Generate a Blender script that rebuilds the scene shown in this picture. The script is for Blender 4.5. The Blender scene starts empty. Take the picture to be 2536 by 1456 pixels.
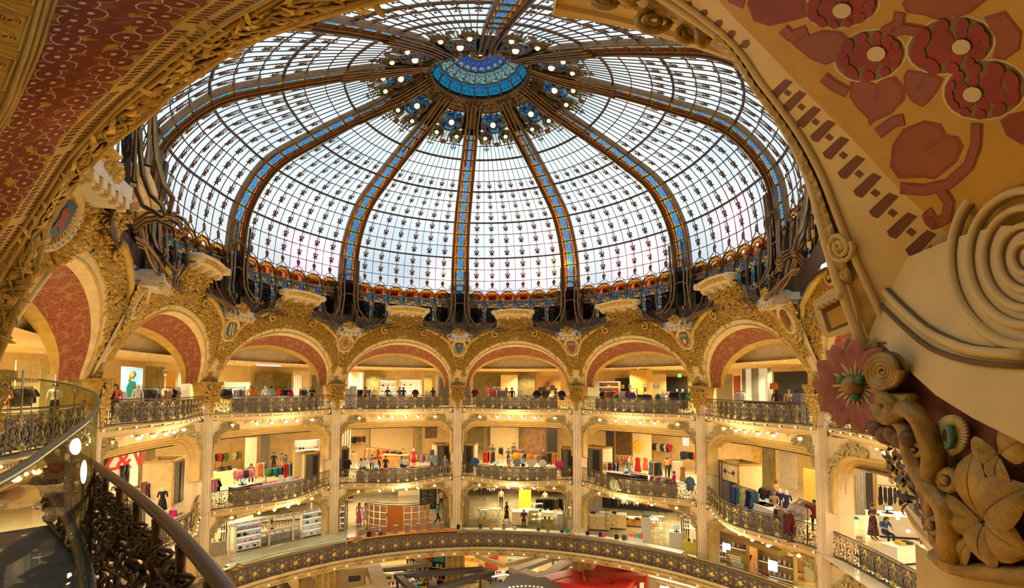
import bpy,math,random
from math import sin,cos,pi,radians,degrees,sqrt,atan2,hypot
from mathutils import Vector,Matrix
S=bpy.context.scene
COL=S.collection
R=random.Random(7)
# camera, sky, exposure
FPX,PX,PY=1220.21,1199.37,902.59
PITCH,ROLL,YAW=0.0494,0.0071,-0.0168
EYE=Vector((0.813,-25.470,17.2))
PH0=-0.1317
_f=Vector((sin(YAW)*cos(PITCH),cos(YAW)*cos(PITCH),sin(PITCH)))
_r=Vector((cos(YAW),-sin(YAW),0))
_u=_r.cross(_f)
CX=_r*cos(ROLL)+_u*sin(ROLL)
CY=-_r*sin(ROLL)+_u*cos(ROLL)
cam=bpy.data.cameras.new('camera');cam_o=bpy.data.objects.new('camera',cam);COL.objects.link(cam_o)
m=Matrix((CX,CY,-_f)).transposed().to_4x4();m.translation=EYE
cam_o.matrix_world=m
cam.sensor_fit='HORIZONTAL';cam.sensor_width=36;cam.lens=FPX/2536*36
cam.shift_x=(1268-PX)/2536;cam.shift_y=(PY-728)/2536
cam.clip_start=0.05;cam.clip_end=400
S.camera=cam_o
vs=S.view_settings
S.display_settings.display_device='sRGB'
vs.view_transform='Standard';vs.look='None';vs.gamma=1;vs.use_curve_mapping=False
vs.exposure=0.0
cy=S.cycles
cy.max_bounces=6;cy.diffuse_bounces=3;cy.glossy_bounces=2;cy.transmission_bounces=3
cy.transparent_max_bounces=12;cy.sample_clamp_indirect=4;cy.caustics_reflective=False;cy.caustics_refractive=False
world=bpy.data.worlds.new('sky');S.world=world;world.use_nodes=True
nt=world.node_tree;nt.nodes.clear()
tc=nt.nodes.new('ShaderNodeTexCoord');mp=nt.nodes.new('ShaderNodeMapping');mp.inputs['Scale'].default_value=(3,3,5)
nz=nt.nodes.new('ShaderNodeTexNoise');nz.inputs['Scale'].default_value=1.6;nz.inputs['Detail'].default_value=5
rp=nt.nodes.new('ShaderNodeValToRGB')
rp.color_ramp.elements[0].position=.36;rp.color_ramp.elements[0].color=(.50,.66,.78,1)
rp.color_ramp.elements[1].position=.60;rp.color_ramp.elements[1].color=(1,1,1,1)
bg=nt.nodes.new('ShaderNodeBackground');bg.inputs['Strength'].default_value=1.3
wo=nt.nodes.new('ShaderNodeOutputWorld')
for a,b in((tc.outputs['Generated'],mp.inputs[0]),(mp.outputs[0],nz.inputs['Vector']),(nz.outputs['Fac'],rp.inputs[0]),(rp.outputs[0],bg.inputs[0]),(bg.outputs[0],wo.inputs[0])):
 nt.links.new(a,b)
world.cycles.sampling_method='MANUAL';world.cycles.sample_map_resolution=512
WARM=(1.0,.78,.45)
def lamp(kind,loc,power,col=WARM,size=1.0,size2=None,aim=(0,0,-1),angle=None):
 l=bpy.data.lights.new('lamp_light',kind);l.energy=power;l.color=col
 if kind=='AREA':
  l.shape='RECTANGLE' if size2 else 'SQUARE';l.size=size
  if size2:l.size_y=size2
 else:
  l.shadow_soft_size=size
 if kind=='SPOT':l.spot_size=angle or radians(100);l.spot_blend=.6
 o=bpy.data.objects.new('lamp_light',l);COL.objects.link(o);o.location=loc
 o.rotation_euler=Vector(aim).to_track_quat('-Z','Y').to_euler()
 return o
def az(k):return radians(36*k)+PH0
def P(k,r,z=0):
 a=az(k);return Vector((r*sin(a),r*cos(a),z))
L0,L1,L2,L3=0.0,5.5,10.0,15.6
POW=dict(l3=1000,l2=800,l1=1200,l0=900,front=190)
for j in range(-4,4):
 k=j+.5
 for dk,rr in((-.28,19.3),(.28,19.3),(0,23)):
  lamp('SPOT',P(k+dk,rr,18.8),POW['l3'],size=.08,angle=radians(150))
 lamp('AREA',P(k,21,13.8),POW['l2'],size=6)
 lamp('AREA',P(k,24,8.8),POW['l1'],size=7)
 lamp('AREA',P(k,24,4.7),POW['l0'],size=7)
 lamp('POINT',P(k,13.4,14.6),POW['front'],size=.35)
 lamp('POINT',P(k,13.2,9.2),POW['front'],size=.35)
for q in((0.8,8,4.4),(-9,6,4.4),(10,6,4.4)):
 lamp('AREA',q,500,size=5)
lamp('POINT',(-1.8,-23.2,15.0),34,(1,.70,.34),size=.5)
lamp('POINT',(2.2,-24.4,18.0),7,(1,.72,.36),size=.4)
# measuring
def sight(u,v):
 return _f+CX*((u-PX)/FPX)-CY*((v-PY)/FPX)
def on_z(u,v,z):
 d=sight(u,v);return EYE+d*((z-EYE.z)/d.z)
def at_d(u,v,depth):
 d=sight(u,v);return EYE+d*depth
def on_r(u,v,r):
 d=sight(u,v);a=d.x*d.x+d.y*d.y;b=2*(EYE.x*d.x+EYE.y*d.y);c=EYE.x**2+EYE.y**2-r*r
 return EYE+d*((-b+sqrt(max(0,b*b-4*a*c)))/2/a)
 # mesh building
class MB:
 def __init__(s):s.v=[];s.f=[];s.m=[];s.s=[];s.uv=[]
 def add(s,vs,fs,m=0,smooth=False,uv=None):
  o=len(s.v);s.v.extend([tuple(q)for q in vs])
  for f in fs:
   s.f.append([i+o for i in f]);s.m.append(m);s.s.append(smooth)
   s.uv.append([uv[i]for i in f]if uv else None)
 def box(s,c,d,rz=0,m=0,top=1.0,M=None):
  x,y,z=d[0]/2,d[1]/2,d[2]/2
  vs=[]
  for zz in(-z,z):
   t=top if zz>0 else 1
   for px,py in((-x,-y),(x,-y),(x,y),(-x,y)):
    px*=t;py*=t
    vs.append((c[0]+px*cos(rz)-py*sin(rz),c[1]+px*sin(rz)+py*cos(rz),c[2]+zz))
  if M:vs=[M@Vector(q)for q in vs]
  s.add(vs,[(3,2,1,0),(4,5,6,7),(0,1,5,4),(1,2,6,5),(2,3,7,6),(3,0,4,7)],m)
 def tube(s,pts,r,n=5,m=0,closed=False,smooth=True,flat=1.0,up=None,cap=True):
  pts=[Vector(q)for q in pts];N=len(pts);vs=[]
  rr=r if isinstance(r,(list,tuple))else[r]*N
  pu=Vector(up)if up else None
  for i,q in enumerate(pts):
   a=pts[i-1]if(i or closed)else q;b=pts[(i+1)%N]if(i<N-1 or closed)else q
   t=b-a
   if t.length<1e-9:t=Vector((0,0,1))
   t.normalize()
   if pu is None:pu=Vector((0,0,1))if abs(t.z)<.9 else Vector((1,0,0))
   x=pu-t*pu.dot(t)
   if x.length<1e-6:x=t.orthogonal()
   x.normalize();y=t.cross(x)
   if not up:pu=x
   for j in range(n):
    a2=2*pi*(j+.5)/n
    vs.append(q+x*(cos(a2)*rr[i]*flat)+y*(sin(a2)*rr[i]))
  fs=[]
  for i in range(N if closed else N-1):
   for j in range(n):
    a,b=i*n+j,i*n+(j+1)%n;c=((i+1)%N)*n
    fs.append((a,b,c+(j+1)%n,c+j))
  if cap and not closed:fs+=[tuple(range(n))[::-1],tuple((N-1)*n+j for j in range(n))]
  s.add(vs,fs,m,smooth)
 def lathe(s,prof,n=12,c=(0,0,0),m=0,M=None,smooth=True,a0=0,a1=2*pi):
  full=abs(a1-a0-2*pi)<1e-6;k=n if full else n+1
  vs=[]
  for r,z in prof:
   for j in range(k):
    a=a0+(a1-a0)*j/n
    q=Vector((r*cos(a),r*sin(a),z))
    if M:q=M@q
    vs.append(q+Vector(c))
  fs=[]
  for i in range(len(prof)-1):
   for j in range(n):
    j2=(j+1)%k
    fs.append((i*k+j,i*k+j2,(i+1)*k+j2,(i+1)*k+j))
  s.add(vs,fs,m,smooth)
 def sph(s,c,r,m=0,n=8,rings=5,sc=(1,1,1)):
  M=Matrix.Diagonal((sc[0],sc[1],sc[2]))
  s.lathe([(max(1e-4,r*sin(pi*i/rings)),-r*cos(pi*i/rings))for i in range(rings+1)],n,c,m,M)
 def grid(s,fn,nu,nv,m=0,smooth=True,mfn=None,uvs=None,flip=False):
  vs=[fn(i/nu,j/nv)for j in range(nv+1)for i in range(nu+1)]
  uv=[(i/nu*(uvs[0]if uvs else 1),j/nv*(uvs[1]if uvs else 1))for j in range(nv+1)for i in range(nu+1)]
  o=len(s.v);s.v.extend([tuple(q)for q in vs])
  for j in range(nv):
   for i in range(nu):
    a=j*(nu+1)+i;f=[a,a+1,a+nu+2,a+nu+1]
    if flip:f=f[::-1]
    s.f.append([q+o for q in f]);s.m.append(mfn((i+.5)/nu,(j+.5)/nv)if mfn else m);s.s.append(smooth);s.uv.append([uv[q]for q in f])
 def star(s,outline,fn,m=0,rings=2,c=None,h=0.0,smooth=False,uv=False):
  """outline in 2-D, star shaped about c; fn(x, y, h) gives the 3-D point"""
  n=len(outline)
  if c is None:c=(sum(p[0]for p in outline)/n,sum(p[1]for p in outline)/n)
  vs=[fn(c[0],c[1],h)];us=[c]
  for q in range(1,rings+1):
   t=q/rings
   for x,y in outline:
    X,Y=c[0]+(x-c[0])*t,c[1]+(y-c[1])*t
    vs.append(fn(X,Y,h*(1-t**2)));us.append((X,Y))
  fs=[(0,1+i,1+(i+1)%n)for i in range(n)]
  for q in range(rings-1):
   b=1+q*n;d=b+n
   fs+=[(b+i,d+i,d+(i+1)%n,b+(i+1)%n)for i in range(n)]
  s.add(vs,fs,m,smooth,us if uv else None)
 def mesh(s,name,mats):
  me=bpy.data.meshes.new(name);me.from_pydata(s.v,[],s.f)
  for q in(mats if isinstance(mats,(list,tuple))else[mats]):me.materials.append(q)
  me.polygons.foreach_set('material_index',s.m);me.polygons.foreach_set('use_smooth',s.s)
  if any(s.uv):
   l=me.uv_layers.new(name='UVMap');flat=[]
   for f,u in zip(s.f,s.uv):
    for i in range(len(f)):flat.extend(u[i]if u else(0,0))
   l.data.foreach_set('uv',flat)
  me.update();return me
 def obj(s,name,mats,parent=None,**kw):
  return put(name,s.mesh(name,mats),parent,**kw)
def put(name,me,parent=None,loc=None,rz=None,mat=None,label=None,kind=None,sc=None,color=None):
 o=bpy.data.objects.new(name,me);COL.objects.link(o)
 if parent is not None:o.parent=parent
 if mat is not None:o.matrix_local=mat
 if loc is not None:o.location=loc
 if rz is not None:o.rotation_euler=(0,0,rz)
 if sc is not None:o.scale=sc if not isinstance(sc,(int,float))else(sc,sc,sc)
 if label:o['label']=label
 if kind:o['kind']=kind
 if color:o.color=(*color,1)
 return o
def tag(o,label,cat,group=None):
 w=label.split()
 if len(w)>16:w=label.replace(' from left','').split()
 while len(w)>16 and 'the' in w:k=len(w)-1-w[::-1].index('the');del w[k]
 label=' '.join(w)
 o['label']=label;o['category']=cat
 if group:o['group']=group
 return o
def thing(name,label,cat,loc=(0,0,0),rz=0,group=None,mat=None):
 o=bpy.data.objects.new(name,None);COL.objects.link(o);o.empty_display_size=.2
 if mat is not None:o.matrix_world=mat
 else:o.location=loc;o.rotation_euler=(0,0,rz)
 return tag(o,label,cat,group)
def struct(name,mb,mats,**kw):return mb.obj(name,mats,kind='structure',**kw)
# materials
MT={}
def nodes(name):
 m=bpy.data.materials.new(name);m.use_nodes=True;MT[name]=m
 t=m.node_tree;t.nodes.clear();o=t.nodes.new('ShaderNodeOutputMaterial');return m,t,o
def nn(t,kind,**kw):
 n=t.nodes.new('ShaderNode'+kind)
 for k,v in kw.items():
  if k in n.inputs:n.inputs[k].default_value=v
  else:setattr(n,k,v)
 return n
def ramp(t,stops,interp='LINEAR'):
 n=t.nodes.new('ShaderNodeValToRGB');cr=n.color_ramp;cr.interpolation=interp
 while len(cr.elements)<len(stops):cr.elements.new(.5)
 for e,(p,c)in zip(cr.elements,stops):e.position=p;e.color=(*c,1)
 return n
def pm(name,col,rough=.6,metal=0.0,var=.12,scale=3.0,bump=0.0,bscale=30,emit=0,ecol=None,coat=0,spec=None):
 m,t,o=nodes(name)
 b=nn(t,'BsdfPrincipled',Roughness=rough,Metallic=metal)
 if coat:b.inputs['Coat Weight'].default_value=coat
 if spec is not None:b.inputs['Specular IOR Level'].default_value=spec
 if var:
  c=nn(t,'TexCoord');n=nn(t,'TexNoise',Scale=scale,Detail=4)
  r=ramp(t,[(.3,[q*(1-var)for q in col]),(.7,[min(1,q*(1+var))for q in col])])
  t.links.new(c.outputs['Object'],n.inputs['Vector']);t.links.new(n.outputs['Fac'],r.inputs[0]);t.links.new(r.outputs[0],b.inputs['Base Color'])
  if bump:
   n2=nn(t,'TexNoise',Scale=bscale,Detail=3);bp=nn(t,'Bump',Strength=bump,Distance=.02)
   t.links.new(c.outputs['Object'],n2.inputs['Vector']);t.links.new(n2.outputs['Fac'],bp.inputs['Height']);t.links.new(bp.outputs[0],b.inputs['Normal'])
 else:b.inputs['Base Color'].default_value=(*col,1)
 if emit:
  b.inputs['Emission Color'].default_value=(*(ecol or col),1);b.inputs['Emission Strength'].default_value=emit
  m.cycles.emission_sampling='NONE'
 t.links.new(b.outputs[0],o.inputs[0]);return m
CREAM=pm('cream_plaster',(.76,.55,.23),.6,bump=.15,scale=1.5)
CREAM2=pm('pale_column_paint',(.82,.66,.43),.5,scale=1.0)
IVORY=pm('ivory_moulding',(.82,.64,.33),.55)
GOLD=pm('gilded_plaster',(.66,.43,.085),.42,.35,var=.35,scale=9,bump=.4,bscale=25)
OCHRE=pm('yellow_ochre_moulding',(.66,.44,.08),.5,.1,var=.2)
OLDGOLD=pm('old_gold_relief',(.42,.26,.045),.45,.25,var=.35,scale=7,bump=.35,bscale=40)
BRONZE=pm('dark_bronze',(.15,.105,.06),.4,.7,var=.3,scale=8)
RAILM=pm('rail_bronze',(.13,.085,.05),.33,.55,var=.15)
BRASS=pm('brass',(.62,.44,.16),.3,.8,var=.2,scale=10)
ROSE=pm('gilt_flower',(.72,.52,.14),.35,.5,var=.25,scale=20)
STONE=pm('grey_ledge_stone',(.36,.36,.36),.8,var=.25,bump=.3)
STEELBAR=pm('dark_glazing_bar',(.09,.055,.03),.5,.3,var=.2)
RIBM=pm('rib_bronze',(.22,.12,.05),.42,.5,var=.25,scale=4)
TUBEM=pm('bronze_tube',(.24,.15,.06),.28,.75,var=.2)
WHITE=pm('white_lacquer',(.86,.84,.78),.35,var=.03)
BEIGE=pm('beige_laminate',(.70,.58,.40),.5,var=.08)
WOOD=pm('honey_wood',(.50,.26,.07),.45,var=.25,scale=2)
DARK=pm('black_lacquer',(.02,.018,.016),.35,var=.1)
TAUPE=pm('taupe_panel',(.40,.34,.25),.5,var=.1)
GREYC=pm('grey_curtain',(.22,.20,.17),.8,var=.2,scale=6)
CHROME=pm('bronzed_mirror_metal',(.50,.42,.30),.12,1.0,var=.2,scale=2)
REDL=pm('red_lacquer',(.55,.015,.02),.3,var=.05)
ORANGE=pm('orange_leather',(.70,.20,.03),.5,var=.08)
COPPER=pm('copper_screen',(.55,.30,.18),.35,.4,var=.15)
SKIN=pm('skin',(.55,.32,.20),.6,var=.05)
HAIR=pm('dark_hair',(.025,.016,.010),.5,var=.2)
BLOND=pm('fair_hair',(.36,.22,.08),.5,var=.2)
LAMPG=pm('warm_globe',(1,.86,.66),.5,var=0,emit=1.3,ecol=(1,.84,.62))
PAPER=pm('white_paper',(.85,.83,.80),.8,var=.02)
BULB=pm('lit_bulb',(1,.85,.55),.5,var=0,emit=5,ecol=(1,.80,.46))
GLOBE=pm('lit_globe',(1,.88,.62),.5,var=0,emit=3.5,ecol=(1,.84,.55))
STRIP=pm('lit_strip',(1,.9,.7),.5,var=0,emit=5,ecol=(1,.88,.66))
def floor_mat(name,a,b,scale,rough=.15):
 m,t,o=nodes(name);c=nn(t,'TexCoord');n=nn(t,'TexNoise',Scale=scale,Detail=6,Distortion=1.0)
 r=ramp(t,[(.3,a),(.7,b)]);p=nn(t,'BsdfPrincipled',Roughness=rough)
 t.links.new(c.outputs['Object'],n.inputs['Vector']);t.links.new(n.outputs['Fac'],r.inputs[0]);t.links.new(r.outputs[0],p.inputs['Base Color']);t.links.new(p.outputs[0],o.inputs[0]);return m
MARBLE=floor_mat('grey_marble_floor',(.26,.22,.13),(.42,.36,.22),.8)
PALEFLOOR=floor_mat('pale_stone_floor',(.72,.62,.44),(.82,.72,.54),.5)
HONEY=floor_mat('honey_floor',(.62,.42,.17),(.72,.52,.24),.4)
def glass_mat(name,tint,trans,transl,gloss=.08,rough=.1):
 m,t,o=nodes(name)
 a=nn(t,'BsdfTransparent');a.inputs[0].default_value=(*tint,1)
 b=nn(t,'BsdfTranslucent');b.inputs[0].default_value=(*tint,1)
 g=nn(t,'BsdfGlossy',Roughness=rough)
 x=nn(t,'MixShader');x.inputs[0].default_value=transl/(trans+transl)
 y=nn(t,'MixShader');y.inputs[0].default_value=gloss
 t.links.new(a.outputs[0],x.inputs[1]);t.links.new(b.outputs[0],x.inputs[2]);t.links.new(x.outputs[0],y.inputs[1]);t.links.new(g.outputs[0],y.inputs[2]);t.links.new(y.outputs[0],o.inputs[0]);return m
OPAL=glass_mat('opal_glass',(.90,.93,.94),.35,.65,.04,.3)
OPAL2=glass_mat('opal_glass_greenish',(.78,.90,.88),.35,.65,.04,.3)
OPAL3=glass_mat('opal_glass_rosy',(.93,.86,.82),.35,.65,.04,.3)
AQUAG=glass_mat('pale_aqua_glass',(.74,.88,.84),.55,.45,.12,.1)
CLEAR=glass_mat('clear_glass',(.90,.95,.92),1,.0,.10,.03)
SMOKE=glass_mat('greenish_balustrade_glass',(.62,.64,.50),1,.0,.13,.02)
def stained(name,cols,scale,medal=False,lead=.035,dark=.0):
 m,t,o=nodes(name);c=nn(t,'TexCoord')
 v=nn(t,'TexVoronoi',Scale=scale);e=nn(t,'TexVoronoi',Scale=scale,feature='DISTANCE_TO_EDGE')
 src=c.outputs['UV']
 t.links.new(src,v.inputs['Vector']);t.links.new(src,e.inputs['Vector'])
 sep=nn(t,'SeparateColor');t.links.new(v.outputs['Color'],sep.inputs[0])
 n=len(cols);r=ramp(t,[(i/n,q)for i,q in enumerate(cols)],'CONSTANT');t.links.new(sep.outputs[0],r.inputs[0])
 colout=r.outputs[0]
 if medal:
  d=nn(t,'VectorMath',operation='DISTANCE');d.inputs[1].default_value=(.5,.5,0);fr=nn(t,'VectorMath',operation='FRACTION')
  t.links.new(src,fr.inputs[0]);t.links.new(fr.outputs[0],d.inputs[0])
  rr=ramp(t,[(0,(.9,.75,.3)),(.06,(.05,.06,.2)),(.10,(.10,.35,.75)),(.19,(.03,.05,.25)),(.22,(.12,.45,.80)),(.30,(.02,.08,.30)),(.34,(.15,.5,.75)),(.40,(.02,.03,.12))],'CONSTANT')
  t.links.new(d.outputs['Value'],rr.inputs[0])
  lt=nn(t,'Math',operation='LESS_THAN');lt.inputs[1].default_value=.43;t.links.new(d.outputs['Value'],lt.inputs[0])
  mx=nn(t,'Mix',data_type='RGBA');t.links.new(lt.outputs[0],mx.inputs[0]);t.links.new(colout,mx.inputs[6]);t.links.new(rr.outputs[0],mx.inputs[7]);colout=mx.outputs[2]
 a=nn(t,'BsdfTransparent');b=nn(t,'BsdfTranslucent');t.links.new(colout,a.inputs[0]);t.links.new(colout,b.inputs[0])
 x=nn(t,'MixShader');x.inputs[0].default_value=.35;t.links.new(a.outputs[0],x.inputs[1]);t.links.new(b.outputs[0],x.inputs[2])
 k=nn(t,'BsdfDiffuse');k.inputs[0].default_value=(.03,.02,.015,1)
 lt=nn(t,'Math',operation='LESS_THAN');lt.inputs[1].default_value=lead;t.links.new(e.outputs['Distance'],lt.inputs[0])
 y=nn(t,'MixShader');t.links.new(lt.outputs[0],y.inputs[0]);t.links.new(x.outputs[0],y.inputs[1]);t.links.new(k.outputs[0],y.inputs[2])
 t.links.new(y.outputs[0],o.inputs[0]);return m
_o,_y,_t,_b,_r2,_k=(.85,.30,.02),(.90,.58,.06),(.05,.55,.50),(.05,.25,.65),(.60,.06,.03),(.06,.05,.06)
ST_RIB=stained('stained_rib_glass',[_y,_t,_o,_y,_b,(.1,.6,.7)],5.5,True)
ST_EDGE=stained('stained_border_glass',[_o,_r2,_y,_o,(.8,.15,.03)],5)
ST_ARCH=stained('stained_arch_glass',[_o,_y,_r2,(.8,.4,.05)],7)
ST_NICHE=stained('stained_niche_glass',[_k,(.02,.20,.26),(.42,.15,.02),_k,(.03,.10,.24),(.50,.30,.05),_k,(.35,.10,.02),_k],8.0)
ST_RED=pm('glowing_red_glass',(.5,.05,.02),.3,var=.2,emit=.6,ecol=(1,.16,.03))
ST_BLUE=stained('stained_lantern_blue',[(.01,.10,.26),(.015,.18,.30),(.01,.06,.2),(.02,.24,.28)],12)
ST_TEAL=stained('stained_lantern_teal',[(.02,.24,.21),(.36,.25,.15),(.02,.3,.27),(.02,.08,.28),(.3,.34,.28),_k],9)
ST_CAP=stained('stained_lantern_deep',[(.01,.05,.30),(.015,.08,.34),(.015,.16,.22),(.3,.22,.12)],5)
ST_MED=stained('stained_medallion_blue',[(.03,.30,.65),(.06,.50,.70),(.04,.2,.5),(.1,.6,.75),_k],5)
ST_GREEN=stained('stained_medallion_green',[(.25,.45,.10),_k,(.4,.6,.2),_k],6)
ST_PALE=stained('stained_pale_glass',[(.75,.85,.85),(.5,.75,.8),(.85,.85,.7)],5,lead=.02)
def floral(name,ground,flower,leaf,scale,line=(.62,.40,.16)):
 """painted carpet of round flowers on a plain ground"""
 m,t,o=nodes(name);c=nn(t,'TexCoord');v=nn(t,'TexVoronoi',Scale=scale);t.links.new(c.outputs['UV'],v.inputs['Vector'])
 r=ramp(t,[(0,(.66,.50,.28)),(.10,flower),(.36,line),(.40,leaf),(.66,ground)],'CONSTANT');t.links.new(v.outputs['Distance'],r.inputs[0])
 p=nn(t,'BsdfPrincipled',Roughness=.7);t.links.new(r.outputs[0],p.inputs['Base Color']);t.links.new(p.outputs[0],o.inputs[0]);return m
FLORAL=floral('painted_red_flowers',(.36,.18,.045),(.25,.035,.012),(.30,.065,.03),1.0,(.50,.30,.11))
m,t,o=nodes('fabric');oi=nn(t,'ObjectInfo');b=nn(t,'BsdfPrincipled',Roughness=.85)
hs=nn(t,'TexNoise',Scale=14.0);tcx=nn(t,'TexCoord');mx=nn(t,'Mix',data_type='RGBA',blend_type='MULTIPLY');mx.inputs[0].default_value=.35
t.links.new(tcx.outputs['Object'],hs.inputs['Vector']);t.links.new(oi.outputs['Color'],mx.inputs[6]);t.links.new(hs.outputs['Color'],mx.inputs[7])
t.links.new(mx.outputs[2],b.inputs['Base Color']);t.links.new(b.outputs[0],o.inputs[0]);FABRIC=m
# setting: floors, ceilings, back walls
def smooth(a,b,x):
 t=min(1,max(0,(x-a)/(b-a)));return t*t*(3-2*t)
def W(k,r,z):
 """ring point of the dome; the near side of the hall is drawn out a little, as its plan is not a true circle"""
 a=az(k);x,y=r*sin(a),r*cos(a)
 if y<0:
  d=-y;h=smooth(25.5,30,z)
  y=-d*(1+.15*smooth(6,13,d)*(1-h))*(1-.16*smooth(33,34.2,z)*smooth(0,1.5,d))
  z-=h*(.15*max(0,d-.6)if z<33 else.17*max(0,d-.6)+.25*smooth(33,34.2,z)*smooth(0,2,d))
 return Vector((x,y,z))
PIER={k:P(k,16,0)for k in range(-3,4)};PIER[-4]=Vector((-9.1,-16.5,0));PIER[4]=Vector((14.0,-13.0,0))
def PQ(k,r,z=0):
 """ring point that follows the stretched bays at either end"""
 if abs(k)<=3:return P(k,r,z)
 s=1 if k>0 else-1;a,c=PIER[3*s],PIER[4*s];t=abs(k)-3;d=(c-a).normalized();n=Vector((d.y,-d.x,0))*-s
 if n.dot(a)<0:n=-n
 n0=P(3*s,1,0);q=min(1,t*2);m_=(n0*(1-q)+n*q).normalized();p=a+(c-a)*t+m_*(r-16);p.z=z;return p
def ring(name,mat,r0,r1,z,k0=-5,k1=5,n=60,fn=PQ,**kw):
 b=MB();b.grid(lambda u,v:fn(k0+(k1-k0)*u,r0+(r1-r0)*v,z),n,1,0,False)
 return struct(name,b,mat,**kw)
def wall(name,mat,r,z0,z1,k0=-5,k1=5,n=60,fn=PQ):
 b=MB();b.grid(lambda u,v:fn(k0+(k1-k0)*u,r,z0+(z1-z0)*v),n,1,0,True)
 return struct(name,b,mat)
KA,KB=-4.0,4.0
ring('floor',HONEY,0.01,44,0,fn=P)
wall('wall_back',CREAM,38,0,5.2,fn=P);wall('wall_back',BEIGE,36,5.5,9.0,fn=P);wall('wall_back',CREAM,28.5,10,14,KA-.2,KB+.2)
wall('wall_back',CREAM,25.5,15.6,19.2,KA-.2,KB+.2)
wall('wall_outer',CREAM,46,-1,23,fn=P)
ring('floor',PALEFLOOR,15.6,28.6,L2,KA,KB);ring('floor',PALEFLOOR,15.6,25.6,L3,KA,KB)
ring('ceiling',CREAM,17.2,25.6,18.95,KA-.1,KB+.1);ring('ceiling',CREAM,16.7,28.6,13.95,KA,KB);ring('ceiling',CREAM,16.7,36,8.95,KA,KB)
b=MB();b.grid(lambda u,v:PQ(KA-.1+(KB-KA+.2)*u,17.2+.5*(1-v)**2,18.95+1.3*v),60,4);struct('trim_fascia',b,IVORY)
b=MB();b.grid(lambda u,v:(lambda k:W(k,(15.6+7*smooth(3.2,4.2,abs(k)))*(1-v)+47*v,22.4))(-5+10*u),80,2,0,False);struct('ceiling',b,STONE)
wall('wall_drum',STONE,15.7,20.9,22.4,-3.6,3.5,fn=W)
OC,OR=Vector((0.8,-6.2,0)),17.9
def O(a,r,z):return Vector((OC.x+r*sin(a),OC.y+r*cos(a),z))
def slab_edge(u):
 a=-2.0+4.0*u;return a
b=MB();b.grid(lambda u,v:O(slab_edge(u),OR-.1+(27)*v,L1),60,3,0,False);struct('floor',b,MARBLE)
b=MB();b.grid(lambda u,v:O(slab_edge(u),OR+.6+(27)*v,L1-.45),60,1,0,False);struct('ceiling',b,CREAM)
# the dome
PROF=[(14.78,19.0),(14.75,21.6),(14.70,23.5),(14.63,25.2),(14.15,27.8),(12.45,30.15),(9.66,31.5),(6.90,32.55),(4.6,33.4),(2.72,34.2),(1.2,34.8)]
def prof(s):
 i=min(max(int(s),0),7);t=s-i;q=PROF[i:i+4]
 return tuple(.5*(2*q[1][c]+(q[2][c]-q[0][c])*t+(2*q[0][c]-5*q[1][c]+4*q[2][c]-q[3][c])*t*t+(3*q[1][c]-q[0][c]-3*q[2][c]+q[3][c])*t**3)for c in(0,1))
def rw(s):return.30+.42*min(1,max(0,(8-s)/5.5))**.8
def D(j,x,s,off=0.0):
 """point on the glazing between rib j and rib j+1; x = 0..1 across, off = towards the inside"""
 r,z=prof(s);r2,z2=prof(s+.02);a0=rw(s)/r/radians(36)
 t=Vector((r2-r,z2-z)).normalized()
 return W(j+a0+(1-2*a0)*x,r-off*t.y,z+off*t.x)
def Rb(k,x,s,off=0.0):
 """point on rib k, x metres sideways"""
 r,z=prof(s);r2,z2=prof(s+.02);t=Vector((r2-r,z2-z)).normalized()
 return W(k+x/max(r,1.0)/radians(36),r-off*t.y,z+off*t.x)
def frame(p,px,py):
 """matrix with x along px, y along py, z = normal"""
 x=(px-p).normalized();y=(py-p);y=(y-x*x.dot(y)).normalized();z=x.cross(y)
 M=Matrix((x,y,z)).transposed().to_4x4();M.translation=p;return M
def leaf_outline(n=5,r0=.10,r1=.26,turn=0):
 o=[]
 for i in range(n):
  a=turn+2*pi*i/n
  o+=[(r1*cos(a),r1*sin(a)),(r0*cos(a+pi/n),r0*sin(a+pi/n))]
 return o
b=MB()
b.star([(x*.95,y-.60)for x,y in leaf_outline(6,.12,.30,pi/2)],lambda x,y,h:Vector((x,y,h)),0,1,(0,-.60),.07)
for sx in(-1,1):
 b.tube([(0,-.42,.02),(sx*.10,-.22,.03),(sx*.03,-.04,.03),(sx*.10,.05,.03),(sx*.17,.0,.03),(sx*.12,-.05,.03)],.022,3,smooth=False)
 b.star([(sx*.14+.09*cos(a),-.40+.07*sin(a))for a in(0,1.26,2.5,3.77,5)],lambda x,y,h:Vector((x,y,h)),0,1,None,.03)
ORN=b.mesh('leaf_ornament',pm('iron_leaf',(.13,.085,.045),.45,.5,var=.3,scale=6))
SIDE={-5:'left of the nearest rib',-4:'behind the near arch, left',-3:'above the far left niches',-2:'second left of middle rib',-1:'just left of middle rib',0:'just right of middle rib',1:'second right of middle rib',2:'above the right end niches',3:'behind the jutting bracket',4:'right of the nearest rib'}
RS=[2+i/3 for i in range(13)]+[6.45,6.9]
SC=(7.15,.5)
med_c=MB()
def medal_mesh(r,blue):
 b=MB();n=16
 b.lathe([(r*.98,0),(r*1.04,.05),(r*1.12,0)],n,m=0);b.lathe([(r*.60,0),(r*.64,.05),(r*.70,0)],n,m=0);b.lathe([(r*.22,.02),(r*.27,.08),(r*.33,.02)],10,m=0)
 for i in range(8):
  a=2*pi*i/8;b.tube([(r*.3*cos(a),r*.3*sin(a),.02),(r*1.0*cos(a),r*1.0*sin(a),.02)],.025,3,0)
  b.star([(r*.48*cos(a+.2)+.10*r*cos(q),r*.48*sin(a+.2)+.10*r*sin(q))for q in(0,1,2,3,4,5)],lambda x,y,h:Vector((x,y,.03+h)),0,1,None,.04)
 return b
RING_BIG=medal_mesh(.66,1).mesh('ring',BRONZE);RING_SMALL=medal_mesh(.42,0).mesh('ring',BRONZE)
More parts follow.
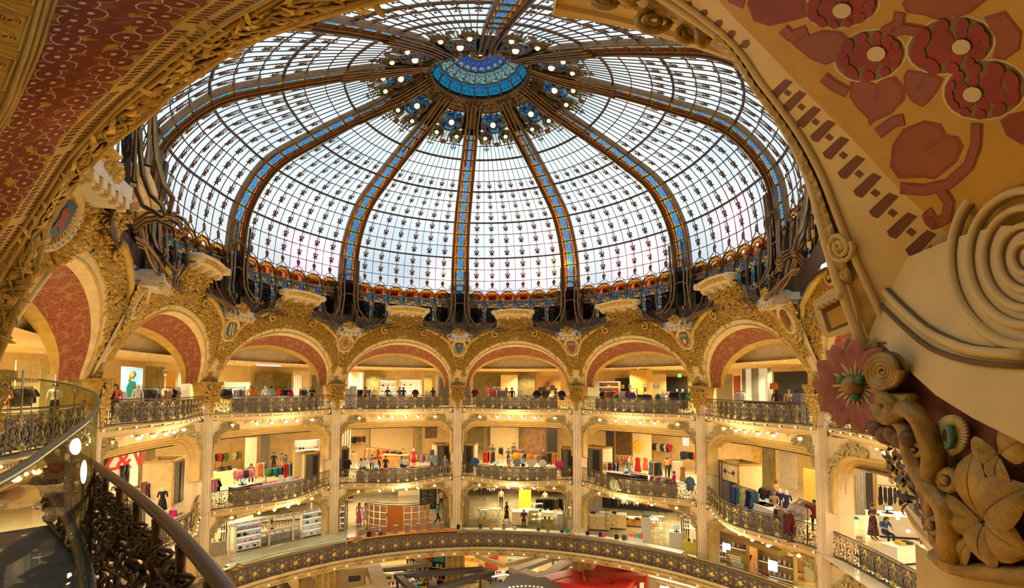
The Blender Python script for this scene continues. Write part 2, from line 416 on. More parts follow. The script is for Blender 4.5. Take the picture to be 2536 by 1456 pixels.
def disc(r,mat,name,seg=16):
 b=MB();b.star([(r*cos(2*pi*i/seg),r*sin(2*pi*i/seg))for i in range(seg)],lambda x,y,h:Vector((x,y,0)),0,1,(0,0),uv=True);return b.mesh(name,mat)
DISC_BIG=disc(.66,ST_MED,'stained_pane');DISC_SMALL=disc(.42,ST_GREEN,'stained_pane')
b=MB();b.sph((0,0,.10),.17,0,10,6,(1,1,.8));G_BIG=b.mesh('globe',LAMPG)
b=MB();b.sph((0,0,.10),.125,0,10,6,(1,1,.8));G_SMALL=b.mesh('globe',LAMPG)
def spiral(c,r,turns,a0,sgn=1,n=18,z=0.0):
 return[(c[0]+r*(1-i/n*.85)*cos(a0+sgn*2*pi*turns*i/n),c[1]+r*(1-i/n*.85)*sin(a0+sgn*2*pi*turns*i/n),z)for i in range(n+1)]
b=MB()
for sx in(-1,1):
 b.tube(spiral((sx*.17,-.22),.15,1.2,pi/2+sx*pi/2,-sx,12),.03,3);b.tube(spiral((sx*.12,-.52),.10,1.2,pi/2+sx*pi/2,sx,10),.025,3)
 b.star([(sx*.25+.12*cos(q),-.02+.12*sin(q))for q in(0,1,2,3,4,5)],lambda x,y,h:Vector((x,y,h)),0,1,None,.04)
b.tube([(0,0,0),(0,-.75,0)],.03,3)
FINIAL=b.mesh('scroll_finial',BRONZE)
for j in range(-5,5):
 near=j in(-5,-4,3,4)
 root=thing('dome_segment','white glass dome segment with iron leaves, '+SIDE[j],'dome segment',W(j+.5,*prof(2)))
 inv=Matrix.Translation(-root.location)
 def part(b,name,mats,parent=root,**kw):
  b.v=[tuple(Vector(q)-root.location)for q in b.v];return b.obj(name,mats,parent,**kw)
 rows=RS if j not in(-5,4)else RS[5:]
 for a,c in zip(rows[:-1],rows[1:]):
  for i in range(12):
   b=MB();x0,x1=(i+.06)/12,(i+.94)/12;d=(c-a)*.03
   b.add([D(j,x0,a+d),D(j,x1,a+d),D(j,x1,c-d),D(j,x0,c-d)],[(0,1,2,3)],0,uv=[(0,0),(1,0),(1,1),(0,1)])
   part(b,'pane',R.choice([OPAL,OPAL,OPAL2,OPAL3])if a>6.4 else OPAL2 if a>5.9 and i%2 else OPAL)
 for i in range(1,12):
  b=MB();b.tube([D(j,i/12,rows[0]+(rows[-1]-rows[0])*q/20,.02)for q in range(21)],.024,4,smooth=False,cap=False);part(b,'glazing_bar',STEELBAR)
 for q,a in enumerate(rows):
  big=abs(a-round(a))<.01 and a>2.5
  b=MB();b.tube([D(j,i/8,a,.03)for i in range(9)],.068 if big else.028,4,smooth=False,cap=False);part(b,'glazing_ring',STEELBAR)
 for a in RS[2:11]:
  if a<rows[0]:continue
  for i in(1,3,5,7,9,11):
   p=D(j,i/12,a,.10);M=frame(p,D(j,i/12+.04,a,.10),D(j,i/12,a+.08,.10));M=M@Matrix.Diagonal((-1,1,-1,1))if False else M
   M=M@Matrix.Scale(.93 if a<4.4 else.80,4)
   M.translation=M.translation-root.location;put('leaf_ornament',ORN,root,mat=M)
 def fr(x,s,off=.12):
  M=frame(D(j,x,s,off),D(j,x+.04,s,off),D(j,x,s+.05,off));M.translation=M.translation-root.location;return M
 b=MB()
 for sx in(-1,1):
  pts=[(.5+sx*.42,6.62),(.5+sx*.44,6.8),(.5+sx*.30,6.95),(.5+sx*.25,7.1),(.5+sx*.36,7.3),(.5+sx*.40,7.5),(.5+sx*.30,7.8)]
  b.tube([D(j,x,s,.10)for x,s in pts],.05,4)
  pts=[(.5+sx*.10,6.55),(.5+sx*.07,6.75),(.5+sx*.15,6.92),(.5+sx*.36,7.05),(.5+sx*.40,7.3),(.5+sx*.2,7.55)]
  b.tube([D(j,x,s,.13)for x,s in pts],.05,4)
 part(b,'scroll_web',TUBEM)
 b=MB()
 b.grid(lambda u,v:D(j,u,7.52+.48*v,.04),8,3,0);part(b,'dark_collar',BRONZE)
 for x0,x1,s0,s1,mt in((.0,.22,7.0,7.5,ST_MED),(.78,1,7.0,7.5,ST_MED),(.40,.60,6.62,6.95,ST_PALE),(.22,.40,6.72,7.0,ST_MED),(.60,.78,6.72,7.0,ST_MED),(.22,.78,7.0,7.5,ST_MED)):
  b=MB();b.grid(lambda u,v:D(j,x0+(x1-x0)*u,s0+(s1-s0)*v,.03),4,3,0,uvs=((x1-x0)*4,(s1-s0)*4));part(b,'stained_pane',mt)
 for x,s,dm,rg,gl,big in((.5,7.2,DISC_BIG,RING_BIG,G_BIG,1),(.215,6.78,DISC_SMALL,RING_SMALL,G_SMALL,0),(.785,6.78,DISC_SMALL,RING_SMALL,G_SMALL,0)):
  M=fr(x,s,.10);md=put('rosette',rg,root,mat=M)
  put('stained_pane',dm,md);put('globe',gl,md,label='lit round lamp globe')
  if not big:put('scroll_finial',FINIAL,md,loc=(0,-.42,0))
 b=MB();b.lathe([(.001,.10),(.12,.08),(.2,0)],10);put('boss',b.mesh('boss',BRONZE),root,mat=fr(.5,6.52,.10))
RN={-4:'behind the near arch on the far left',-3:'sweeping down to the far left pier',-2:'third to the left of the middle',-1:'next left of the middle one',0:'running straight down the middle',1:'next right of the middle one',2:'second to the right of the middle one',3:'sweeping down to the far right pier',4:'passing under the right-hand bracket',5:'overhead, cut by the top edge'}
def rib(k):
 root=thing('dome_rib','bronze dome rib inlaid with stained glass, '+RN[k],'dome rib',W(k,*prof(1)))
 L=root.location
 def part(b,name,mats,parent=root,**kw):
  b.v=[tuple(Vector(q)-L)for q in b.v];return b.obj(name,mats,parent,**kw)
 s0=1.0 if abs(k)<4 else(2.0 if k!=5 else 3.7)
 n=40;ss=[s0+(7.55-s0)*i/n for i in range(n+1)]
 for sx in(-1,1):
  b=MB()
  for w0,w1,o0,o1 in((.84,1.0,.0,.22),(.72,.84,.0,.13)):
   def q(u,v):
    s=ss[round(u*n)];c=[(w0,o0),(w0,o1),(w1,o1),(w1,o0)][round(v*3)]
    return Rb(k,sx*rw(s)*c[0],s,c[1])
   b.grid(q,n,3,0,False)
  part(b,'side_beam',RIBM)
  for w,o in((.97,.24),(.75,.15)):
   b=MB();b.tube([Rb(k,sx*rw(s)*w,s,o)for s in ss],.05,5);part(b,'beam_moulding',TUBEM)
 segs=[s0+i/3 for i in range(int((7.0-s0)*3)+1)]
 for a,c in zip(segs[:-1],segs[1:]):
  for x0,x1,mt,nu in((-.72,-.42,ST_EDGE,.5),(-.42,.42,ST_RIB,1),(.42,.72,ST_EDGE,.5)):
   b=MB();b.grid(lambda u,v:Rb(k,(x0+(x1-x0)*u)*rw(a+(c-a)*v),a+(c-a)*v,.05),2,2,0,False,uvs=(nu,1));part(b,'stained_pane',mt)
  for o,rr in((.08,.045),):
   b=MB();b.tube([Rb(k,x*rw(a),a,o)for x in(-.72,0,.72)],rr,4,smooth=False);part(b,'cross_bar',BRONZE)
 for x in(-.42,.42):
  b=MB();b.tube([Rb(k,x*rw(s),s,.08)for s in[s0+(7-s0)*i/24 for i in range(25)]],.03,4,smooth=False);part(b,'lead_bar',BRONZE)
 for x,bend in((-.9,-1),(-.35,-.4),(.35,.4),(.9,1)):
  b=MB();b.tube([Rb(k,x*rw(s)*(1+.5*max(0,s-7.2)*(1 if abs(bend)==1 else.2)),s,.42-.1*abs(s-7))for s in[5.9+2.1*i/12 for i in range(13)]],.055,5);part(b,'end_tube',TUBEM)
 b=MB();b.grid(lambda u,v:Rb(k,(-1.5+3*u)*rw(6.8+1.2*v),6.8+1.2*v,.0),4,6,0,False);part(b,'dark_collar',BRONZE)
 if abs(k)<4:
  for sx in(-1,1):
   for w,e in((.95,.75),(.55,.45)):
    pts=[Rb(k,sx*w*.72,2.6,.45),Rb(k,sx*w*.75,1.9,.50),Rb(k,sx*w*.70,1.2,.52),Rb(k,sx*(w*.8+.05),.75,.55),Rb(k,sx*(w+e*.3),.45,.75),Rb(k,sx*(w+e*.55),.30,1.0),Rb(k,sx*(w+e*.8),.33,1.1),Rb(k,sx*(w+e*.75),.42,1.05)]
    b=MB();b.tube(pts,.075,6);part(b,'foot_tube',TUBEM)
  for s_,hh in((2.0,.5),(1.25,.4)):
   b=MB();b.tube([Rb(k,.5*cos(a),s_+hh*.35*sin(a),.5)for a in[pi*i/8 for i in range(9)]],.06,5);part(b,'arched_hood',BRONZE)
  b=MB();b.grid(lambda u,v:Rb(k,-.30+.6*u,.5+1.5*v,.42),2,3,0,uvs=(1,3));part(b,'stained_pane',ST_NICHE if k%2 else ST_RIB)
  b=MB();b.grid(lambda u,v:Rb(k,-1.5+3.0*u,.2+1.7*v,-.10),4,4,0);part(b,'dark_back',BRONZE)
  for sx in(-1,1):
   M=frame(Rb(k,sx*.62,2.05,.55),Rb(k,sx*.62+.2,2.05,.55),Rb(k,sx*.62,2.2,.55));M.translation-=L
   put('rosette',RING_SMALL,root,mat=M@Matrix.Scale(.7,4))
for k in range(-4,6):rib(k)
lan=thing('dome_lantern','small blue and teal stained glass dome ringed by dark bronze at the crown','lantern',(0,0,34.2))
def Ln(k,t,off=0):
 r=2.62*cos(t*1.42)if t<1 else.35;z=34.25+1.05*sin(min(t,1)*1.42)
 return W(k,max(.33,r),z-off)
def lpart(b,name,mats,parent=lan,**kw):
 b.v=[tuple(Vector(q)-Vector((0,0,34.2)))for q in b.v];return b.obj(name,mats,parent,**kw)
for i in range(20):
 k=-5+i/2
 for t0,t1,mt,u in((0,.40,ST_BLUE,1),(.40,.66,ST_TEAL,.8),(.66,.92,ST_CAP,.6)):
  b=MB();b.grid(lambda u_,v:Ln(k+.5*u_,t0+(t1-t0)*v),3,3,0,uvs=(u,u*1.5));lpart(b,'stained_pane',mt)
 b=MB();b.tube([Ln(k,t/10,.04)for t in range(10)],[.05-.003*t for t in range(10)],4);lpart(b,'lantern_rib',TUBEM)
b=MB()
for t in(.40,.66):b.tube([Ln(-5+i/4,t,.04)for i in range(40)],.04,4,closed=True)
lpart(b,'lantern_ring',BRONZE)
b=MB();b.lathe([(.30,.95),(.42,.9),(.48,.8),(.40,.78),(.32,.85)],16);b.obj('boss',TUBEM,lan)
b=MB()
b.grid(lambda u,v:W(-5+10*u,[2.62,2.62,2.8,3.05,3.1][round(v*4)],[34.35,34.1,33.95,33.98,34.1][round(v*4)]),60,4);lpart(b,'rim',BRONZE)
b=MB()
for rr,zz,t in((2.64,34.12,.06),(3.08,33.98,.07)):b.tube([W(-5+i/6,rr,zz)for i in range(60)],t,5,closed=True)
lpart(b,'rim_moulding',TUBEM)
for i in range(40):
 b=MB();c=W(-5+i/4,2.84,33.9);b.sph(c,.06,0,6,4);lpart(b,'stud',ROSE)
for i in range(20):
 M=frame(W(-5+i/2,3.1,33.93),W(-5+i/2+.05,3.1,33.93),W(-5+i/2,3.0,34.2));M.translation-=Vector((0,0,34.2))
 put('scroll_finial',FINIAL,lan,mat=M@Matrix.Scale(.55,4))
b=MB();rr=[0.40,.40,.52,.58]
for q,(r0,r1,dy)in enumerate(((.37,.62,.0),)):
 b.grid(lambda u,v:Vector(((r0+(r1-r0)*v)*cos(pi*u),0.0,(r0+(r1-r0)*v)*sin(pi*u))),12,1,0,False,uvs=(3,.5))
HOOD=b.mesh('arched_hood',ST_ARCH)
b=MB()
for r0 in(.36,.62):b.tube([(r0*cos(pi*i/12),-.05,r0*sin(pi*i/12))for i in range(13)],.04,4)
b.tube([(.62,-.05,.0),(.64,-.05,.32),(.40,-.05,.66),(0,-.05,.95),(-.40,-.05,.66),(-.64,-.05,.32),(-.62,-.05,0)],.028,4)
b.sph((0,-.05,1.0),.09,0,6,4);b.star([(.16*cos(a),1.16+.2*sin(a))for a in(0,1,2,3,4,5)],lambda x,y,h:Vector((x,-.05-h,y)),0,1,None,.05)
HOODRIM=b.mesh('hood_moulding',TUBEM)
b=MB();b.lathe([(.09,-2.0),(.05,-1.8),(.045,-.5),(.10,-.35),(.14,-.1),(.10,0)],6);b.box((0,0,.0),(.3,.3,.08))
COLON=b.mesh('colonnette',TUBEM)
b=MB()
for dx in(-.22,0,.22):
 b.lathe([(.02,-.08),(.09,-.05),(.12,0)],7,(dx,-.1,0),M=Matrix.Rotation(pi/2,3,'X'))
b.box((0,-.02,.15),(.75,.08,.06));b.box((0,-.02,-.15),(.75,.08,.06))
LATT=b.mesh('lattice_frieze',pm('bronze_lattice',(.28,.20,.10),.4,.5,var=.4,scale=15))
for j in range(-4,4):
 root=thing('niche_arcade','dark arcade of six stained glass niches, '+SIDE[j].replace('above the ','at the ').replace(' niches',''),'arcade',W(j+.5,14.6,21.6))
 L=root.location
 def part(b,name,mats,parent=root,**kw):
  b.v=[tuple(Vector(q)-L)for q in b.v];return b.obj(name,mats,parent,**kw)
 a0,a1=j+.085,j+.915;wk=(a1-a0)/6
 for i in range(6):
  kc=a0+wk*(i+.5);c=W(kc,14.45,24.55);M=frame(c,W(kc+.02,14.45,24.55),W(kc,14.40,25));
  M=M@Matrix.Rotation(-pi/2,4,'X')if False else Matrix((M.col[0].to_3d(),-(M.col[0].to_3d().cross(Vector((0,0,1))))*-1,Vector((0,0,1)))).transposed().to_4x4()
  M.translation=c-L
  sc=Matrix.Diagonal(((W(kc+wk/2,14.45,0)-W(kc-wk/2,14.45,0)).length/1.28,1,1,1))
  put('arched_hood',HOOD,root,mat=M@sc);put('hood_moulding',HOODRIM,root,mat=M@sc)
  M2=M.copy();M2.translation=M2.translation+Vector((0,0,-.28));put('lattice_frieze',LATT,root,mat=M2@sc)
  h=wk*.50
  b=MB();b.grid(lambda u,v:W(kc-h+2*h*u,15.0-.15*sin(pi*u),22.0+2.9*v),3,1,0,uvs=(1,3));part(b,'stained_pane',ST_NICHE,parent=root)
  b=MB();b.grid(lambda u,v:W(kc-h*.9+1.8*h*u,14.9,24.5+.5*v),2,1,0);part(b,'lit_pane',ST_RED if R.random()<.4 else ST_ARCH)
  b=MB();b.grid(lambda u,v:W(kc-wk/2+wk*u,14.66,21.6+1.0*v),2,1,0);part(b,'dark_plinth',BRONZE)
  b=MB()
  b.grid(lambda u,v:W(kc-h*.75+1.5*h*u,14.62,22.6+1.2*v),2,2,0,uvs=(1,1));part(b,'roundel_pane',ST_NICHE)
 for i in range(7):
  kc=a0+wk*i;c=W(kc,14.35,24.5);put('colonnette',COLON,root,loc=c-L,sc=(1,1,1))
  side=j if i<3 else j+1 if i>3 else(j if j%2 else j+1)
  t=abs(kc-side);sg=1 if side==j else-1
  if i in(0,6):t=.1
  pts=[W(kc,14.30,24.2),W(kc,14.25,23.3),W(kc-sg*t*.06,14.2,22.7),W(kc-sg*t*.25,14.1,22.1),W(kc-sg*t*.5,14.0,21.75),W(side+sg*(.07+t*.22),13.9,21.55),W(side+sg*(.06+t*.12),13.85,21.5)]
  b=MB();b.tube(pts,.065,6);part(b,'curved_tube',TUBEM)
  if i not in(3,):
   e=side+sg*(.09+.05*(i if i<3 else 6-i));pts=[W(e+sg*.28,14.2,21.9),W(e+sg*.2,14.0,22.0),W(e+sg*.09,13.8,21.85),W(e,13.6,21.5),W(e-sg*.01,13.55,21.35),W(e+sg*.01,13.5,21.3)]
   b=MB();b.tube(pts,.05,5);b.sph(pts[-1],.1,0,6,4);part(b,'curled_tube',TUBEM)
for k,s,c,p in((.62,2.5,(1,.12,.2),70),(.72,2.45,(1,.25,.15),50),(.86,2.75,(1,.5,.1),40),(.97,2.75,(1,.55,.15),40),(.80,3.35,(1,.1,.2),40),(-1.4,2.6,(1,.15,.4),45),(-1.2,2.5,(1,.2,.4),40),(1.5,2.6,(1,.1,.25),70),(1.7,2.5,(1,.2,.2),60),(-.15,2.5,(1,.45,.2),40),(2.5,2.7,(1,.15,.35),60),(.25,2.5,(1,.2,.3),50)):
 r,z=prof(s);lamp('POINT',W(k,r+.40,z),p*2.2,c,.10)
 # arcade of painted arches under the dome
def SR(z):
 pts=[(14,16),(17.6,16),(20.6,14.7),(23.1,13.84),(24.2,13.5)]
 for(a,p),(c,q)in zip(pts[:-1],pts[1:]):
  if z<=c:return p+(q-p)*max(0,(z-a))/(c-a)
 return 13.5
AB=15.217;AZ0=17.5
def A(th,z,out=0.0):
 a=radians(th);r=SR(z)-out;return Vector((r*sin(a),r*cos(a)-AB,z-AZ0))
def arch_in(t,g=0.0):
 a=pi*(1-t);return(15.7+g*3.2)*cos(a),17.45+(3.35+g)*max(0,sin(a))**.92
OUT=[(-18,17.5),(-18,18.6),(-18,19.8),(-18,21.2),(-15.6,21.0),(-13.6,21.2),(-11.2,21.65),(-8.5,21.95),(-6.0,22.15),(-5.6,22.9)]
OUT=OUT+[(-x,z)for x,z in OUT[::-1]]
def arch_out(t):
 f=t*(len(OUT)-1);i=min(int(f),len(OUT)-2);f-=i
 return OUT[i][0]+(OUT[i+1][0]-OUT[i][0])*f,OUT[i][1]+(OUT[i+1][1]-OUT[i][1])*f
def arch_mid(t,s):
 a=arch_in(t,.0);c=arch_out(t);return a[0]+(c[0]-a[0])*s,a[1]+(c[1]-a[1])*s
AM={}
b=MB();b.grid(lambda u,v:A(*arch_mid(u,v)),57,5,0,False);AM['face']=(b.mesh('arch_face',CREAM),None)
b=MB()
b.grid(lambda u,v:(lambda q:Vector(((SR(q[1])+(15.9-SR(q[1]))*v)*sin(radians(q[0])),(SR(q[1])+(15.9-SR(q[1]))*v)*cos(radians(q[0]))-AB,q[1]-AZ0-.25*v)))(arch_out(.15+.7*u)),40,1,0,False);AM['ledge']=(b.mesh('grey_ledge',STONE),None)
def band(g0,g1,o0,o1,mat,name,n=40,uv=None):
 b=MB();b.grid(lambda u,v:A(*arch_in(u,g0+(g1-g0)*v),o0+(o1-o0)*v),n,1,0,True,uvs=uv);AM[name]=(b.mesh(name,mat),None)
band(.0,.30,.05,.08,IVORY,'archivolt')
b=MB()
for g in(.02,.30):b.tube([A(*arch_in(i/36,g),.07)for i in range(37)],.045,4)
AM['archivolt_moulding']=(b.mesh('archivolt_moulding',OCHRE),None)
def back(t):
 a=pi*(1-t);th=radians(14.1*cos(a));z=17.35+2.5*max(0,sin(a))**.9;r=16.75;return Vector((r*sin(th),r*cos(th)-AB,z-AZ0))
def soff(u,v):return A(*arch_in(u,0),.05).lerp(back(u),v)
for v0,v1,mat,nm in((0,.16,IVORY,'soffit_border'),(.16,.78,FLORAL,'painted_soffit'),(.78,1,OCHRE,'soffit_border')):
 b=MB();b.grid(lambda u,v:soff(u,v0+(v1-v0)*v),40,2,0,True,uvs=(52,6));AM[nm+str(v0)]=(b.mesh(nm,mat),None)
b=MB();b.grid(lambda u,v:back(u)+Vector((0,0,0))if v<.5 else Vector((back(u).x*1.12,back(u).y+.1,max(back(u).z,.0)+(2.2 if back(u).z>.1 else 0))),40,1,0,False);AM['backwall']=(b.mesh('inner_wall',CREAM),None)
for sx in(-1,1):
 b=MB()
 pts=[A(sx*x,z,.14)for x,z in((16.7,19.3),(16.5,19.8),(15.9,20.4),(14.6,20.95),(12.8,21.3),(10.6,21.65),(8.3,21.9),(6.5,21.95))]
 sc=[(6.5-.9+1.25*cos(a),21.55+.38*sin(a))for a in()]
 b.tube(pts,[.03,.06,.10,.14,.17,.19,.18,.16],6)
 b.tube([A(sx*(6.3+1.3*(1-i/22)*sin(2*pi*1.4*i/22)),21.62+.33*(1-i/22)*cos(2*pi*1.4*i/22),.22)for i in range(22)],.07,5)
 AM['mould%d'%sx]=(b.mesh('scrolled_moulding',OCHRE),None)
b=MB()
for i in range(13):
 pass
b.grid(lambda u,v:A(-4.9-.9*v**3+(9.8+1.8*v**3)*u,22.05+.95*v,.06+.35*v**3),12,5,0,True);AM['neck']=(b.mesh('crown_neck',IVORY),None)
b=MB()
prf=[(.30,22.95),(.55,23.0),(.62,23.10),(.62,23.32),(.72,23.36),(.72,23.46),(.55,23.50),(-.3,23.50)]
def corn(u,v):
 i=round(v*(len(prf)-1));o,z=prf[i];e=1+(o-.3)*.12;return A((-6.3+12.6*u)*e,z-.10*(2*u-1)**2,o+.12*(1-(2*u-1)**2))
b.grid(corn,14,len(prf)-1,0,False)
for sx in(-1,1):
 M=Matrix.Rotation(radians(-sx*6.4),3,'Z')
 c=A(sx*6.5,23.2,.55);b.lathe([(.001,-.3),(.19,-.3),(.21,0),(.19,.3),(.001,.3)],10,c,0,Matrix.Rotation(pi/2,3,'X'))
AM['cornice']=(b.mesh('crown_cornice',IVORY),None)
b=MB();b.grid(lambda u,v:A(-5.9+11.8*u,23.13+.17*v-.10*(2*u-1)**2,.66+.13*(1-(2*u-1)**2)),14,1,0);AM['inlay']=(b.mesh('gilded_inlay',GOLD),None)
b=MB()
for x in(-5.4,-1.9,1.9,5.4):b.box(A(x,22.88,.5),(.30,.34,.17),radians(-x));b.box(A(x,22.76,.5),(.2,.24,.1),radians(-x))
AM['dentil']=(b.mesh('dentil',IVORY),None)
def leaf(b,p,t,n,L,w,m=0,curl=.25):
 t=t.normalized();s_=t.cross(n).normalized()
 b.add([p,p+t*L*.45+s_*w+n*L*.08,p+t*L+n*L*curl*.3,p+t*L*.45-s_*w+n*L*.08,p+t*L*.42+n*(L*curl+.015)],[(0,1,4),(1,2,4),(2,3,4),(3,0,4)],m,False)
def relief(b,region,n,L,seed,rnd=True):
 rg=random.Random(seed);k=0;tries=0
 while k<n and tries<n*20:
  tries+=1;th,z=region(rg)
  if th is None:continue
  p=A(th,z,.03);e=A(th+.3,z,.03)-p;g=A(th,z+.1,.03)-p;nrm=g.cross(e).normalized()
  if nrm.y>0:nrm=-nrm
  a=rg.uniform(0,2*pi);t=e.normalized()*cos(a)+g.normalized()*sin(a)
  leaf(b,p,t,nrm,L*rg.uniform(.7,1.3),L*.28,0,.45);k+=1
def reg_arch(rg):
 t=rg.uniform(.06,.94);s=rg.uniform(0,1);a=arch_in(t,.34);c=arch_out(t)
 if abs(c[0])>15.5 or c[1]<20.9:
  f=t if t<.5 else 1-t
  c=((1 if t>.5 else-1)*16.2,max(17.9,min(20.5,17.2+f*20)))
 x,z=a[0]+(c[0]-a[0])*s,a[1]+(c[1]-a[1])*s
 if z>21.85 and abs(x)>5:return None,None
 return x,min(z,22.7)
b=MB();relief(b,reg_arch,1300,.26,3)
relief(b,lambda rg:(rg.uniform(-5,5),rg.uniform(21.3,22.5)),220,.22,5)
rg=random.Random(15)
for i in range(260):
 x=rg.uniform(-5.2,5.2);v=rg.uniform(.0,.82);p=A(x*(1+.12*v**3),22.05+.95*v,.10+.35*v**3);leaf(b,p,Vector((rg.uniform(-1,1),0,rg.uniform(-1,1))),Vector((0,-1,-.35-v*.5)).normalized(),.24,.07,0,.45)
for x,z in((-1.9,22.2),(1.9,22.25),(0,21.75),(-12.5,20.6),(12.5,20.6),(-8,21.4),(8,21.4)):
 p=A(x,z,.10)
 for i in range(7):leaf(b,p,Vector((cos(i*.9),0,sin(i*.9))),Vector((0,-1,.3)),.2,.07,1)
AM['relief']=(b.mesh('gilded_foliage',[GOLD,pm('coppery_flower',(.50,.24,.08),.4,.4,var=.2)]),'stuff')
for q in range(2):
 pass
BAYN={-4:'first bay from left',-3:'second bay from left',-2:'third bay from left',-1:'fourth bay from left',0:'fifth bay from left',1:'sixth bay from left',2:'seventh bay from left',3:'last bay on the right'}
NTH=('first','second','third','fourth','fifth','last')
def bay_matrix(j,z,rbase=AB):
 """place of a bay: the chord between its two piers"""
 a,c=PIER[j],PIER[j+1];x=(c-a);L=x.length;x.normalize();M=Matrix((x,Vector((-x.y,x.x,0)),Vector((0,0,1)))).transposed().to_4x4()
 mid=(a+c)/2;M.translation=Vector((mid.x,mid.y,z));return M@Matrix.Diagonal((L/(2*16*sin(radians(18))),1,1,1))
for j in range(-4,4):
 M=bay_matrix(j,AZ0)
 root=thing('painted_arch','gilded arch with a red painted vault, '+BAYN[j],'arch',mat=M)
 for key,(me,kd)in AM.items():put(me.name.split('.')[0],me,root,kind=kd)
 # columns with capital, fan, shield and pedestal
CM={}
prof_c=[(-.46,.10),(-.46,-.16),(-.36,-.16),(-.36,-.22),(-.27,-.22),(-.27,-.30),(-.17,-.30),(-.17,-.26),(-.08,-.26),(-.08,-.30),(.08,-.30),(.08,-.26),(.17,-.26),(.17,-.30),(.27,-.30),(.27,-.22),(.36,-.22),(.36,-.16),(.46,-.16),(.46,.10),(.62,.35),(.62,.9),(-.62,.9),(-.62,.35)]
def prism(b,pr,z0,z1,m=0,sc0=1,sc1=1):
 n=len(pr);vs=[(x*sc0,y*sc0,z0)for x,y in pr]+[(x*sc1,y*sc1,z1)for x,y in pr]
 b.add(vs,[(i,(i+1)%n,n+(i+1)%n,n+i)for i in range(n)]+[tuple(range(n))[::-1],tuple(range(n,2*n))],m)
prof_c=[(x*.76,y)for x,y in prof_c]
b=MB();prism(b,prof_c,5.5,16.35);CM['shaft']=b.mesh('shaft',CREAM2)
b=MB()
for z,h,e in((5.5,.5,.12),(6.0,.12,.08)):b.box((0,.2,z+h/2),(.78+e,1.1+e,h))
CM['base']=b.mesh('column_base',IVORY)
b=MB();b.grid(lambda u,v:Vector(((.44+.16*v**2)*[-1,-1,1,1][round(u*3)],[.5,-.28-.22*v**2,-.28-.22*v**2,.5][round(u*3)],16.3+1.05*v)),3,4,0,False);b.box((0,.0,17.42),(1.3,1.15,.16));CM['capital']=b.mesh('capital',OLDGOLD)
b=MB();rg=random.Random(4)
for i in range(110):
 x=rg.uniform(-.5,.5);z=rg.uniform(16.3,17.3);y=-.33-.2*((z-16.3)/1.0)**2
 leaf(b,Vector((x,y,z)),Vector((rg.uniform(-.6,.6),0,rg.choice((-1,1))*rg.uniform(.3,1))),Vector((0,-1,0)),.24,.07,0,.5)
for i in range(40):
 z=rg.uniform(15.6,16.4);w=.22*(z-15.5)/.9;leaf(b,Vector((rg.uniform(-w,w),-.31,z)),Vector((rg.uniform(-.5,.5),0,-1)),Vector((0,-1,0)),.2,.06,0,.4)
CM['leaves']=b.mesh('capital_foliage',GOLD)
b=MB()
for x in(-.3,.3):b.tube([(x+q[0],-.52+0*q[2],17.15+q[1])for q in spiral((0,0),.16,1.3,0,1,14)],.045,4)
for i in range(5):b.sph((-.4+.2*i,-.50,16.95),.07,0,6,4)
CM['volute']=b.mesh('volute',pm('coppery_capital',(.50,.25,.10),.4,.4,var=.2))
def F(x,z,out=0.0):
 r=SR(z)-out;return Vector((x,r-16,z))
b=MB();b.grid(lambda u,v:F((-1+2*u)*(.52+.5*v),17.5+3.7*v,.06),2,6,0,False);CM['fan']=b.mesh('fan_panel',CREAM)
b=MB()
for sx in(-1,1):b.tube([F(sx*(.48+.46*v/8),17.55+2.7*v/8,.08)for v in range(9)],.05,4)
for sx in(-1,1):b.tube([F(sx*(.30+.20*v/8),17.55+2.0*v/8,.08)for v in range(9)],.03,4)
CM['fanmould']=b.mesh('fan_moulding',IVORY)
b=MB();rg=random.Random(9)
for z0,z1,w,n in((17.65,18.05,.24,36),(18.75,19.55,.42,110)):
 b.add([F(-w,z0,.07),F(w,z0,.07),F(w*1.12,z1,.07),F(-w*1.12,z1,.07)],[(0,1,2,3)],0)
 for i in range(n):
  leaf(b,F(rg.uniform(-w,w),rg.uniform(z0,z1),.09),Vector((rg.uniform(-1,1),0,rg.uniform(-1,1))),Vector((0,-1,-.3)),.16,.05,0,.5)
for i in range(170):
 a=rg.uniform(0,2*pi);r=rg.uniform(.66,1.05);x,z=r*1.05*cos(a),20.5+r*.95*sin(a)
 if z>21.3:continue
 leaf(b,F(x,z,.08),Vector((cos(a+rg.uniform(-1,1)),0,sin(a))),Vector((0,-1,-.3)),.24,.075,0,.5)
CM['fanleaf']=b.mesh('gilded_foliage',GOLD)
b=MB()
tilt=Matrix.Rotation(-radians(67),3,'X')
Mo=Matrix.Rotation(radians(90+23.5),3,'X')
b.lathe([(.001,.02),(.52,.04),(.56,.10),(.64,.12),(.68,.05),(.70,-.08)],24,F(0,20.5,.10),0,Mo@Matrix.Diagonal((1,1.08,1)))
for i in range(28):
 a=2*pi*i/28;b.sph(F(.60*cos(a),20.5+.60*sin(a),.24),.035,0,5,3)
CM['oval']=b.mesh('oval_medallion',IVORY)
b=MB()
for i in range(36):
 a=2*pi*i/36;b.tube([F(.36*cos(a),20.5+.38*sin(a),.18),F(.53*cos(a),20.5+.55*sin(a),.17)],.022,3,smooth=False)
CM['rays']=b.mesh('ray_border',GOLD)
b=MB();b.box((0,-1.75,21.42),(2.0,1.1,.34));b.box((0,-1.75,21.68),(1.6,.9,.22),top=.6);b.box((0,-1.7,21.16),(1.8,.9,.2))
CM['pedestal']=b.mesh('pedestal',pm('pale_stone',(.72,.66,.54),.6,bump=.2))
b=MB()
for i in range(5):b.box((-.72+.36*i,-2.22,21.14),(.2,.2,.17));b.box((-.72+.36*i,-2.2,21.02),(.14,.14,.1))
CM['dentil']=b.mesh('dentil',IVORY)
b=MB()
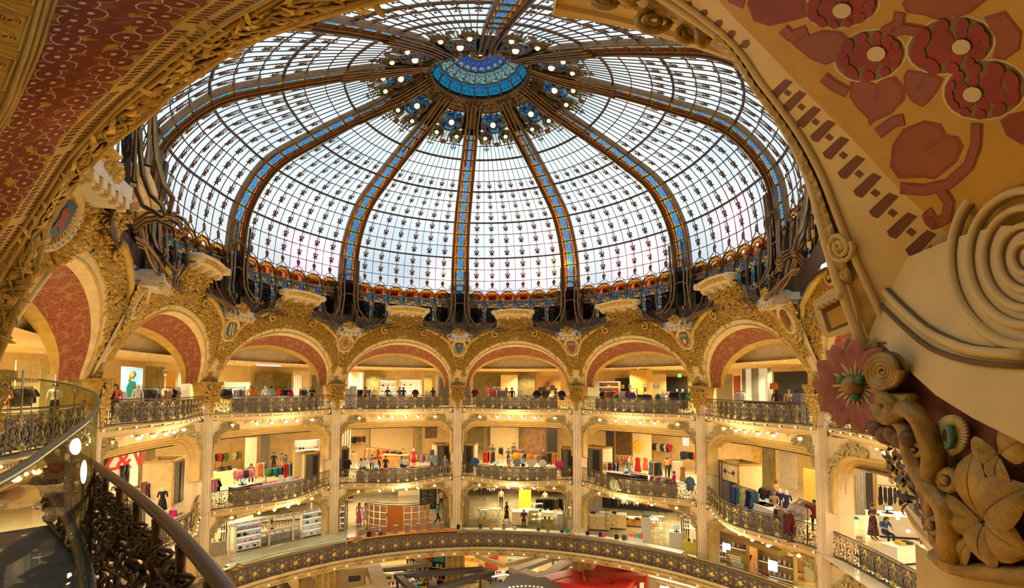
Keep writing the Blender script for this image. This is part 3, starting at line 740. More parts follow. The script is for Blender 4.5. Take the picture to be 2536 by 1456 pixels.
for i in range(60):
 a=rg.uniform(0,2*pi);r=rg.uniform(.0,.45)
 leaf(b,Vector((r*cos(a),-2.25+.3*abs(r),21.65+.38*r*sin(a)*1.2)),Vector((cos(a),-.2,sin(a))),Vector((0,-1,.4)),.28,.09,0,.6)
CM['cluster']=b.mesh('gilded_leaf_cluster',GOLD)
def shield_out(w=.30,h=.36):return[(-w,h),(-w*.3,h*1.04),(w*.3,h*1.04),(w,h),(w,-h*.1),(w*.8,-h*.6),(w*.4,-h*.95),(0,-h*1.15),(-w*.4,-h*.95),(-w*.8,-h*.6),(-w,-h*.1)]
HER=dict(blue=pm('heraldic_blue',(.04,.13,.22),.4,var=.1),red=pm('heraldic_red',(.32,.06,.03),.4,var=.1),gold=pm('heraldic_gold',(.70,.50,.16),.4,.3,var=.1),brown=pm('heraldic_brown',(.25,.10,.03),.5))
SHIELD={-4:('blue','small red bird'),-3:('gold','red star and quarters'),-2:('blue','gold diagonal bands'),-1:('gold','red cross between four rings'),0:('blue','small gold crown'),1:('red','blue chief with three gold crosses'),2:('blue','red base and three gold marks'),3:('red','dark lion'),4:('gold','plain')}
def charge(b,pts,m,o=.245,dz=0,dx=0):
 n=len(pts);b.add([F(x+dx,20.5+z+dz,o)for x,z in pts],[tuple(range(n))],m)
def shield(k,root):
 base,_=SHIELD[k];hm=[HER['blue'],HER['red'],HER['gold'],HER['brown']];mi=dict(blue=0,red=1,gold=2)[base]
 b=MB();b.star(shield_out(),lambda x,y,h:F(x,20.5+y,.22+h),mi,2,(0,0),.015);b.obj('shield',hm,root)
 b=MB();cross=[(-.05,.30),(.05,.30),(.05,.05),(.22,.05),(.22,-.05),(.05,-.05),(.05,-.32),(-.05,-.32),(-.05,-.05),(-.22,-.05),(-.22,.05),(-.05,.05)]
 small=lambda s:[(x*s,z*s)for x,z in cross]
 if k==-1:
  charge(b,cross,1)
  for dx in(-.15,.15):
   for dz in(-.15,.17):b.lathe([(.035,0),(.06,.01),(.085,0)],10,F(dx,20.5+dz,.245),1,Mo)
 elif k==0:
  for i in range(3):charge(b,small(.28),2,dx=-.08+.08*i,dz=.20)
  b.tube([F(-.12,20.60,.25),F(0,20.57,.26),F(.12,20.60,.25)],.022,4,2)
 elif k==-2:
  for i in range(2):charge(b,[(-.26+.22*i,.34),(-.16+.22*i,.34),(.02+.22*i,-.30),(-.08+.22*i,-.30)],2)
 elif k in(1,2):
  charge(b,[(-.29,.35),(.29,.35),(.29,.10),(-.29,.10)]if k==1 else[(-.29,.0),(.29,.0),(.2,-.27),(0,-.40),(-.2,-.27)],0 if k==1 else 1,.238)
  for i in range(3):charge(b,small(.38),2,dx=-.18+.18*i,dz=.22)
  charge(b,[(.0,.02),(.12,-.12),(.05,-.3),(-.08,-.28),(-.13,-.1)],3 if k==1 else 2)
 elif k==-3:
  for dx,dz in((-.14,.16),(.14,.16),(0,-.1)):charge(b,[(x*.5,z*.5)for x,z in leaf_outline(5,.1,.24,pi/2)],1,dx=dx,dz=dz)
 else:
  charge(b,[(.0,.25),(.14,.1),(.1,-.1),(.16,-.25),(0,-.18),(-.14,-.26),(-.08,-.02),(-.15,.12)],3 if k!=-4 else 1)
 b.obj('charge',hm,root,label=SHIELD[k][1])
COLN={-4:'out at far left',-3:'behind the curved glass',-2:'second from left',-1:'third from left',0:'below the middle rib',1:'right of the middle one',2:'second right of the middle',3:'last clear one on right',4:'behind the carved corbel'}
for k in range(-4,5):
 p=PIER[k];a=atan2(p.x,p.y)if k!=-4 else atan2(-.95,-.3)
 root=thing('arcade_column','cream column carrying a shield with '+(SHIELD[k][1]if SHIELD[k][1]!='plain' else 'gold field')+', '+COLN[k],'column',(p.x,p.y,0),-a)
 for key in CM:
  o=put(CM[key].name.split('.')[0],CM[key],root)
  if key in('fanleaf','leaves'):o['kind']='stuff'
 shield(k,root)
b=MB();b.box((0,0,2.5),(1.6,1.2,5.0));b.box((0,0,.3),(1.8,1.4,.6));b.box((0,0,4.7),(1.8,1.4,.4));GP=b.mesh('pier_shaft',pm('veined_stone',(.52,.38,.18),.4,var=.25,scale=2))
b=MB()
for sx in(-.5,.5):b.box((sx,-.62,2.6),(.34,.06,3.6))
GP2=b.mesh('carved_panel',OLDGOLD)
b=MB();rg=random.Random(2)
for i in range(12):b.lathe([(.06,0),(.12,.03),(.17,0)],8,(0,-.62,.95+.29*i),0,Matrix.Rotation(pi/2,3,'X'))
GP3=b.mesh('carved_rosettes',OLDGOLD)
for k,nm in((-2,'left of the photo behind the dark counter'),(-1,'behind the beige square kiosk'),(0,'in the middle between the toy wall and the bright kiosk'),(1,'behind the red kiosks'),(2,'under the right part of the long balcony')):
 p=P(k,17.6,0);root=thing('stone_pier','brown stone ground floor pier with carved front, '+nm,'pier',(p.x,p.y,0),-az(k))
 put('pier_shaft',GP,root);put('carved_panel',GP2,root);put('carved_rosettes',GP3,root)
 # galleries: lintels, slabs, balustrades
def lint_in(t,zb):
 hw,rad=16.3,1.15
 if t<.25:return-hw,zb-2.6+(2.6-rad)*t/.25
 if t<.40:a=pi/2*(t-.25)/.15;return-hw+4.2*(1-cos(a)),zb-rad+rad*sin(a)
 if t<=.60:return(-hw+4.2)*(1-2*(t-.4)/.2),zb
 x,z=lint_in(1-t,zb);return-x,z
def lint_out(t,zb,zt):
 if t<.25:return-17.4,zb-2.6+(zt-zb+1.2)*t/.25
 if t>.75:x,z=lint_out(1-t,zb,zt);return-x,z
 return-17.4+34.8*(t-.25)/.5,zt
def lintel_meshes(zb,zt,z0,deep):
 def Q(q,r):a=radians(q[0]);return Vector((r*sin(a),r*cos(a)-AB,q[1]-z0))
 out=[]
 b=MB();b.grid(lambda u,v:Q(tuple(p+(q-p)*v for p,q in zip(lint_in(u,zb),lint_out(u,zb,zt))),15.95),48,1,0,False);out.append(b.mesh('lintel_face',IVORY))
 b=MB();b.grid(lambda u,v:Q((lint_in(u,zb)[0]*(1-.02*v),lint_in(u,zb)[1]-deep*v*(1 if abs(lint_in(u,zb)[0])<15.9 else.3)),15.95+.75*v),48,2,0,True);out.append(b.mesh('splayed_soffit',CREAM))
 b=MB()
 for g,rr in((.0,.05),):b.tube([Q(lint_in(i/60,zb),15.9)for i in range(61)],rr,4)
 for f in(.35,.7):b.tube([Q((lint_in(.2+.6*i/70,zb)[0]*.97,lint_in(.2+.6*i/70,zb)[1]-deep*f-.02*(i%2)),15.95+.75*f-.03)for i in range(71)],.022,3,smooth=False)
 out.append(b.mesh('wavy_moulding',OCHRE))
 b=MB();rg=random.Random(8)
 for sx in(-1,1):
  for i in range(120):
   t=rg.random();x=sx*(9.0+8.0*t);lo=zb+.02-(max(0,abs(x)-12.0)/4.2)**2*1.1;hi=zb+.62 if abs(x)<15 else zb+.3
   z=rg.uniform(lo+.12,max(lo+.15,min(hi,lo+.2+.7*t)))
   leaf(b,Q((x,z),15.9),Vector((rg.uniform(-1,1),0,rg.uniform(-1,1))),Vector((0,-1,0)),.22,.065,0,.45)
 out.append(b.mesh('gilded_foliage',pm('pale_gilt',(.60,.47,.20),.5,.2,var=.3,scale=9)if zb>12 else MT['pale_gilt']))
 return out
def bulge(t,depth):return 16.05-depth*(sin(pi*t)**2)**.62
def rail_pt(t,depth,o,z):
 a=radians(-17.1+34.2*t);r=bulge(t,depth)-o;return Vector((r*sin(a),r*cos(a)-AB,z))
def slab_mesh(depth,z0):
 prf=[(-1.2,.0),(.10,.0),(.13,-.10),(.06,-.16),(.10,-.24),(.02,-.34),(-.10,-.38),(-.22,-.50),(-1.0,-.52)]
 b=MB();b.grid(lambda u,v:rail_pt(u,depth,*prf[round(v*8)]),36,8,0,False);me=[b.mesh('balcony_cornice',IVORY)]
 b=MB()
 for i in range(90):q=rail_pt((i+.5)/90,depth,.10,-.2);b.box(q,(.045,.05,.06))
 me.append(b.mesh('dentil_row',CREAM))
 b=MB();b.tube([rail_pt(i/36,depth,.14,-.06)for i in range(37)],.05,4);b.tube([rail_pt(i/36,depth,-.2,-.44)for i in range(37)],.05,4);me.append(b.mesh('gilt_line',pm('gilt_line',(.66,.50,.22),.5,.2)if 'gilt_line' not in MT else MT['gilt_line']))
 return me
def iron(b,w=.86,h=1.0,dense=True):
 for sx in(-1,1):
  b.tube([(sx*w*.5,0,.03),(sx*w*.5,0,h*.97)],.016,3,smooth=False)
  b.tube([(sx*w*x,-.02,z)for x,z in((.08,.12),(.30,.22),(.42,.45),(.30,.66),(.12,.60),(.14,.46),(.24,.48))],.02,3,smooth=False)
  b.tube([(sx*w*x,-.02,z)for x,z in((.06,.93),(.22,.88),(.40,.92),(.44,.76),(.32,.72),(.30,.80))],.018,3,smooth=False)
  b.tube([(sx*w*x,-.01,z)for x,z in((.0,.2),(.12,.36),(.06,.56),(.14,.74),(.04,.9))],.016,3,smooth=False)
  if dense:
   for x,z,r in((.25,.34,.05),(.36,.58,.055),(.16,.50,.045),(.40,.28,.05),(.22,.80,.04),(.42,.86,.04),(.33,.12,.05)):
    b.sph((sx*w*x,-.03,z),r,0,5,3,(1,.5,1))
def flower(b,c,r,n=8,m=0):
 b.star([(x*r/.3,y*r/.3)for x,y in leaf_outline(n,.17,.30)],lambda x,y,h:Vector((c[0]+x,c[1]-h,c[2]+y)),m,1,(0,0),r*.45)
b=MB();iron(b);IRON=b.mesh('ironwork',BRONZE)
b=MB();flower(b,(0,-.06,.16),.155,8);flower(b,(0,-.14,.16),.075,6);ROS=b.mesh('gilt_rosette',ROSE)
b=MB();flower(b,(0,-.04,.84),.10,6);b.tube([(0,-.03,.32),(-.05,-.03,.5),(.04,-.03,.66),(0,-.03,.76)],.018,3);flower(b,(-.12,-.04,.74),.05,5);flower(b,(.12,-.04,.74),.05,5);BUD=b.mesh('gilt_bud',ROSE)
b=MB();b.sph((0,-.20,-.14),.036,0,6,4);BL=b.mesh('bulb',BULB)
b=MB();flower(b,(0,-.10,-.10),.10,6);b.tube([(-.16,-.06,-.05),(-.06,-.12,-.12),(0,-.14,-.14),(.06,-.12,-.12),(.16,-.06,-.05)],.022,3);BLH=b.mesh('bulb_holder',BRONZE)
b=MB();b.tube([(q[0],-.05,q[1])for q in spiral((0,-.25),.22,1.3,pi/2,1,14)],.05,4);b.tube([(.0,-.05,0),(.05,-.06,.5),(0,-.05,1.0)],.04,4);b.sph((0,-.05,-.42),.09,0,6,4);ENDS=b.mesh('end_scroll',BRONZE)
b=MB();b.lathe([(.001,.16),(.16,.12),(.2,.04),(.1,0)],8)
for i in range(6):leaf(b,Vector((0,0,.05)),Vector((cos(i*1.05),sin(i*1.05),-.15)),Vector((0,0,-1)),.28,.09,0,.4)
LR=b.mesh('leaf_rose',ROSE)
b=MB();b.sph((0,0,-.10),.11,0,10,6);LG=b.mesh('globe',GLOBE)
b=MB();b.sph((0,0,0),.052,0,8,5);LS=b.mesh('small_globe',GLOBE)
LEV={3:'top gallery',2:'middle gallery'}
LINT={3:lintel_meshes(14.5,15.2,15.6,.5),2:lintel_meshes(9.05,9.6,10.0,.25)}
SLAB={3:slab_mesh(1.5,15.6),2:slab_mesh(2.1,10.0)}
DEP={3:1.5,2:2.1};SL={}
def dep(lv,j):return{(2,3):.3,(3,3):.8,(2,-4):1.0}.get((lv,j),DEP[lv])
def slab(lv,j):
 q=(lv,dep(lv,j));SL[q]=SL.get(q)or(SLAB[lv]if q[1]==DEP[lv]else slab_mesh(q[1],{3:L3,2:L2}[lv]));return SL[q]
for lv in(3,2):
 zf={3:L3,2:L2}[lv]
 for j in range(-4,4):
  M=bay_matrix(j,zf);nm=BAYN[j]
  root=thing('gallery_front','cream balcony front and lintel of the %s, %s'%(LEV[lv],nm),'balcony',mat=M)
  for me in LINT[lv]+slab(lv,j):
   n0=me.name.split('.')[0];put(n0,me,root,kind='stuff' if n0 in('gilded_foliage','dentil_row')else None)
  b=MB();b.grid(lambda u,v:rail_pt(u,dep(lv,j),0.05,.001).lerp(Vector((rail_pt(u,0,-.9,0).x,rail_pt(u,0,-.9,0).y,.001)),v),24,1,0,False);put('balcony_floor',b.mesh('balcony_floor',PALEFLOOR),root)
  bal=thing('balustrade','wrought iron balustrade with gilt flowers on the %s, %s'%(LEV[lv],nm),'balustrade',mat=M)
  b=MB();b.tube([rail_pt(i/40,dep(lv,j),.0,1.05)for i in range(41)],.045,6,flat=.7);put('handrail',b.mesh('handrail',RAILM),bal)
  b=MB();b.tube([rail_pt(i/40,dep(lv,j),.0,.04)for i in range(41)],.035,4);b.tube([rail_pt(i/40,dep(lv,j),.0,.96)for i in range(41)],.02,4);put('bottom_rail',b.mesh('bottom_rail',BRONZE),bal)
  b=MB();b.grid(lambda u,v:rail_pt(.14+.72*u,dep(lv,j),-.14,.08+.84*v),24,1,0,False);put('backing_panel',b.mesh('backing_panel',TAUPE),bal)
  n=12
  for i in range(n):
   t=(i+.5)/n;p=rail_pt(t,dep(lv,j),0,0);q=rail_pt(t+.01,dep(lv,j),0,0)-p;ang=atan2(q.y,q.x)
   wd=(rail_pt((i+1)/n,dep(lv,j),0,0)-rail_pt(i/n,dep(lv,j),0,0)).length/.86
   put('ironwork',IRON,bal,loc=p,rz=ang,sc=(wd,1,1));put('gilt_rosette',ROS,bal,loc=p,rz=ang);put('gilt_bud',BUD,bal,loc=p,rz=ang)
   put('bulb_holder',BLH,root,loc=p,rz=ang);put('bulb',BL,root,loc=p,rz=ang)
  for t in(0,1):
   put('end_scroll',ENDS,bal,loc=rail_pt(t,dep(lv,j),.05,0),rz=0)
  for i,t in enumerate((.17,.33,.44,.56,.67,.83)):
   p=rail_pt(t,dep(lv,j)*.8,-.35,-.62 if lv==3 else-.62);p.z=-.60
   lo=thing('globe_lamp','%s %s lamp under the %s, %s'%(NTH[i],'single globe' if i in(0,5)else 'gilt four-globe',LEV[lv],nm),'lamp',mat=M@Matrix.Translation(p),group='globe lamps under the %s'%LEV[lv])
   put('leaf_rose',LR,lo);put('globe',LG,lo)
   if i not in(0,5):
    for a in(0,pi*.66,pi*1.33):put('small_globe',LS,lo,loc=(.25*cos(a),.25*sin(a),.0))
M=bay_matrix(1,L2);t=.41;p=rail_pt(t,2.1,.16,.42);q=rail_pt(t+.01,2.1,.16,.42)-p;ang=atan2(q.y,q.x)
ck=thing('round_clock','round pale green clock hung on the middle balustrade','clock',mat=M@Matrix.Translation(p)@Matrix.Rotation(ang,4,'Z'))
Rx=Matrix.Rotation(pi/2,3,'X')
b=MB();b.lathe([(.001,.06),(.36,.06)],20,M=Rx);b.obj('dial',pm('clock_dial',(.50,.58,.46),.4,var=.05),ck)
b=MB();b.lathe([(.35,-.05),(.36,.10),(.42,.10),(.43,-.05)],20,M=Rx);b.obj('case',BRASS,ck)
b=MB();b.box((0,-.08,.12),(.03,.02,.26));b.box((0,-.08,-.09),(.04,.02,.2));b.obj('hands',DARK,ck)
for i in range(12):
 b=MB();a=i*pi/6;b.box((.30*sin(a),-.065,.30*cos(a)),(.02,.01,.05));b.obj('hour_mark',DARK,ck)
 # long balcony of the first floor
def ob(s,o,z):a=s/OR;r=OR-o;return Vector((OC.x+r*sin(a),OC.y+r*cos(a),z))
SA,SB=-23.0,27.0
gal=thing('long_balcony','long curved cream balcony front sweeping across the bottom of the hall','balcony',(0,OC.y+OR,L1))
def gp(b,name,mats,parent=gal,**kw):
 b.v=[tuple(Vector(q)-Vector(parent.location))for q in b.v];return b.obj(name,mats,parent,**kw)
prf=[(-.4,.02),(.10,.02),(.16,-.08),(.10,-.18),(.22,-.24),(.22,-.34),(.10,-.40),(.12,-.52),(.02,-.58),(-.10,-.66),(-.5,-.68)]
n=90
for i0,i1,mt,nm in((0,4,CREAM,'cornice_top'),(4,8,IVORY,'cornice_band'),(8,10,CREAM,'cornice_foot')):
 b=MB();b.grid(lambda u,v:ob(SA+(SB-SA)*u,prf[i0+round(v*(i1-i0))][0],L1+prf[i0+round(v*(i1-i0))][1]),n,i1-i0,0,False);gp(b,nm,mt)
b=MB()
for o,z,r in((.2,-.1,.04),(.26,-.29,.04),(.14,-.5,.05)):b.tube([ob(SA+(SB-SA)*i/n,o,L1+z)for i in range(n+1)],r,4)
gp(b,'gilt_line',MT['gilt_line'])
bal=thing('long_balustrade','long wrought iron balustrade with gilt flowers along the first floor','balustrade',(0,OC.y+OR,L1))
b=MB();b.tube([ob(SA+(SB-SA)*i/n,0,L1+1.2)for i in range(n+1)],.05,6);gp(b,'handrail',BRASS,bal)
b=MB();b.tube([ob(SA+(SB-SA)*i/n,0.02,L1+.06)for i in range(n+1)],.05,4);b.tube([ob(SA+(SB-SA)*i/n,.02,L1+.98)for i in range(n+1)],.025,4);gp(b,'bottom_rail',BRONZE,bal)
b=MB();b.grid(lambda u,v:ob(SA+(SB-SA)*u,-.12,L1+.05+.95*v),n,1);gp(b,'backing_panel',TAUPE,bal)
b=MB();b.grid(lambda u,v:ob(SA+(SB-SA)*u,-.35*v,L1+1.17),n,1);gp(b,'mirror_ledge',CHROME,bal)
m_=58
b=MB();flower(b,(0,-.08,.46),.20,6);flower(b,(0,-.16,.46),.09,5);ROSL=b.mesh('gilt_rosette',ROSE)
b=MB();iron(b,.86,1.0)
for x,z in((-.25,.3),(.25,.3),(-.25,.62),(.25,.62),(0,.82),(0,.14)):flower(b,(x,-.05,z),.09,6,1)
IRONL=b.mesh('ironwork',[BRONZE,pm('pale_bronze_flower',(.42,.30,.18),.4,.5,var=.2)])
b=MB();flower(b,(0,-.1,1.16),.26,7);flower(b,(-.25,-.05,1.1),.14,6);flower(b,(.25,-.05,1.1),.14,6);flower(b,(0,-.2,1.24),.12,6);b.tube([(-.3,-.05,1.15),(-.1,-.1,1.32),(0,-.1,1.42),(.1,-.1,1.32),(.3,-.05,1.15)],.04,4);CLU=b.mesh('gilt_cluster',pm('dull_gilt',(.40,.28,.12),.4,.5,var=.3,scale=12))
b=MB();flower(b,(0,-.24,-.28),.22,6);b.tube([(-.3,-.2,-.1),(-.1,-.28,-.3),(.1,-.28,-.3),(.3,-.2,-.1)],.03,3);CLB=b.mesh('gilt_bracket',MT['dull_gilt'])
for i in range(m_):
 s=SA+(SB-SA)*(i+.5)/m_;p=ob(s,0,0)-Vector((0,OC.y+OR,0));a=-s/OR
 put('ironwork',IRONL,bal,loc=p,rz=a);put('gilt_rosette',ROSL,bal,loc=p,rz=a)
 put('bulb_holder',BLH if i%3 else CLB,gal,loc=p+Vector((0,0,-.05)),rz=a);put('bulb',BL,gal,loc=p+Vector((0,0,-.28)),rz=a)
for s in(-17.6,-9.8,-2.1,5.9,13.7,21):
 put('gilt_cluster',CLU,bal,loc=ob(s,0,0)-Vector((0,OC.y+OR,0)),rz=-s/OR)
 # the near arch that frames the view
def nplane(u,v,w=0.0):
 d=sight(u,v);return EYE+d*((5.43-1.053*w)/(d.y+.33*d.x))
BACK=Vector((-.313,-.950,0))
def resample(pts,n):
 L=[0]
 for a,b_ in zip(pts[:-1],pts[1:]):L.append(L[-1]+(b_-a).length)
 out=[];i=0
 for q in range(n+1):
  s=L[-1]*q/n
  while i<len(pts)-2 and L[i+1]<s:i+=1
  t=(s-L[i])/max(1e-9,L[i+1]-L[i]);p0=pts[max(0,i-1)];p1=pts[i];p2=pts[i+1];p3=pts[min(len(pts)-1,i+2)]
  out.append(.5*((2*p1)+(p2-p0)*t+(2*p0-5*p1+4*p2-p3)*t*t+(3*p1-p0-3*p2+p3)*t**3)if len(pts)>3 else p1.lerp(p2,t))
 return out
NL=60
EL=[(0.0,[(-60,1010),(0,880),(38,777),(64,713),(94,645),(111,568),(140,513),(183,453),(221,407),(255,368),(308,325),(381,272),(417,231),(465,197),(517,160),(572,123),(650,84),(720,60),(800,32),(929,0),(1040,-25)]),(.30,[(-110,900),(-40,760),(0,692),(26,645),(85,543),(140,462),(192,377),(263,295),(331,238),(400,186),(471,128),(526,91),(609,43),(673,4),(800,-60)]),(.40,[(-130,870),(-60,740),(0,645),(43,580),(120,462),(170,385),(224,325),(286,260),(360,198),(430,140),(508,87),(570,45),(643,5),(760,-60)]),(.62,[(-190,830),(-90,700),(0,585),(47,513),(115,411),(163,330),(249,247),(330,165),(420,77),(490,27),(529,0),(640,-75)]),(1.35,[(-330,760),(-220,620),(-100,455),(0,315),(57,204),(95,120),(125,30),(160,-60),(215,-190)]),(1.50,[(-370,740),(-260,600),(-120,430),(0,283),(45,172),(70,100),(97,0),(125,-90),(170,-230)]),(2.30,[(-620,640),(-500,480),(-330,300),(-230,170),(-140,0),(-90,-130),(-40,-330)])]
CL=[resample([nplane(u,v,w)for u,v in pts],NL)for w,pts in EL]
def left(i,s,t,h=0.0):
 f=min(max(t,0),1)*NL;k=min(int(f),NL-1);f-=k
 a=CL[i][k].lerp(CL[i][k+1],f);c=CL[i+1][k].lerp(CL[i+1][k+1],f);p=a.lerp(c,s)
 if h:
  n=(CL[i][k+1]-CL[i][k]).cross(c-a).normalized()
  if n.dot(EYE-p)<0:n=-n
  p=p+n*h
 return p
NEARCREAM=pm('near_cream_plaster',(.66,.46,.15),.6,bump=.25,scale=2,var=.1,bscale=12)
NEAROCHRE=pm('near_ochre_ground',(.50,.27,.02),.65,var=.10,scale=3,bump=.2,bscale=20)
PAINT=dict(red=pm('paint_red',(.22,.040,.012),.7,var=.15),pink=pm('paint_rose',(.27,.075,.035),.7,var=.12),deep=pm('paint_deep_red',(.27,.022,.006),.7,var=.2),orange=pm('paint_terracotta',(.29,.075,.015),.7,var=.12),olive=pm('paint_olive',(.20,.12,.02),.7,var=.1),cream=pm('paint_cream',(.62,.48,.24),.7,var=.1),brown=pm('paint_brown',(.16,.05,.012),.7,var=.1),line=pm('paint_dark_red',(.24,.05,.012),.7,var=.1))
va=thing('painted_vault','ochre vault of the near arch painted with red flowers, filling the upper left corner','vault',CL[3][NL//2])
def vp(b,name,mats,parent=va,**kw):
 L=Vector(parent.location)if parent.parent is None else Vector(parent.parent.location)
 b.v=[tuple(Vector(q)-L)for q in b.v];return b.obj(name,mats,parent,**kw)
for i,mt,nm in((0,OLDGOLD,'relief_ground'),(1,NEARCREAM,'plain_moulding'),(2,NEARCREAM,'stencilled_border'),(3,NEAROCHRE,'painted_ground'),(4,NEARCREAM,'plain_moulding'),(5,NEAROCHRE,'panelled_border')):
 b=MB();b.grid(lambda u,v:left(i,v,u),NL,3,0,True);vp(b,nm,mt)
b=MB()
for i,s,r in((0,0.0,.05),(0,.12,.03),(1,0.0,.04),(1,1,.03),(4,0,.025),(4,.55,.03),(5,0,.03)):b.tube([left(i,s,q/NL,.02)for q in range(NL+1)],r,6)
vp(b,'bead_moulding',pm('near_ochre_moulding',(.50,.32,.07),.5,.1,var=.15))
rg=random.Random(21)
def relief_leaf(b,p,t,n,L,w,hgt=.5,m=0):
 """carved leaf with a rounded back and a groove down the middle"""
 t=t.normalized();s_=t.cross(n).normalized();vs=[p];fs=[]
 prof_=((.08,.30),(.2,.62),(.38,.95),(.56,1.0),(.74,.8),(.89,.42));cr=((-1,0),(-.72,.40),(-.38,.55),(0,.16),(.38,.55),(.72,.40),(1,0));K=len(cr)
 for q,ww in prof_:
  c=p+t*L*q+n*L*hgt*.28*sin(pi*q)
  vs+=[c+s_*w*ww*x+n*w*hgt*1.1*y*ww for x,y in cr]
 vs.append(p+t*L-n*.01);N=len(prof_)
 for q in range(K-1):fs.append((0,1+q,2+q))
 for k in range(N-1):
  for q in range(K-1):a=1+k*K+q;fs.append((a,a+K,a+K+1,a+1))
 for q in range(K-1):a=1+(N-1)*K+q;fs.append((a,1+N*K,a+1))
 b.add(vs,[f[::-1]for f in fs],m,True)
for q in range(260):
 t=(q+.5)/260;s=.16+.68*(q%4)/3;p=left(0,s,t,.01);e=left(0,s,t+.01)-left(0,s,t);n=(EYE-p).normalized();n=(left(0,s,t,.05)-left(0,s,t)).normalized()
 sd=left(0,min(1,s+.1),t)-left(0,s,t);a=rg.uniform(-1.2,1.2)+(pi if q%4==0 else 0)
 d=e.normalized()*cos(a)+sd.normalized()*sin(a)
 b=MB()
 if q%5==2:
  for k in range(6):relief_leaf(b,p,e.normalized()*cos(k*1.05)+sd.normalized()*sin(k*1.05),n,.15,.04,.5)
  vp(b,'carved_blossom',OLDGOLD)
 else:
  relief_leaf(b,p,d,n,rg.uniform(.22,.34),rg.uniform(.035,.055),.55);vp(b,'carved_leaf',GOLD if rg.random()<.5 else OLDGOLD)
for ph in(0,pi):
 b=MB();b.tube([left(0,.5+.30*sin(q*.5+ph),q/160,.05)for q in range(160)],.022,5);vp(b,'carved_ribbon',OLDGOLD)
for row,ln in((.72,.17),(.22,.12)):
 for q in range(120):
  if(q//10)%2==1 and q%10>7:continue
  t=(q+.5)/120;b=MB();hw=.0020
  b.add([left(2,row-ln,t-hw,.004),left(2,row+ln,t-hw,.004),left(2,row+ln,t+hw,.004),left(2,row-ln,t+hw,.004)],[(0,1,2,3)]);vp(b,'stencil_dash',PAINT['brown'])
LENL=sum((CL[3][q+1]-CL[3][q]).length for q in range(NL));WIDL=.75
def paint_left(outline,s,t,m,name,h,ang=0,rings=1,c=(0,0)):
 b=MB();b.star([(x*cos(ang)-y*sin(ang),x*sin(ang)+y*cos(ang))for x,y in outline],lambda x,y,hh:left(3,min(1,max(0,s+x/WIDL)),t+y/LENL,h),0,rings,c);return vp(b,name,m)
def ell(a,b_,n=14,ph=0):return[(a*cos(2*pi*i/n+ph),b_*sin(2*pi*i/n+ph))for i in range(n)]
def petal(L=.12,w=.05):return[(0,0),(w*.8,L*.3),(w,L*.55),(w*.5,L*.85),(0,L),(-w*.5,L*.85),(-w,L*.55),(-w*.8,L*.3)]
per=26
for q in range(per):
 t0=q/per
 for s,dt,big in((.16,0,1),(.30,.45,1),(.80,.1,1),(.70,.6,1),(.90,.55,0)):
  t=t0+dt/per;r=.092 if big else.075
  if s>.6 or True:
   for k in range(4):
    a=rg.uniform(0,6.28);paint_left(petal(.19,.06),s,t,PAINT['pink'],'painted_leaf',.003+.0004*k,a,1,(0,.08))
  paint_left(ell(r*1.12,r*1.12),s,t,PAINT['cream'],'painted_halo',.0056);paint_left(ell(r,r),s,t,PAINT['red'],'painted_flower',.0072);paint_left(ell(.024,.024,8),s,t,PAINT['cream'],'painted_eye',.009)
 for dt in(.1,.4,.7,.95):
  t=t0+dt/per;s=.50+.06*sin(q*3+dt*9);paint_left(ell(.085,.05,10),s,t,PAINT['line'],'painted_leaf',.004,rg.uniform(-.5,.5));paint_left(ell(.06,.032,8),s,t,PAINT['red'],'painted_leaf',.006,rg.uniform(-.5,.5))
for q in range(8):
 t=.42+q*.085;b=MB();pts=[(.08,-.033),(.08,.033),(.5,.036),(.92,.033),(.92,-.033),(.5,-.036)]
 b.tube([left(5,x,t+y,.01)for x,y in pts],.02,4,closed=True);vp(b,'panel_frame',PAINT['orange']if False else MT['near_ochre_moulding'])
 for y in(-.016,.016):
  b=MB();b.tube([left(5,.28+p[0],t+y+p[1],.012)for p in[(.16*cos(a)*(1-a/22),.010*sin(a)*(1-a/22))for a in[i*.6 for i in range(30)]]],.012,4);vp(b,'painted_scroll',pm('gilt_scroll',(.50,.28,.03),.5,.2)if 'gilt_scroll' not in MT else MT['gilt_scroll'])
NR=50
ER=[(1500,-120),(1600,-40),(1660,0),(1735,50),(1790,90),(1835,140),(1870,200),(1915,262),(1960,330),(1992,395),(2018,464),(2036,536),(2056,616),(2080,697),(2108,770),(2132,835),(2150,885)]
E0=resample([nplane(u,v,0)for u,v in ER],NR)
E3p=[(1560,-170),(1680,-80),(1760,-20),(1810,35),(1873,99),(1925,153),(1977,208),(2037,270),(2097,330),(2150,386),(2200,440),(2250,490),(2300,535),(2345,577),(2390,628),(2440,690),(2490,740)]
E3=resample([nplane(u,v,.62)for u,v in E3p],NR)
def vault(t,w,h=0.0):
 f=min(max(t,0),1)*NR;k=min(int(f),NR-1);f-=k
 a=E0[k].lerp(E0[k+1],f);c=E3[k].lerp(E3[k+1],f)
 p=a.lerp(c,w/.62)if w<.62 else c+BACK*(w-.62)
 if h:
  g=(E3[k+1]-E3[k]).normalized();n=g.cross(BACK if w>.62 else(c-a)).normalized()
  if n.dot(EYE-p)<0:n=-n
  p=p+n*h
 return p
def proj(p):
 q=p-EYE;z=q.dot(_f);return PX+FPX*q.dot(CX)/z,PY-FPX*q.dot(CY)/z
CANDS=[(t/60,.0+w*.05)for t in range(61)for w in range(60)]
CPIX=[]
for t,w in CANDS:
 p=vault(t,w);CPIX.append(proj(p)if(p-EYE).dot(_f)>.4 else(-9e9,-9e9))
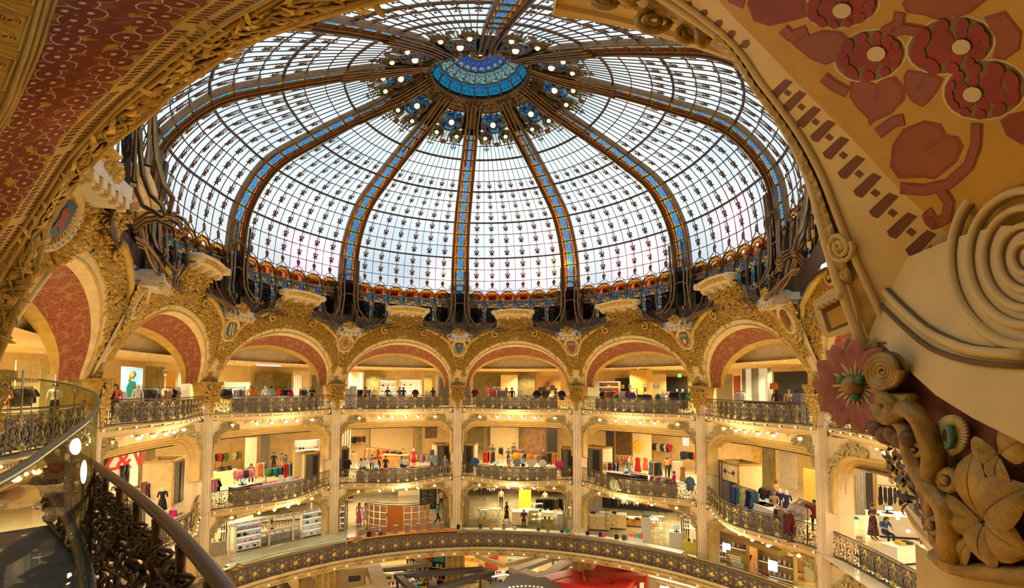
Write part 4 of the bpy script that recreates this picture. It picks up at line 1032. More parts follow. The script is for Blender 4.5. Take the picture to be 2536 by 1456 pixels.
def on_vault(u,v):
 """where on the vault (along, behind) the sight line through a measured point of the photograph falls"""
 i=min(range(len(CANDS)),key=lambda q:(CPIX[q][0]-u)**2+(CPIX[q][1]-v)**2);t,w=CANDS[i]
 for _ in range(8):
  a=proj(vault(t,w));b1=proj(vault(t+.002,w));b2=proj(vault(t,w+.004))
  j=((b1[0]-a[0])/.002,(b2[0]-a[0])/.004,(b1[1]-a[1])/.002,(b2[1]-a[1])/.004);det=j[0]*j[3]-j[1]*j[2]
  if abs(det)<1e-6:break
  du,dv=u-a[0],v-a[1];t+=max(-.05,min(.05,(j[3]*du-j[1]*dv)/det));w+=max(-.2,min(.2,(-j[2]*du+j[0]*dv)/det))
  t=min(1,max(0,t));w=min(4.0,max(-.2,w))
 return t,w
vr=thing('painted_vault','ochre vault with large red flowers and heart-shaped leaves, in the upper right corner','vault',E3[NR//2])
def vq(b,name,mats,**kw):return vp(b,name,mats,vr,**kw)
for w0,w1,mt,nm in((0,.14,OLDGOLD,'relief_ground'),(.14,.62,NEARCREAM,'stencilled_border'),(.62,4.2,NEAROCHRE,'painted_ground')):
 b=MB();b.grid(lambda u,v:vault(u,w0+(w1-w0)*v),NR,6,0,True);vq(b,nm,mt)
b=MB()
for w,r in((0,.045),(.15,.03)):b.tube([vault(q/NR,w,.02)for q in range(NR+1)],r,6)
vq(b,'bead_moulding',NEARCREAM)
for q in range(26):
 t=.30+.55*q/26;p=vault(t,.07,.01);e=(vault(t+.01,.07)-vault(t,.07)).normalized();n=(vault(t,.07,.05)-vault(t,.07)).normalized()
 b=MB();relief_leaf(b,p,e,n,.2,.05,.8);vq(b,'carved_leaf',OLDGOLD)
b=MB();t=.80;b.tube([vault(t+.03*p[1],.10+.09*p[0],.05)for p in[(cos(a)*(1-a/16),sin(a)*(1-a/16))for a in[i*.5 for i in range(30)]]],.025,5);vq(b,'carved_scroll',NEARCREAM)
def px_patch(outline,m,name,h,parent=None):
 tw=[on_vault(u,v)for u,v in outline]
 c=(sum(a for a,_ in tw)/len(tw),sum(b_ for _,b_ in tw)/len(tw))
 b=MB();b.star(tw,lambda t,w,hh:vault(t,w,h*.35),0,2,c)
 return vq(b,name,m)
def epx(cx,cy_,a,b_,rot=0,n=16):
 r=radians(rot);return[(cx+a*cos(q)*cos(r)-b_*sin(q)*sin(r),cy_+a*cos(q)*sin(r)+b_*sin(q)*cos(r))for q in[2*pi*i/n for i in range(n)]]
UM=[(1932,225),(1965,255),(2000,295),(2035,330),(2067,372),(2105,420),(2145,465),(2185,515),(2230,565),(2277,610),(2332,655)]
for i,(u,v)in enumerate(UM):
 s=1.0+.04*i;o=[(-26,6),(-20,16),(-8,20),(22,-12),(32,-22),(14,-30),(4,-22)]
 px_patch([(u+x*s,v+y*s)for x,y in o],PAINT['brown'],'stencil_mark',.004)
 if i<len(UM)-1:
  a,c=UM[i+1];u2,v2=(u+a)/2+2*s,(v+c)/2-10*s;px_patch([(u2-10*s,v2),(u2+2*s,v2+9*s),(u2+11*s,v2),(u2-1*s,v2-9*s)],PAINT['brown'],'stencil_mark',.004)
for u,v in((1702,12),(1741,33),(1778,58),(1810,84),(1845,108)):
 px_patch([(u-15,v+8),(u+4,v+12),(u+13,v),(u+10,v-10),(u-4,v-8)],PAINT['brown'],'stencil_mark',.004)
def blossom(cx,cy_,a,b_,rot,eye=(0,0)):
 px_patch(epx(cx,cy_,a*1.06,b_*1.06,rot,20),PAINT['cream'],'painted_halo',.003);px_patch(epx(cx,cy_,a,b_,rot,20),PAINT['olive'],'painted_flower',.006)
 r=radians(rot)
 ex,ey=(eye[0]*cos(r)+eye[1]*sin(r))/a,(-eye[0]*sin(r)+eye[1]*cos(r))/b_
 for n_,f,ra,rb in((7,.45,.21,.20),(11,.80,.135,.21)):
  for k in range(n_):
   q=2*pi*k/n_+.3;dx,dy=cos(q),sin(q);bq=ex*dx+ey*dy;t_=-bq+sqrt(max(.01,bq*bq+1-ex*ex-ey*ey))
   x,y=(ex+dx*t_*f)*a,(ey+dy*t_*f)*b_;px_patch(epx(cx+x*cos(r)-y*sin(r),cy_+x*sin(r)+y*cos(r),a*t_*ra,a*t_*rb*(.62+.38*abs(dx)),rot+degrees(q),12),PAINT['deep'],'painted_petal',.009+.0012*k+.01*(n_==11))
 px_patch(epx(cx+eye[0],cy_+eye[1],24,19,rot,12),PAINT['cream'],'painted_eye',.04)
blossom(2085,15,92,52,-8,(5,8));blossom(2155,138,88,62,-12,(20,-8));blossom(2355,112,108,68,-12,(32,0));blossom(2440,222,102,72,-8,(-26,8))
HEARTS=[([(2110,205),(2135,195),(2160,205),(2170,212),(2185,198),(2215,192),(2236,215),(2238,245),(2222,262),(2205,280),(2170,295),(2155,308),(2150,290),(2125,265),(2108,240)],'pink'),([(2240,190),(2250,175),(2290,180),(2335,195),(2320,225),(2300,250),(2285,262),(2260,250),(2243,225)],'pink'),([(2210,410),(2215,360),(2240,322),(2290,302),(2330,310),(2342,335),(2370,340),(2382,362),(2365,400),(2315,440),(2290,436),(2230,438)],'orange'),([(1965,108),(1990,92),(2040,76),(2080,80),(2100,95),(2085,125),(2070,148),(2045,158),(2010,145),(1985,125)],'pink'),([(1855,10),(1870,-30),(1990,-30),(1995,40),(1960,50),(1905,62),(1870,50)],'red'),([(2240,10),(2260,-30),(2420,-30),(2440,0),(2400,30),(2340,52),(2290,36),(2250,30)],'orange'),([(2440,45),(2490,30),(2530,80),(2525,120),(2490,145),(2460,140),(2470,100)],'orange'),([(2480,300),(2500,285),(2560,270),(2570,360),(2530,355),(2495,335)],'red'),([(1800,-30),(1850,-20),(1840,20),(1805,5)],'pink')]
for o,c in HEARTS:
 cx=sum(p[0]for p in o)/len(o);cy_=sum(p[1]for p in o)/len(o)
 px_patch([(cx+(x-cx)*1.07,cy_+(y-cy_)*1.07)for x,y in o],PAINT['line'],'leaf_outline',.003);px_patch([(cx+(x-cx)*.93,cy_+(y-cy_)*.93)for x,y in o],PAINT[c],'painted_leaf',.006)
for a,c in(((2172,210),(2172,245)),((2292,188),(2275,220)),((2335,340),(2290,372)),((2080,120),(2030,115))):
 px_patch([(a[0]-5,a[1]),(a[0]+5,a[1]),(c[0]+4,c[1]+2),(c[0]-4,c[1])],PAINT['line'],'leaf_vein',.008)
STEMS=[[(2420,305),(2418,360),(2400,410),(2350,455),(2290,470),(2230,465)],[(2330,470),(2352,500),(2345,540),(2310,555),(2298,535),(2315,525)],[(2230,30),(2225,60),(2180,85),(2240,70),(2300,80)],[(2040,190),(2065,210),(2100,228)],[(1940,70),(1960,90),(2000,75)],[(2175,330),(2215,300),(2240,295)]]
for st in STEMS:
 for wd,mt,h in((15,'line',.003),(10,'pink',.0055)):
  b=MB();L_=[];R_=[]
  pts=[]
  for a,c in zip(st[:-1],st[1:]):pts+=[(a[0]+(c[0]-a[0])*k/4,a[1]+(c[1]-a[1])*k/4)for k in range(4)]
  pts.append(st[-1])
  for i,p in enumerate(pts):
   a=pts[max(0,i-1)];c=pts[min(len(pts)-1,i+1)];dx,dy=c[0]-a[0],c[1]-a[1];l=hypot(dx,dy)or 1
   L_.append(vault(*on_vault(p[0]-dy/l*wd,p[1]+dx/l*wd),h));R_.append(vault(*on_vault(p[0]+dy/l*wd,p[1]-dx/l*wd),h))
  n_=len(pts);b.add(L_+R_,[(i,i+1,n_+i+1,n_+i)for i in range(n_-1)]);vq(b,'painted_stem',PAINT[mt])
b=MB();EA=CL[0]+E0;nE=len(EA)-1
b.grid(lambda u,v:EA[round(u*nE)]+BACK*.04+Vector((0,0,5.5*v)),nE,2,0,False);struct('wall_light_block',b,CREAM)  # unseen wall added above the near arch to keep sky light out
bm=thing('crown_bracket','heavy ochre cornice bracket with carved scrolls jutting in at the top right','bracket',nplane(1600,60,-.6))
def bp(b,name,mats):return vp(b,name,mats,bm)
e_a=[nplane(1370,40,-.75),nplane(1515,62,-.8),nplane(1660,100,-.8),nplane(1815,152,-.7)];e_b=[nplane(1388,-40,-.45),nplane(1520,8,-.45),nplane(1660,55,-.4),nplane(1838,132,-.35)]
ea,eb=resample(e_a,20),resample(e_b,20)
b=MB();UPV=Vector((0,0,1))
b.grid(lambda u,v:[ea[round(u*20)]+UPV*.55,ea[round(u*20)]+UPV*.12-BACK*.02,ea[round(u*20)],ea[round(u*20)].lerp(eb[round(u*20)],.25),ea[round(u*20)].lerp(eb[round(u*20)],.30)+UPV*.05,ea[round(u*20)].lerp(eb[round(u*20)],.95)+UPV*.05,eb[round(u*20)]+UPV*.0,eb[round(u*20)]+UPV*.6][round(v*7)],20,7,0,False)
b.add([ea[0],eb[0],eb[0]+UPV*.6,ea[0]+UPV*.55],[(0,1,2,3)],0);bp(b,'cornice',NEARCREAM)
b=MB();b.grid(lambda u,v:nplane(1640+200*u-30*v,0+128*u**1.1+20*v,-.32+.3*(1-v)),16,4,0,False)
b.grid(lambda u,v:eb[round(u*20)].lerp(vault(.02+.36*u,0),v)+UPV*(.12*sin(pi*v)),20,5,0,False);bp(b,'carved_ground',OLDGOLD)
rg=random.Random(5)
for i in range(46):
 u=(i+.5)/46;v=rg.uniform(.15,.9);p=eb[round(u*20)].lerp(vault(.02+.36*u,0),v)+UPV*(.12*sin(pi*v)-.03);d=(ea[min(20,round(u*20)+1)]-ea[max(0,round(u*20)-1)]).normalized()
 b=MB();relief_leaf(b,p,d+Vector((rg.uniform(-.8,.8),rg.uniform(-.8,.8),rg.uniform(-.3,.3))),Vector((0,-.5,-1)).normalized(),rg.uniform(.22,.4),rg.uniform(.06,.1),1.0);bp(b,'carved_leaf',OLDGOLD if i%3 else NEARCREAM)
for u_,v_,r in((1620,62,.26),(1700,95,.16),(1500,10,.2)):
 c=nplane(u_,v_,-.40);b=MB();b.tube([c+CX*(r*(1-a/15)*cos(a))+CY*(r*.6*(1-a/15)*sin(a))-_f*.05 for a in[i*.5 for i in range(28)]],.04,5);bp(b,'carved_scroll',OLDGOLD)
sp=thing('springing_volute','plain ochre springing block with a large grooved volute, right edge above the carved corbel','springing',nplane(2400,760,1.2))
def fpt(u,v,h=0.0):
 d=sight(u,v);n=SPN;s=(SP0-EYE).dot(n)/d.dot(n);return EYE+d*s+n*h
PA,PB,PC=at_d(2130,870,4.40),at_d(2536,1095,2.55),at_d(2200,560,4.35)
SPN=(PB-PA).cross(PC-PA).normalized();SPN=SPN if SPN.dot(EYE-PA)>0 else-SPN;SP0=PA
def spp(b,name,mats):return vp(b,name,mats,sp)
ob_=[(2105,690),(2128,835),(2190,850),(2263,923),(2326,980),(2419,1037),(2536,1095),(2640,1150),(2640,560),(2480,560),(2370,590),(2250,640),(2180,660)]
b=MB();b.star(ob_,lambda x,y,h:fpt(x,y,.02),0,3,(2380,800));b.grid(lambda u,v:fpt(*((lambda k:(ob_[1+k][0],ob_[1+k][1]))(round(u*6))),.02-.5*v),6,1,0,False);spp(b,'block',NEARCREAM)
GROOVE_SHADE=pm('painted_groove_shade',(.16,.09,.02),.8,var=.1)  # dark colour paints in the shade of the carved grooves
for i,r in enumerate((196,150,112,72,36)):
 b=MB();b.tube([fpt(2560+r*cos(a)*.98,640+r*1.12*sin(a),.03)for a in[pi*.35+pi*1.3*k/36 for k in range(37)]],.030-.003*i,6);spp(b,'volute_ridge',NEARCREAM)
 b=MB();b.tube([fpt(2560+(r-9)*cos(a)*.98,640+(r-9)*1.12*sin(a),.018)for a in[pi*.35+pi*1.3*k/36 for k in range(37)]],.010,4);spp(b,'volute_shade',GROOVE_SHADE)
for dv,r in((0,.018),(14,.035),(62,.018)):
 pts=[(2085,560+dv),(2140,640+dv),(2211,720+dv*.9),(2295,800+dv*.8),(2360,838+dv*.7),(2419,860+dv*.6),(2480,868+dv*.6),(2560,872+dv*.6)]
 b=MB();b.tube(resample([fpt(u,v,.03)for u,v in pts],24),r,6);spp(b,'curved_moulding',NEARCREAM if r>.02 else GROOVE_SHADE)
kb=thing('beaded_block','small ochre bracket block with a row of beads beside the springing','bracket',at_d(2090,780,4.5))
def kbp(b,name,mats):return vp(b,name,mats,kb)
A0,dx,dy=at_d(2090,775,4.55),(at_d(2140,762,4.35)-at_d(2050,790,4.75)),(at_d(2105,830,4.5)-at_d(2085,725,4.5))
dz=dx.cross(dy).normalized();dz=dz if dz.dot(EYE-A0)>0 else-dz
def q3(x,y,h):return A0+dx*x+dy*y+dz*h
b=MB();o=[(-.5,-.42),(.0,-.6),(.55,-.55),(.62,.1),(.60,.45),(.2,.52),(-.3,.48),(-.42,.2)]
b.add([q3(x,y,.12)for x,y in o]+[q3(x,y,-.3)for x,y in o],[tuple(range(8))]+[(i,i+8,(i+1)%8+8,(i+1)%8)for i in range(8)]);kbp(b,'block',NEARCREAM)
b=MB();b.add([q3(x,y,.125)for x,y in((-.3,-.32),(.42,-.42),(.5,.3),(-.2,.36))],[(0,1,2,3)]);kbp(b,'recess_shade',GROOVE_SHADE)  # flat dark patch painting the shade of a sunk panel
b=MB();b.add([q3(x,y,.13)for x,y in((-.12,-.10),(.42,-.18),(.46,.24),(-.06,.30))],[(0,1,2,3)]);kbp(b,'panel',NEAROCHRE)
for i in range(5):b=MB();b.sph(q3(-.22+.15*i,-.27-.02*i,.16),.035,0,8,5);kbp(b,'bead',NEARCREAM)
b=MB();b.box((0,0,0),(.35,.6,.32));o_=spp(MB(),'x',NEARCREAM)if False else None
# carved corbel on the right
PA,PB,PC=at_d(2130,870,4.40),at_d(2536,1095,2.75),at_d(2360,1400,3.55)
CN=(PB-PA).cross(PC-PA).normalized();CN=CN if CN.dot(EYE-PA)>0 else-CN
def cf(u,v,h=0.0):
 d=sight(u,v);s=(PA-EYE).dot(CN)/d.dot(CN);return EYE+d*s+CN*h
co=thing('carved_corbel','carved and gilded corbel with stems, blossoms and chestnut leaves on red ground, right edge','corbel',cf(2400,1250))
def cp(b,name,mats,**kw):return vp(b,name,mats,co,**kw)
ob_=[(2150,850),(2190,845),(2263,915),(2326,972),(2419,1030),(2536,1088),(2640,1140),(2640,1420),(2536,1418),(2370,1400),(2354,1345),(2332,1250),(2296,1130),(2240,1060),(2190,1010)]
b=MB();b.star(ob_,lambda x,y,h:cf(x,y,0),0,3,(2420,1200))
lf=ob_[9:]+ob_[:1];b.grid(lambda u,v:cf(*lf[round(u*(len(lf)-1))],0)+(Vector((.25,.5,0))*v),len(lf)-1,1,0,True)
cp(b,'red_ground',pm('corbel_red_ground',(.20,.055,.015),.6,var=.3,scale=6,bump=.4))
CG=pm('corbel_gold',(.34,.195,.028),.45,.25,var=.4,scale=6,bump=.45,bscale=35)
def stem(pts,r,name='carved_stem',m=CG):
 b=MB();P3=resample([cf(u,v,h)for u,v,h in pts],26);rr=r if isinstance(r,list)else[r]*27
 if len(rr)!=27:rr=[rr[0]+(rr[-1]-rr[0])*i/26 for i in range(27)]
 b.tube(P3,rr,8);return cp(b,name,m)
stem([(2215,1000,.12),(2250,1030,.14),(2300,1005,.15),(2335,1030,.14),(2355,1080,.13),(2365,1130,.12),(2350,1180,.10)],[.06,.075])
stem([(2260,1035,.10),(2290,1060,.11),(2305,1110,.12),(2330,1170,.12),(2370,1220,.12),(2400,1260,.12),(2405,1320,.11),(2395,1375,.10)],[.06,.085])
stem([(2395,1250,.09),(2345,1215,.10),(2325,1170,.08)],[.06,.03])
stem([(2335,1210,.06),(2340,1260,.08),(2350,1310,.08),(2370,1360,.08),(2385,1395,.06)],[.045,.05])
stem([(2425,1395,.05),(2420,1360,.07),(2450,1320,.06)],[.05,.03])
stem([(2200,905,.10),(2195,930,.1),(2230,975,.1),(2265,985,.12),(2300,990,.1)],[.05,.06])
stem([(2240,985,.16),(2265,975,.2),(2285,1000,.18),(2262,1012,.16)],[.045,.05])
def curl(u,v,r,m=CG,turns=1.6,th=.03,s0=0):
 b=MB();b.tube([cf(u+r*(1-i/30*.88)*cos(s0+turns*2*pi*i/30),v+r*(1-i/30*.88)*sin(s0+turns*2*pi*i/30),.10+.05*i/30)for i in range(31)],[th*(1-.4*i/30)for i in range(31)],6);cp(b,'carved_curl',m)
curl(2322,1113,20,th=.028,s0=2);curl(2403,1190,30,th=.035,s0=3);curl(2365,1303,24,th=.03,s0=3)
for k in range(4):
 pass
b=MB();b.star(epx(2240,912,50,48,0,18),lambda x,y,h:cf(x,y,.10+h),0,2,(2240,912),.03);cp(b,'spiral_disc',GROOVE_SHADE)
b=MB();b.tube([cf(2240+47*(1-i/70*.93)*cos(.4*i),912+47*(1-i/70*.93)*sin(.4*i),.14)for i in range(70)],[.028-.012*i/70 for i in range(70)],6);cp(b,'spiral_ridge',CG)
FC=cf(2168,950,.10);FN=(CN*.35-CX*.8-_f*.35).normalized();FX=FN.cross(Vector((0,0,1))).normalized();FY=FX.cross(FN)
RPET=pm('petal_rose',(.34,.10,.06),.55,var=.25,scale=8,bump=.3)
for k in range(11):
 a=2*pi*k/11;b=MB();relief_leaf(b,FC,FX*cos(a)+FY*sin(a)+FN*.25,FN,.42,.115,.3);cp(b,'petal',RPET)
 b=MB();relief_leaf(b,FC-FN*.05,FX*cos(a+.28)+FY*sin(a+.28)+FN*.2,FN,.45,.08,.3);cp(b,'sepal',CG)
for k in range(22):
 a=2*pi*k/22;b=MB();b.tube([FC+FN*.06,FC+FN*.08+(FX*cos(a)+FY*sin(a))*.22],[.012,.02],4);cp(b,'stamen',pm('stamen_gold',(.55,.42,.14),.5,.2)if 'stamen_gold' not in MT else MT['stamen_gold'])
GRN=pm('green_glaze',(.06,.20,.10),.4,var=.2)
b=MB();b.sph(FC+FN*.10,.09,0,10,6);cp(b,'blossom_eye',CG)
for a in(.6,2.6,4.4):b=MB();b.sph(FC+FN*.12+(FX*cos(a)+FY*sin(a))*.10,.04,0,8,5);cp(b,'green_bead',GRN)
for k in range(34):
 a=2*pi*k/34;b=MB();b.tube([cf(2385+20*cos(a),1075+24*sin(a),.07),cf(2385+42*cos(a),1075+50*sin(a),.06)],[.010,.014],4);cp(b,'stamen',MT['stamen_gold'])
b=MB();b.star(epx(2385,1075,22,26),lambda x,y,h:cf(x,y,.04+h),0,1,None,.05);cp(b,'blossom_eye',pm('eye_red',(.22,.07,.02),.5))
b=MB();b.tube([cf(2388+14*cos(a),1078+30*sin(a)*.9,.10)for a in[-1.3+2.6*i/12 for i in range(13)]],.022,6);cp(b,'green_ring',GRN)
for k in range(5):b=MB();b.sph(cf(2215+22*k,1058+10*(k%2)+6*k,.12),.075,0,9,6);cp(b,'carved_fruit',pm('fruit_brown',(.17,.08,.02),.5,.1,var=.3)if 'fruit_brown' not in MT else MT['fruit_brown'])
def big_leaf(u0,v0,u1,v1,w,h=.09):
 a,c=cf(u0,v0,h),cf(u1,v1,h*.8);b=MB();relief_leaf(b,a,c-a,CN,(c-a).length,w,.38)
 o=cp(b,'carved_leaf',CG);b=MB();b.tube([a.lerp(c,q/8)+CN*((c-a).length*.106*sin(pi*q/8)+w*.09*sin(pi*q/8))for q in range(9)],[.012-.001*q for q in range(9)],4);cp(b,'leaf_vein',CG)
for q in((2477,1285,2448,1112,.15),(2474,1290,2368,1252,.13),(2478,1295,2482,1402,.15),(2485,1290,2590,1370,.16),(2480,1282,2590,1200,.15),(2520,1120,2440,1100,.08),(2520,1125,2525,1215,.10),(2525,1118,2600,1080,.1),(2450,1330,2415,1395,.07)):big_leaf(*q)
b=MB();b.tube([cf(u,v,.06)for u,v in((2340,1372),(2365,1396),(2420,1408),(2480,1416),(2560,1424),(2640,1430))],.055,8);cp(b,'base_moulding',CG)
b=MB();b.tube([cf(u,v,.05)for u,v in((2352,1392),(2375,1408),(2430,1420),(2560,1436),(2640,1442))],.04,8);cp(b,'base_moulding',CG)
p0,p1=cf(2366,1410,-.02),cf(2660,1440,-.02)
b=MB();d_=(p1-p0);b.add([p0,p1,p1-UPV*4,p0-UPV*4,p0+Vector((.2,.6,0)),p0+Vector((.2,.6,0))-UPV*4],[(0,1,2,3),(0,3,5,4)]);struct('trim_pier',b,NEARCREAM)
PIER[5]=Vector((4.85,-21.2,0));_p4=PIER[4];PIER[4]=Vector((10.15,-14.2,0))
MT4=bay_matrix(4,L3);PIER[4]=_p4
root=thing('gallery_front','near end of the top gallery front beside the carved corbel','balcony',mat=MT4)
for me in slab_mesh(.9,15.6)if False else SLAB[3]:put(me.name.split('.')[0],me,root,sc=(1,.35,1))
bal=thing('balustrade','dark balustrade with bronze and gilt leaves seen end on behind the carved corbel','balustrade',mat=MT4)
b=MB();b.tube([Vector((rail_pt(i/40,1.5,0,0).x,rail_pt(i/40,1.5,0,0).y*.35,1.05))for i in range(41)],.045,6);put('handrail',b.mesh('handrail',RAILM),bal)
b=MB();b.grid(lambda u,v:Vector((rail_pt(u,1.5,0,0).x,rail_pt(u,1.5,-.1,0).y*.35,.05+.9*v)),24,1);put('backing_panel',b.mesh('backing_panel',pm('matt_brown_back',(.05,.035,.025),.9)),bal)
rg=random.Random(3)
for i in range(170):
 t=rg.uniform(.45,1);p=rail_pt(t,1.5,.05,0);p.y*=.35;p.z=rg.uniform(.02,1.05);p.y-=.15*sin(pi*p.z)
 b=MB();relief_leaf(b,p,Vector((rg.uniform(-1,1),-.2,rg.uniform(-.6,1))),Vector((0,-1,0)),rg.uniform(.14,.24),rg.uniform(.035,.06),.8);put('metal_leaf',b.mesh('metal_leaf',BRONZE if rg.random()<.75 else ROSE),bal)
for i in range(5):
 t=.62+.085*i;p=rail_pt(t,1.5,.1,0);p.y=p.y*.35-.22;p.z=-.08;put('bulb',LS,root,loc=p,sc=.45)
 # near railing and curved glass, lower left
nr=thing('near_railing','dark bronze railing with scrolled leaves running from the lower left to the bottom edge','railing',at_d(400,1300,2.9))
def npart(b,name,mats):return vp(b,name,mats,nr)
RZ=EYE.z-.75
hand=[on_z(u,v,RZ)for u,v in((120,1090),(180,1118),(235,1150),(310,1203),(400,1278),(470,1350),(530,1420),(580,1490),(640,1600))]
H3=resample(hand,60)
b=MB();b.tube(H3,.036,10,flat=.65);npart(b,'handrail',RAILM)
b=MB();b.tube([p-UPV*.028 for p in H3],.022,8);npart(b,'rail_moulding',RAILM)
b=MB();b.tube([p-UPV*.30 for p in H3],.024,8);npart(b,'lower_rail',RAILM)
b=MB();b.tube([p-UPV*1.05 for p in H3],.03,8);npart(b,'bottom_rail',RAILM)
DB=pm('aged_bronze',(.12,.075,.035),.38,.75,var=.5,scale=12,bump=.3,bscale=40)
for i in range(4,60,5):
 p=H3[i];b=MB();b.tube([p-UPV*.04,p-UPV*.16,p-UPV*.30,p-UPV*.5,p-UPV*1.05],[.028,.022,.03,.02,.02],6);npart(b,'baluster',DB)
 b=MB();b.lathe([(.03,-.04),(.05,-.02),(.05,.02),(.03,.04)],8,p-UPV*.30);npart(b,'collar',DB)
rg=random.Random(17)
def Hp(f,z,o=0.0):
 k=min(max(int(f),0),58);p=H3[k].lerp(H3[k+1],f-k);e=(H3[k+1]-H3[k]).normalized();n=e.cross(UPV);return p+UPV*-z+n*o
for i in range(0,58,2):
 for a0,z0,sg,r in((0,.20,1,.07),(1,.24,-1,.06),(0,.44,1,.11),(1,.62,-1,.14),(.5,.85,1,.12)):
  b=MB();pts=[]
  for q in range(16):
   a=sg*q*.5;rr=r*(1-q/20);pts.append(Hp(i+a0+rr*cos(a)*11,z0+rr*sin(a),.03*sin(q)))
  b.tube(pts,.014,6);npart(b,'scroll',DB)
 for q in range(5):
  f,z=i+rg.uniform(-1,1.5),rg.uniform(.10,1.0);p=Hp(f,z,rg.uniform(-.05,.06));e=(Hp(f+.5,z)-Hp(f,z)).normalized();n=e.cross(UPV)
  if n.dot(EYE-p)<0:n=-n
  b=MB();relief_leaf(b,p,e*rg.uniform(-1,1)-UPV*rg.uniform(-1,1),n,rg.uniform(.10,.17),rg.uniform(.03,.05),.9);npart(b,'bronze_leaf',DB)
gl=thing('curved_glass_screen','curved greenish glass balustrade with a thick teal edge, lower left corner','glass balustrade',at_d(150,1150,1.2))
def gpart(b,name,mats):return vp(b,name,mats,gl)
rim=[at_d(-160,1290,.46),at_d(-60,1222,.55),at_d(0,1190,.66),at_d(60,1155,.78),at_d(120,1112,.98),at_d(180,1068,1.28),at_d(220,1036,1.65),at_d(240,1010,2.15),at_d(243,990,2.7),at_d(234,974,3.4),at_d(205,962,4.2),at_d(160,950,5.2),at_d(100,940,6.2)]
G3=resample(rim,50)
b=MB();b.grid(lambda u,v:G3[round(u*50)]-UPV*1.25*v,50,6,0,True);gpart(b,'glass_sheet',SMOKE)
b=MB();b.tube(G3,[.0075+.004*i/50 for i in range(51)],6);gpart(b,'glass_edge',pm('teal_glass_edge',(.06,.13,.09),.3,var=.2))
b=MB();b.tube([p-UPV*1.25 for p in G3],.05,6);gpart(b,'base_channel',pm('slate_channel',(.10,.11,.11),.4,.4))
fz=MB();ff=resample([on_z(u,v,L3-.2)for u,v in((-200,1500),(250,1250),(330,1456),(420,1700))],10)
b=MB();b.grid(lambda u,v:Hp(4+50*u,1.08,0)+(-(Hp(5+50*u,1.08)-Hp(4+50*u,1.08)).cross(UPV).normalized())*-.9*v,20,2,0);struct('floor',b,pm('slate_floor',(.12,.13,.14),.5,var=.2))
gs=thing('glass_screen','clear glass screen with upright joints on the top gallery rail, far left','glass screen',at_d(80,950,9))
b=MB()
pts=resample([at_d(-60,906,8.0),at_d(60,917,9.2),at_d(150,930,10.5),at_d(215,946,12.5)],12)
b.grid(lambda u,v:pts[round(u*12)]-UPV*.9*v,12,1,0);b.v=[tuple(Vector(q)-Vector(gs.location))for q in b.v];b.obj('glass_sheet',CLEAR,gs)
for i in(3,6,9):b=MB();b.tube([pts[i]-Vector(gs.location),pts[i]-UPV*.9-Vector(gs.location)],.015,4);b.obj('glass_joint',CHROME,gs)
# builders for the shops
def G(u,r,z,v=963):
 p=on_r(u,v,r);return Vector((p.x,p.y,z))
def face(p):return-atan2(p.x,p.y)
def face_eye(p):return atan2(-(p.x-EYE.x),p.y-EYE.y)
PAL=dict(black=(.015,.014,.016),charcoal=(.06,.06,.065),grey=(.25,.24,.23),white=(.80,.77,.72),cream=(.72,.60,.42),beige=(.50,.36,.22),camel=(.45,.25,.08),brown=(.14,.06,.025),maroon=(.20,.012,.03),red=(.60,.02,.02),coral=(.75,.14,.08),orange=(.72,.22,.03),yellow=(.78,.50,.03),olive=(.20,.17,.04),green=(.05,.25,.07),teal=(.02,.28,.30),turquoise=(.04,.45,.55),sky=(.30,.48,.65),blue=(.03,.12,.42),navy=(.015,.025,.10),denim=(.08,.15,.27),purple=(.20,.04,.25),pink=(.72,.25,.38),magenta=(.70,.02,.22),lilac=(.42,.33,.50),floral=(.24,.10,.13))
def garment_mesh(kind):
 if kind=='top':o=[(0,0),(.10,-.01),(.22,-.07),(.34,-.34),(.26,-.40),(.20,-.22),(.21,-.68),(0,-.70),(-.21,-.68),(-.20,-.22),(-.26,-.40),(-.34,-.34),(-.22,-.07),(-.10,-.01)]
 elif kind=='dress':o=[(0,0),(.08,-.01),(.19,-.06),(.22,-.22),(.17,-.36),(.28,-1.05),(.10,-1.10),(0,-1.08),(-.10,-1.10),(-.28,-1.05),(-.17,-.36),(-.22,-.22),(-.19,-.06),(-.08,-.01)]
 else:o=[(.18,-.08),(.20,-.2),(.21,-1.0),(.10,-1.02),(.03,-.42),(-.03,-.42),(-.10,-1.02),(-.21,-1.0),(-.20,-.2),(-.18,-.08)]
 b=MB();n=len(o);c=(0,-.3);t=.045
 vs=[(0,-t*1.3,c[1]),(0,t*1.3,c[1])]+[(x*.7,-t,c[1]+(z-c[1])*.8)for x,z in o]+[(x*.7,t,c[1]+(z-c[1])*.8)for x,z in o]+[(x,0,z)for x,z in o]
 fs=[]
 for i in range(n):
  j=(i+1)%n;fs+=[(0,2+i,2+j),(1,2+n+j,2+n+i),(2+i,2+2*n+i,2+2*n+j,2+j),(2+n+i,2+n+j,2+2*n+j,2+2*n+i)]
 b.add(vs,fs,0,False);return b.mesh('garment_'+kind,FABRIC)
GARM={k:garment_mesh(k)for k in('top','dress','trousers')}
KN=dict(top='top',dress='dress',trousers='pair of trousers')
b=MB();b.tube([(-.2,0,-.06),(0,0,.02),(.2,0,-.06)],.014,4);b.tube([(0,0,.02),(0,0,.07)],.008,3);HANGER=b.mesh('hanger',pm('hanger_wood',(.50,.30,.10),.5))
NG=[0];XT=MB();PK=list(PAL)
ORD='first second third fourth fifth sixth seventh eighth ninth tenth eleventh twelfth thirteenth fourteenth fifteenth'.split()
def nth(seq,i,what):
 k=seq.count(seq[i])
 return what if k==1 else '%s %s from left'%(ORD[seq[:i].count(seq[i])],what)
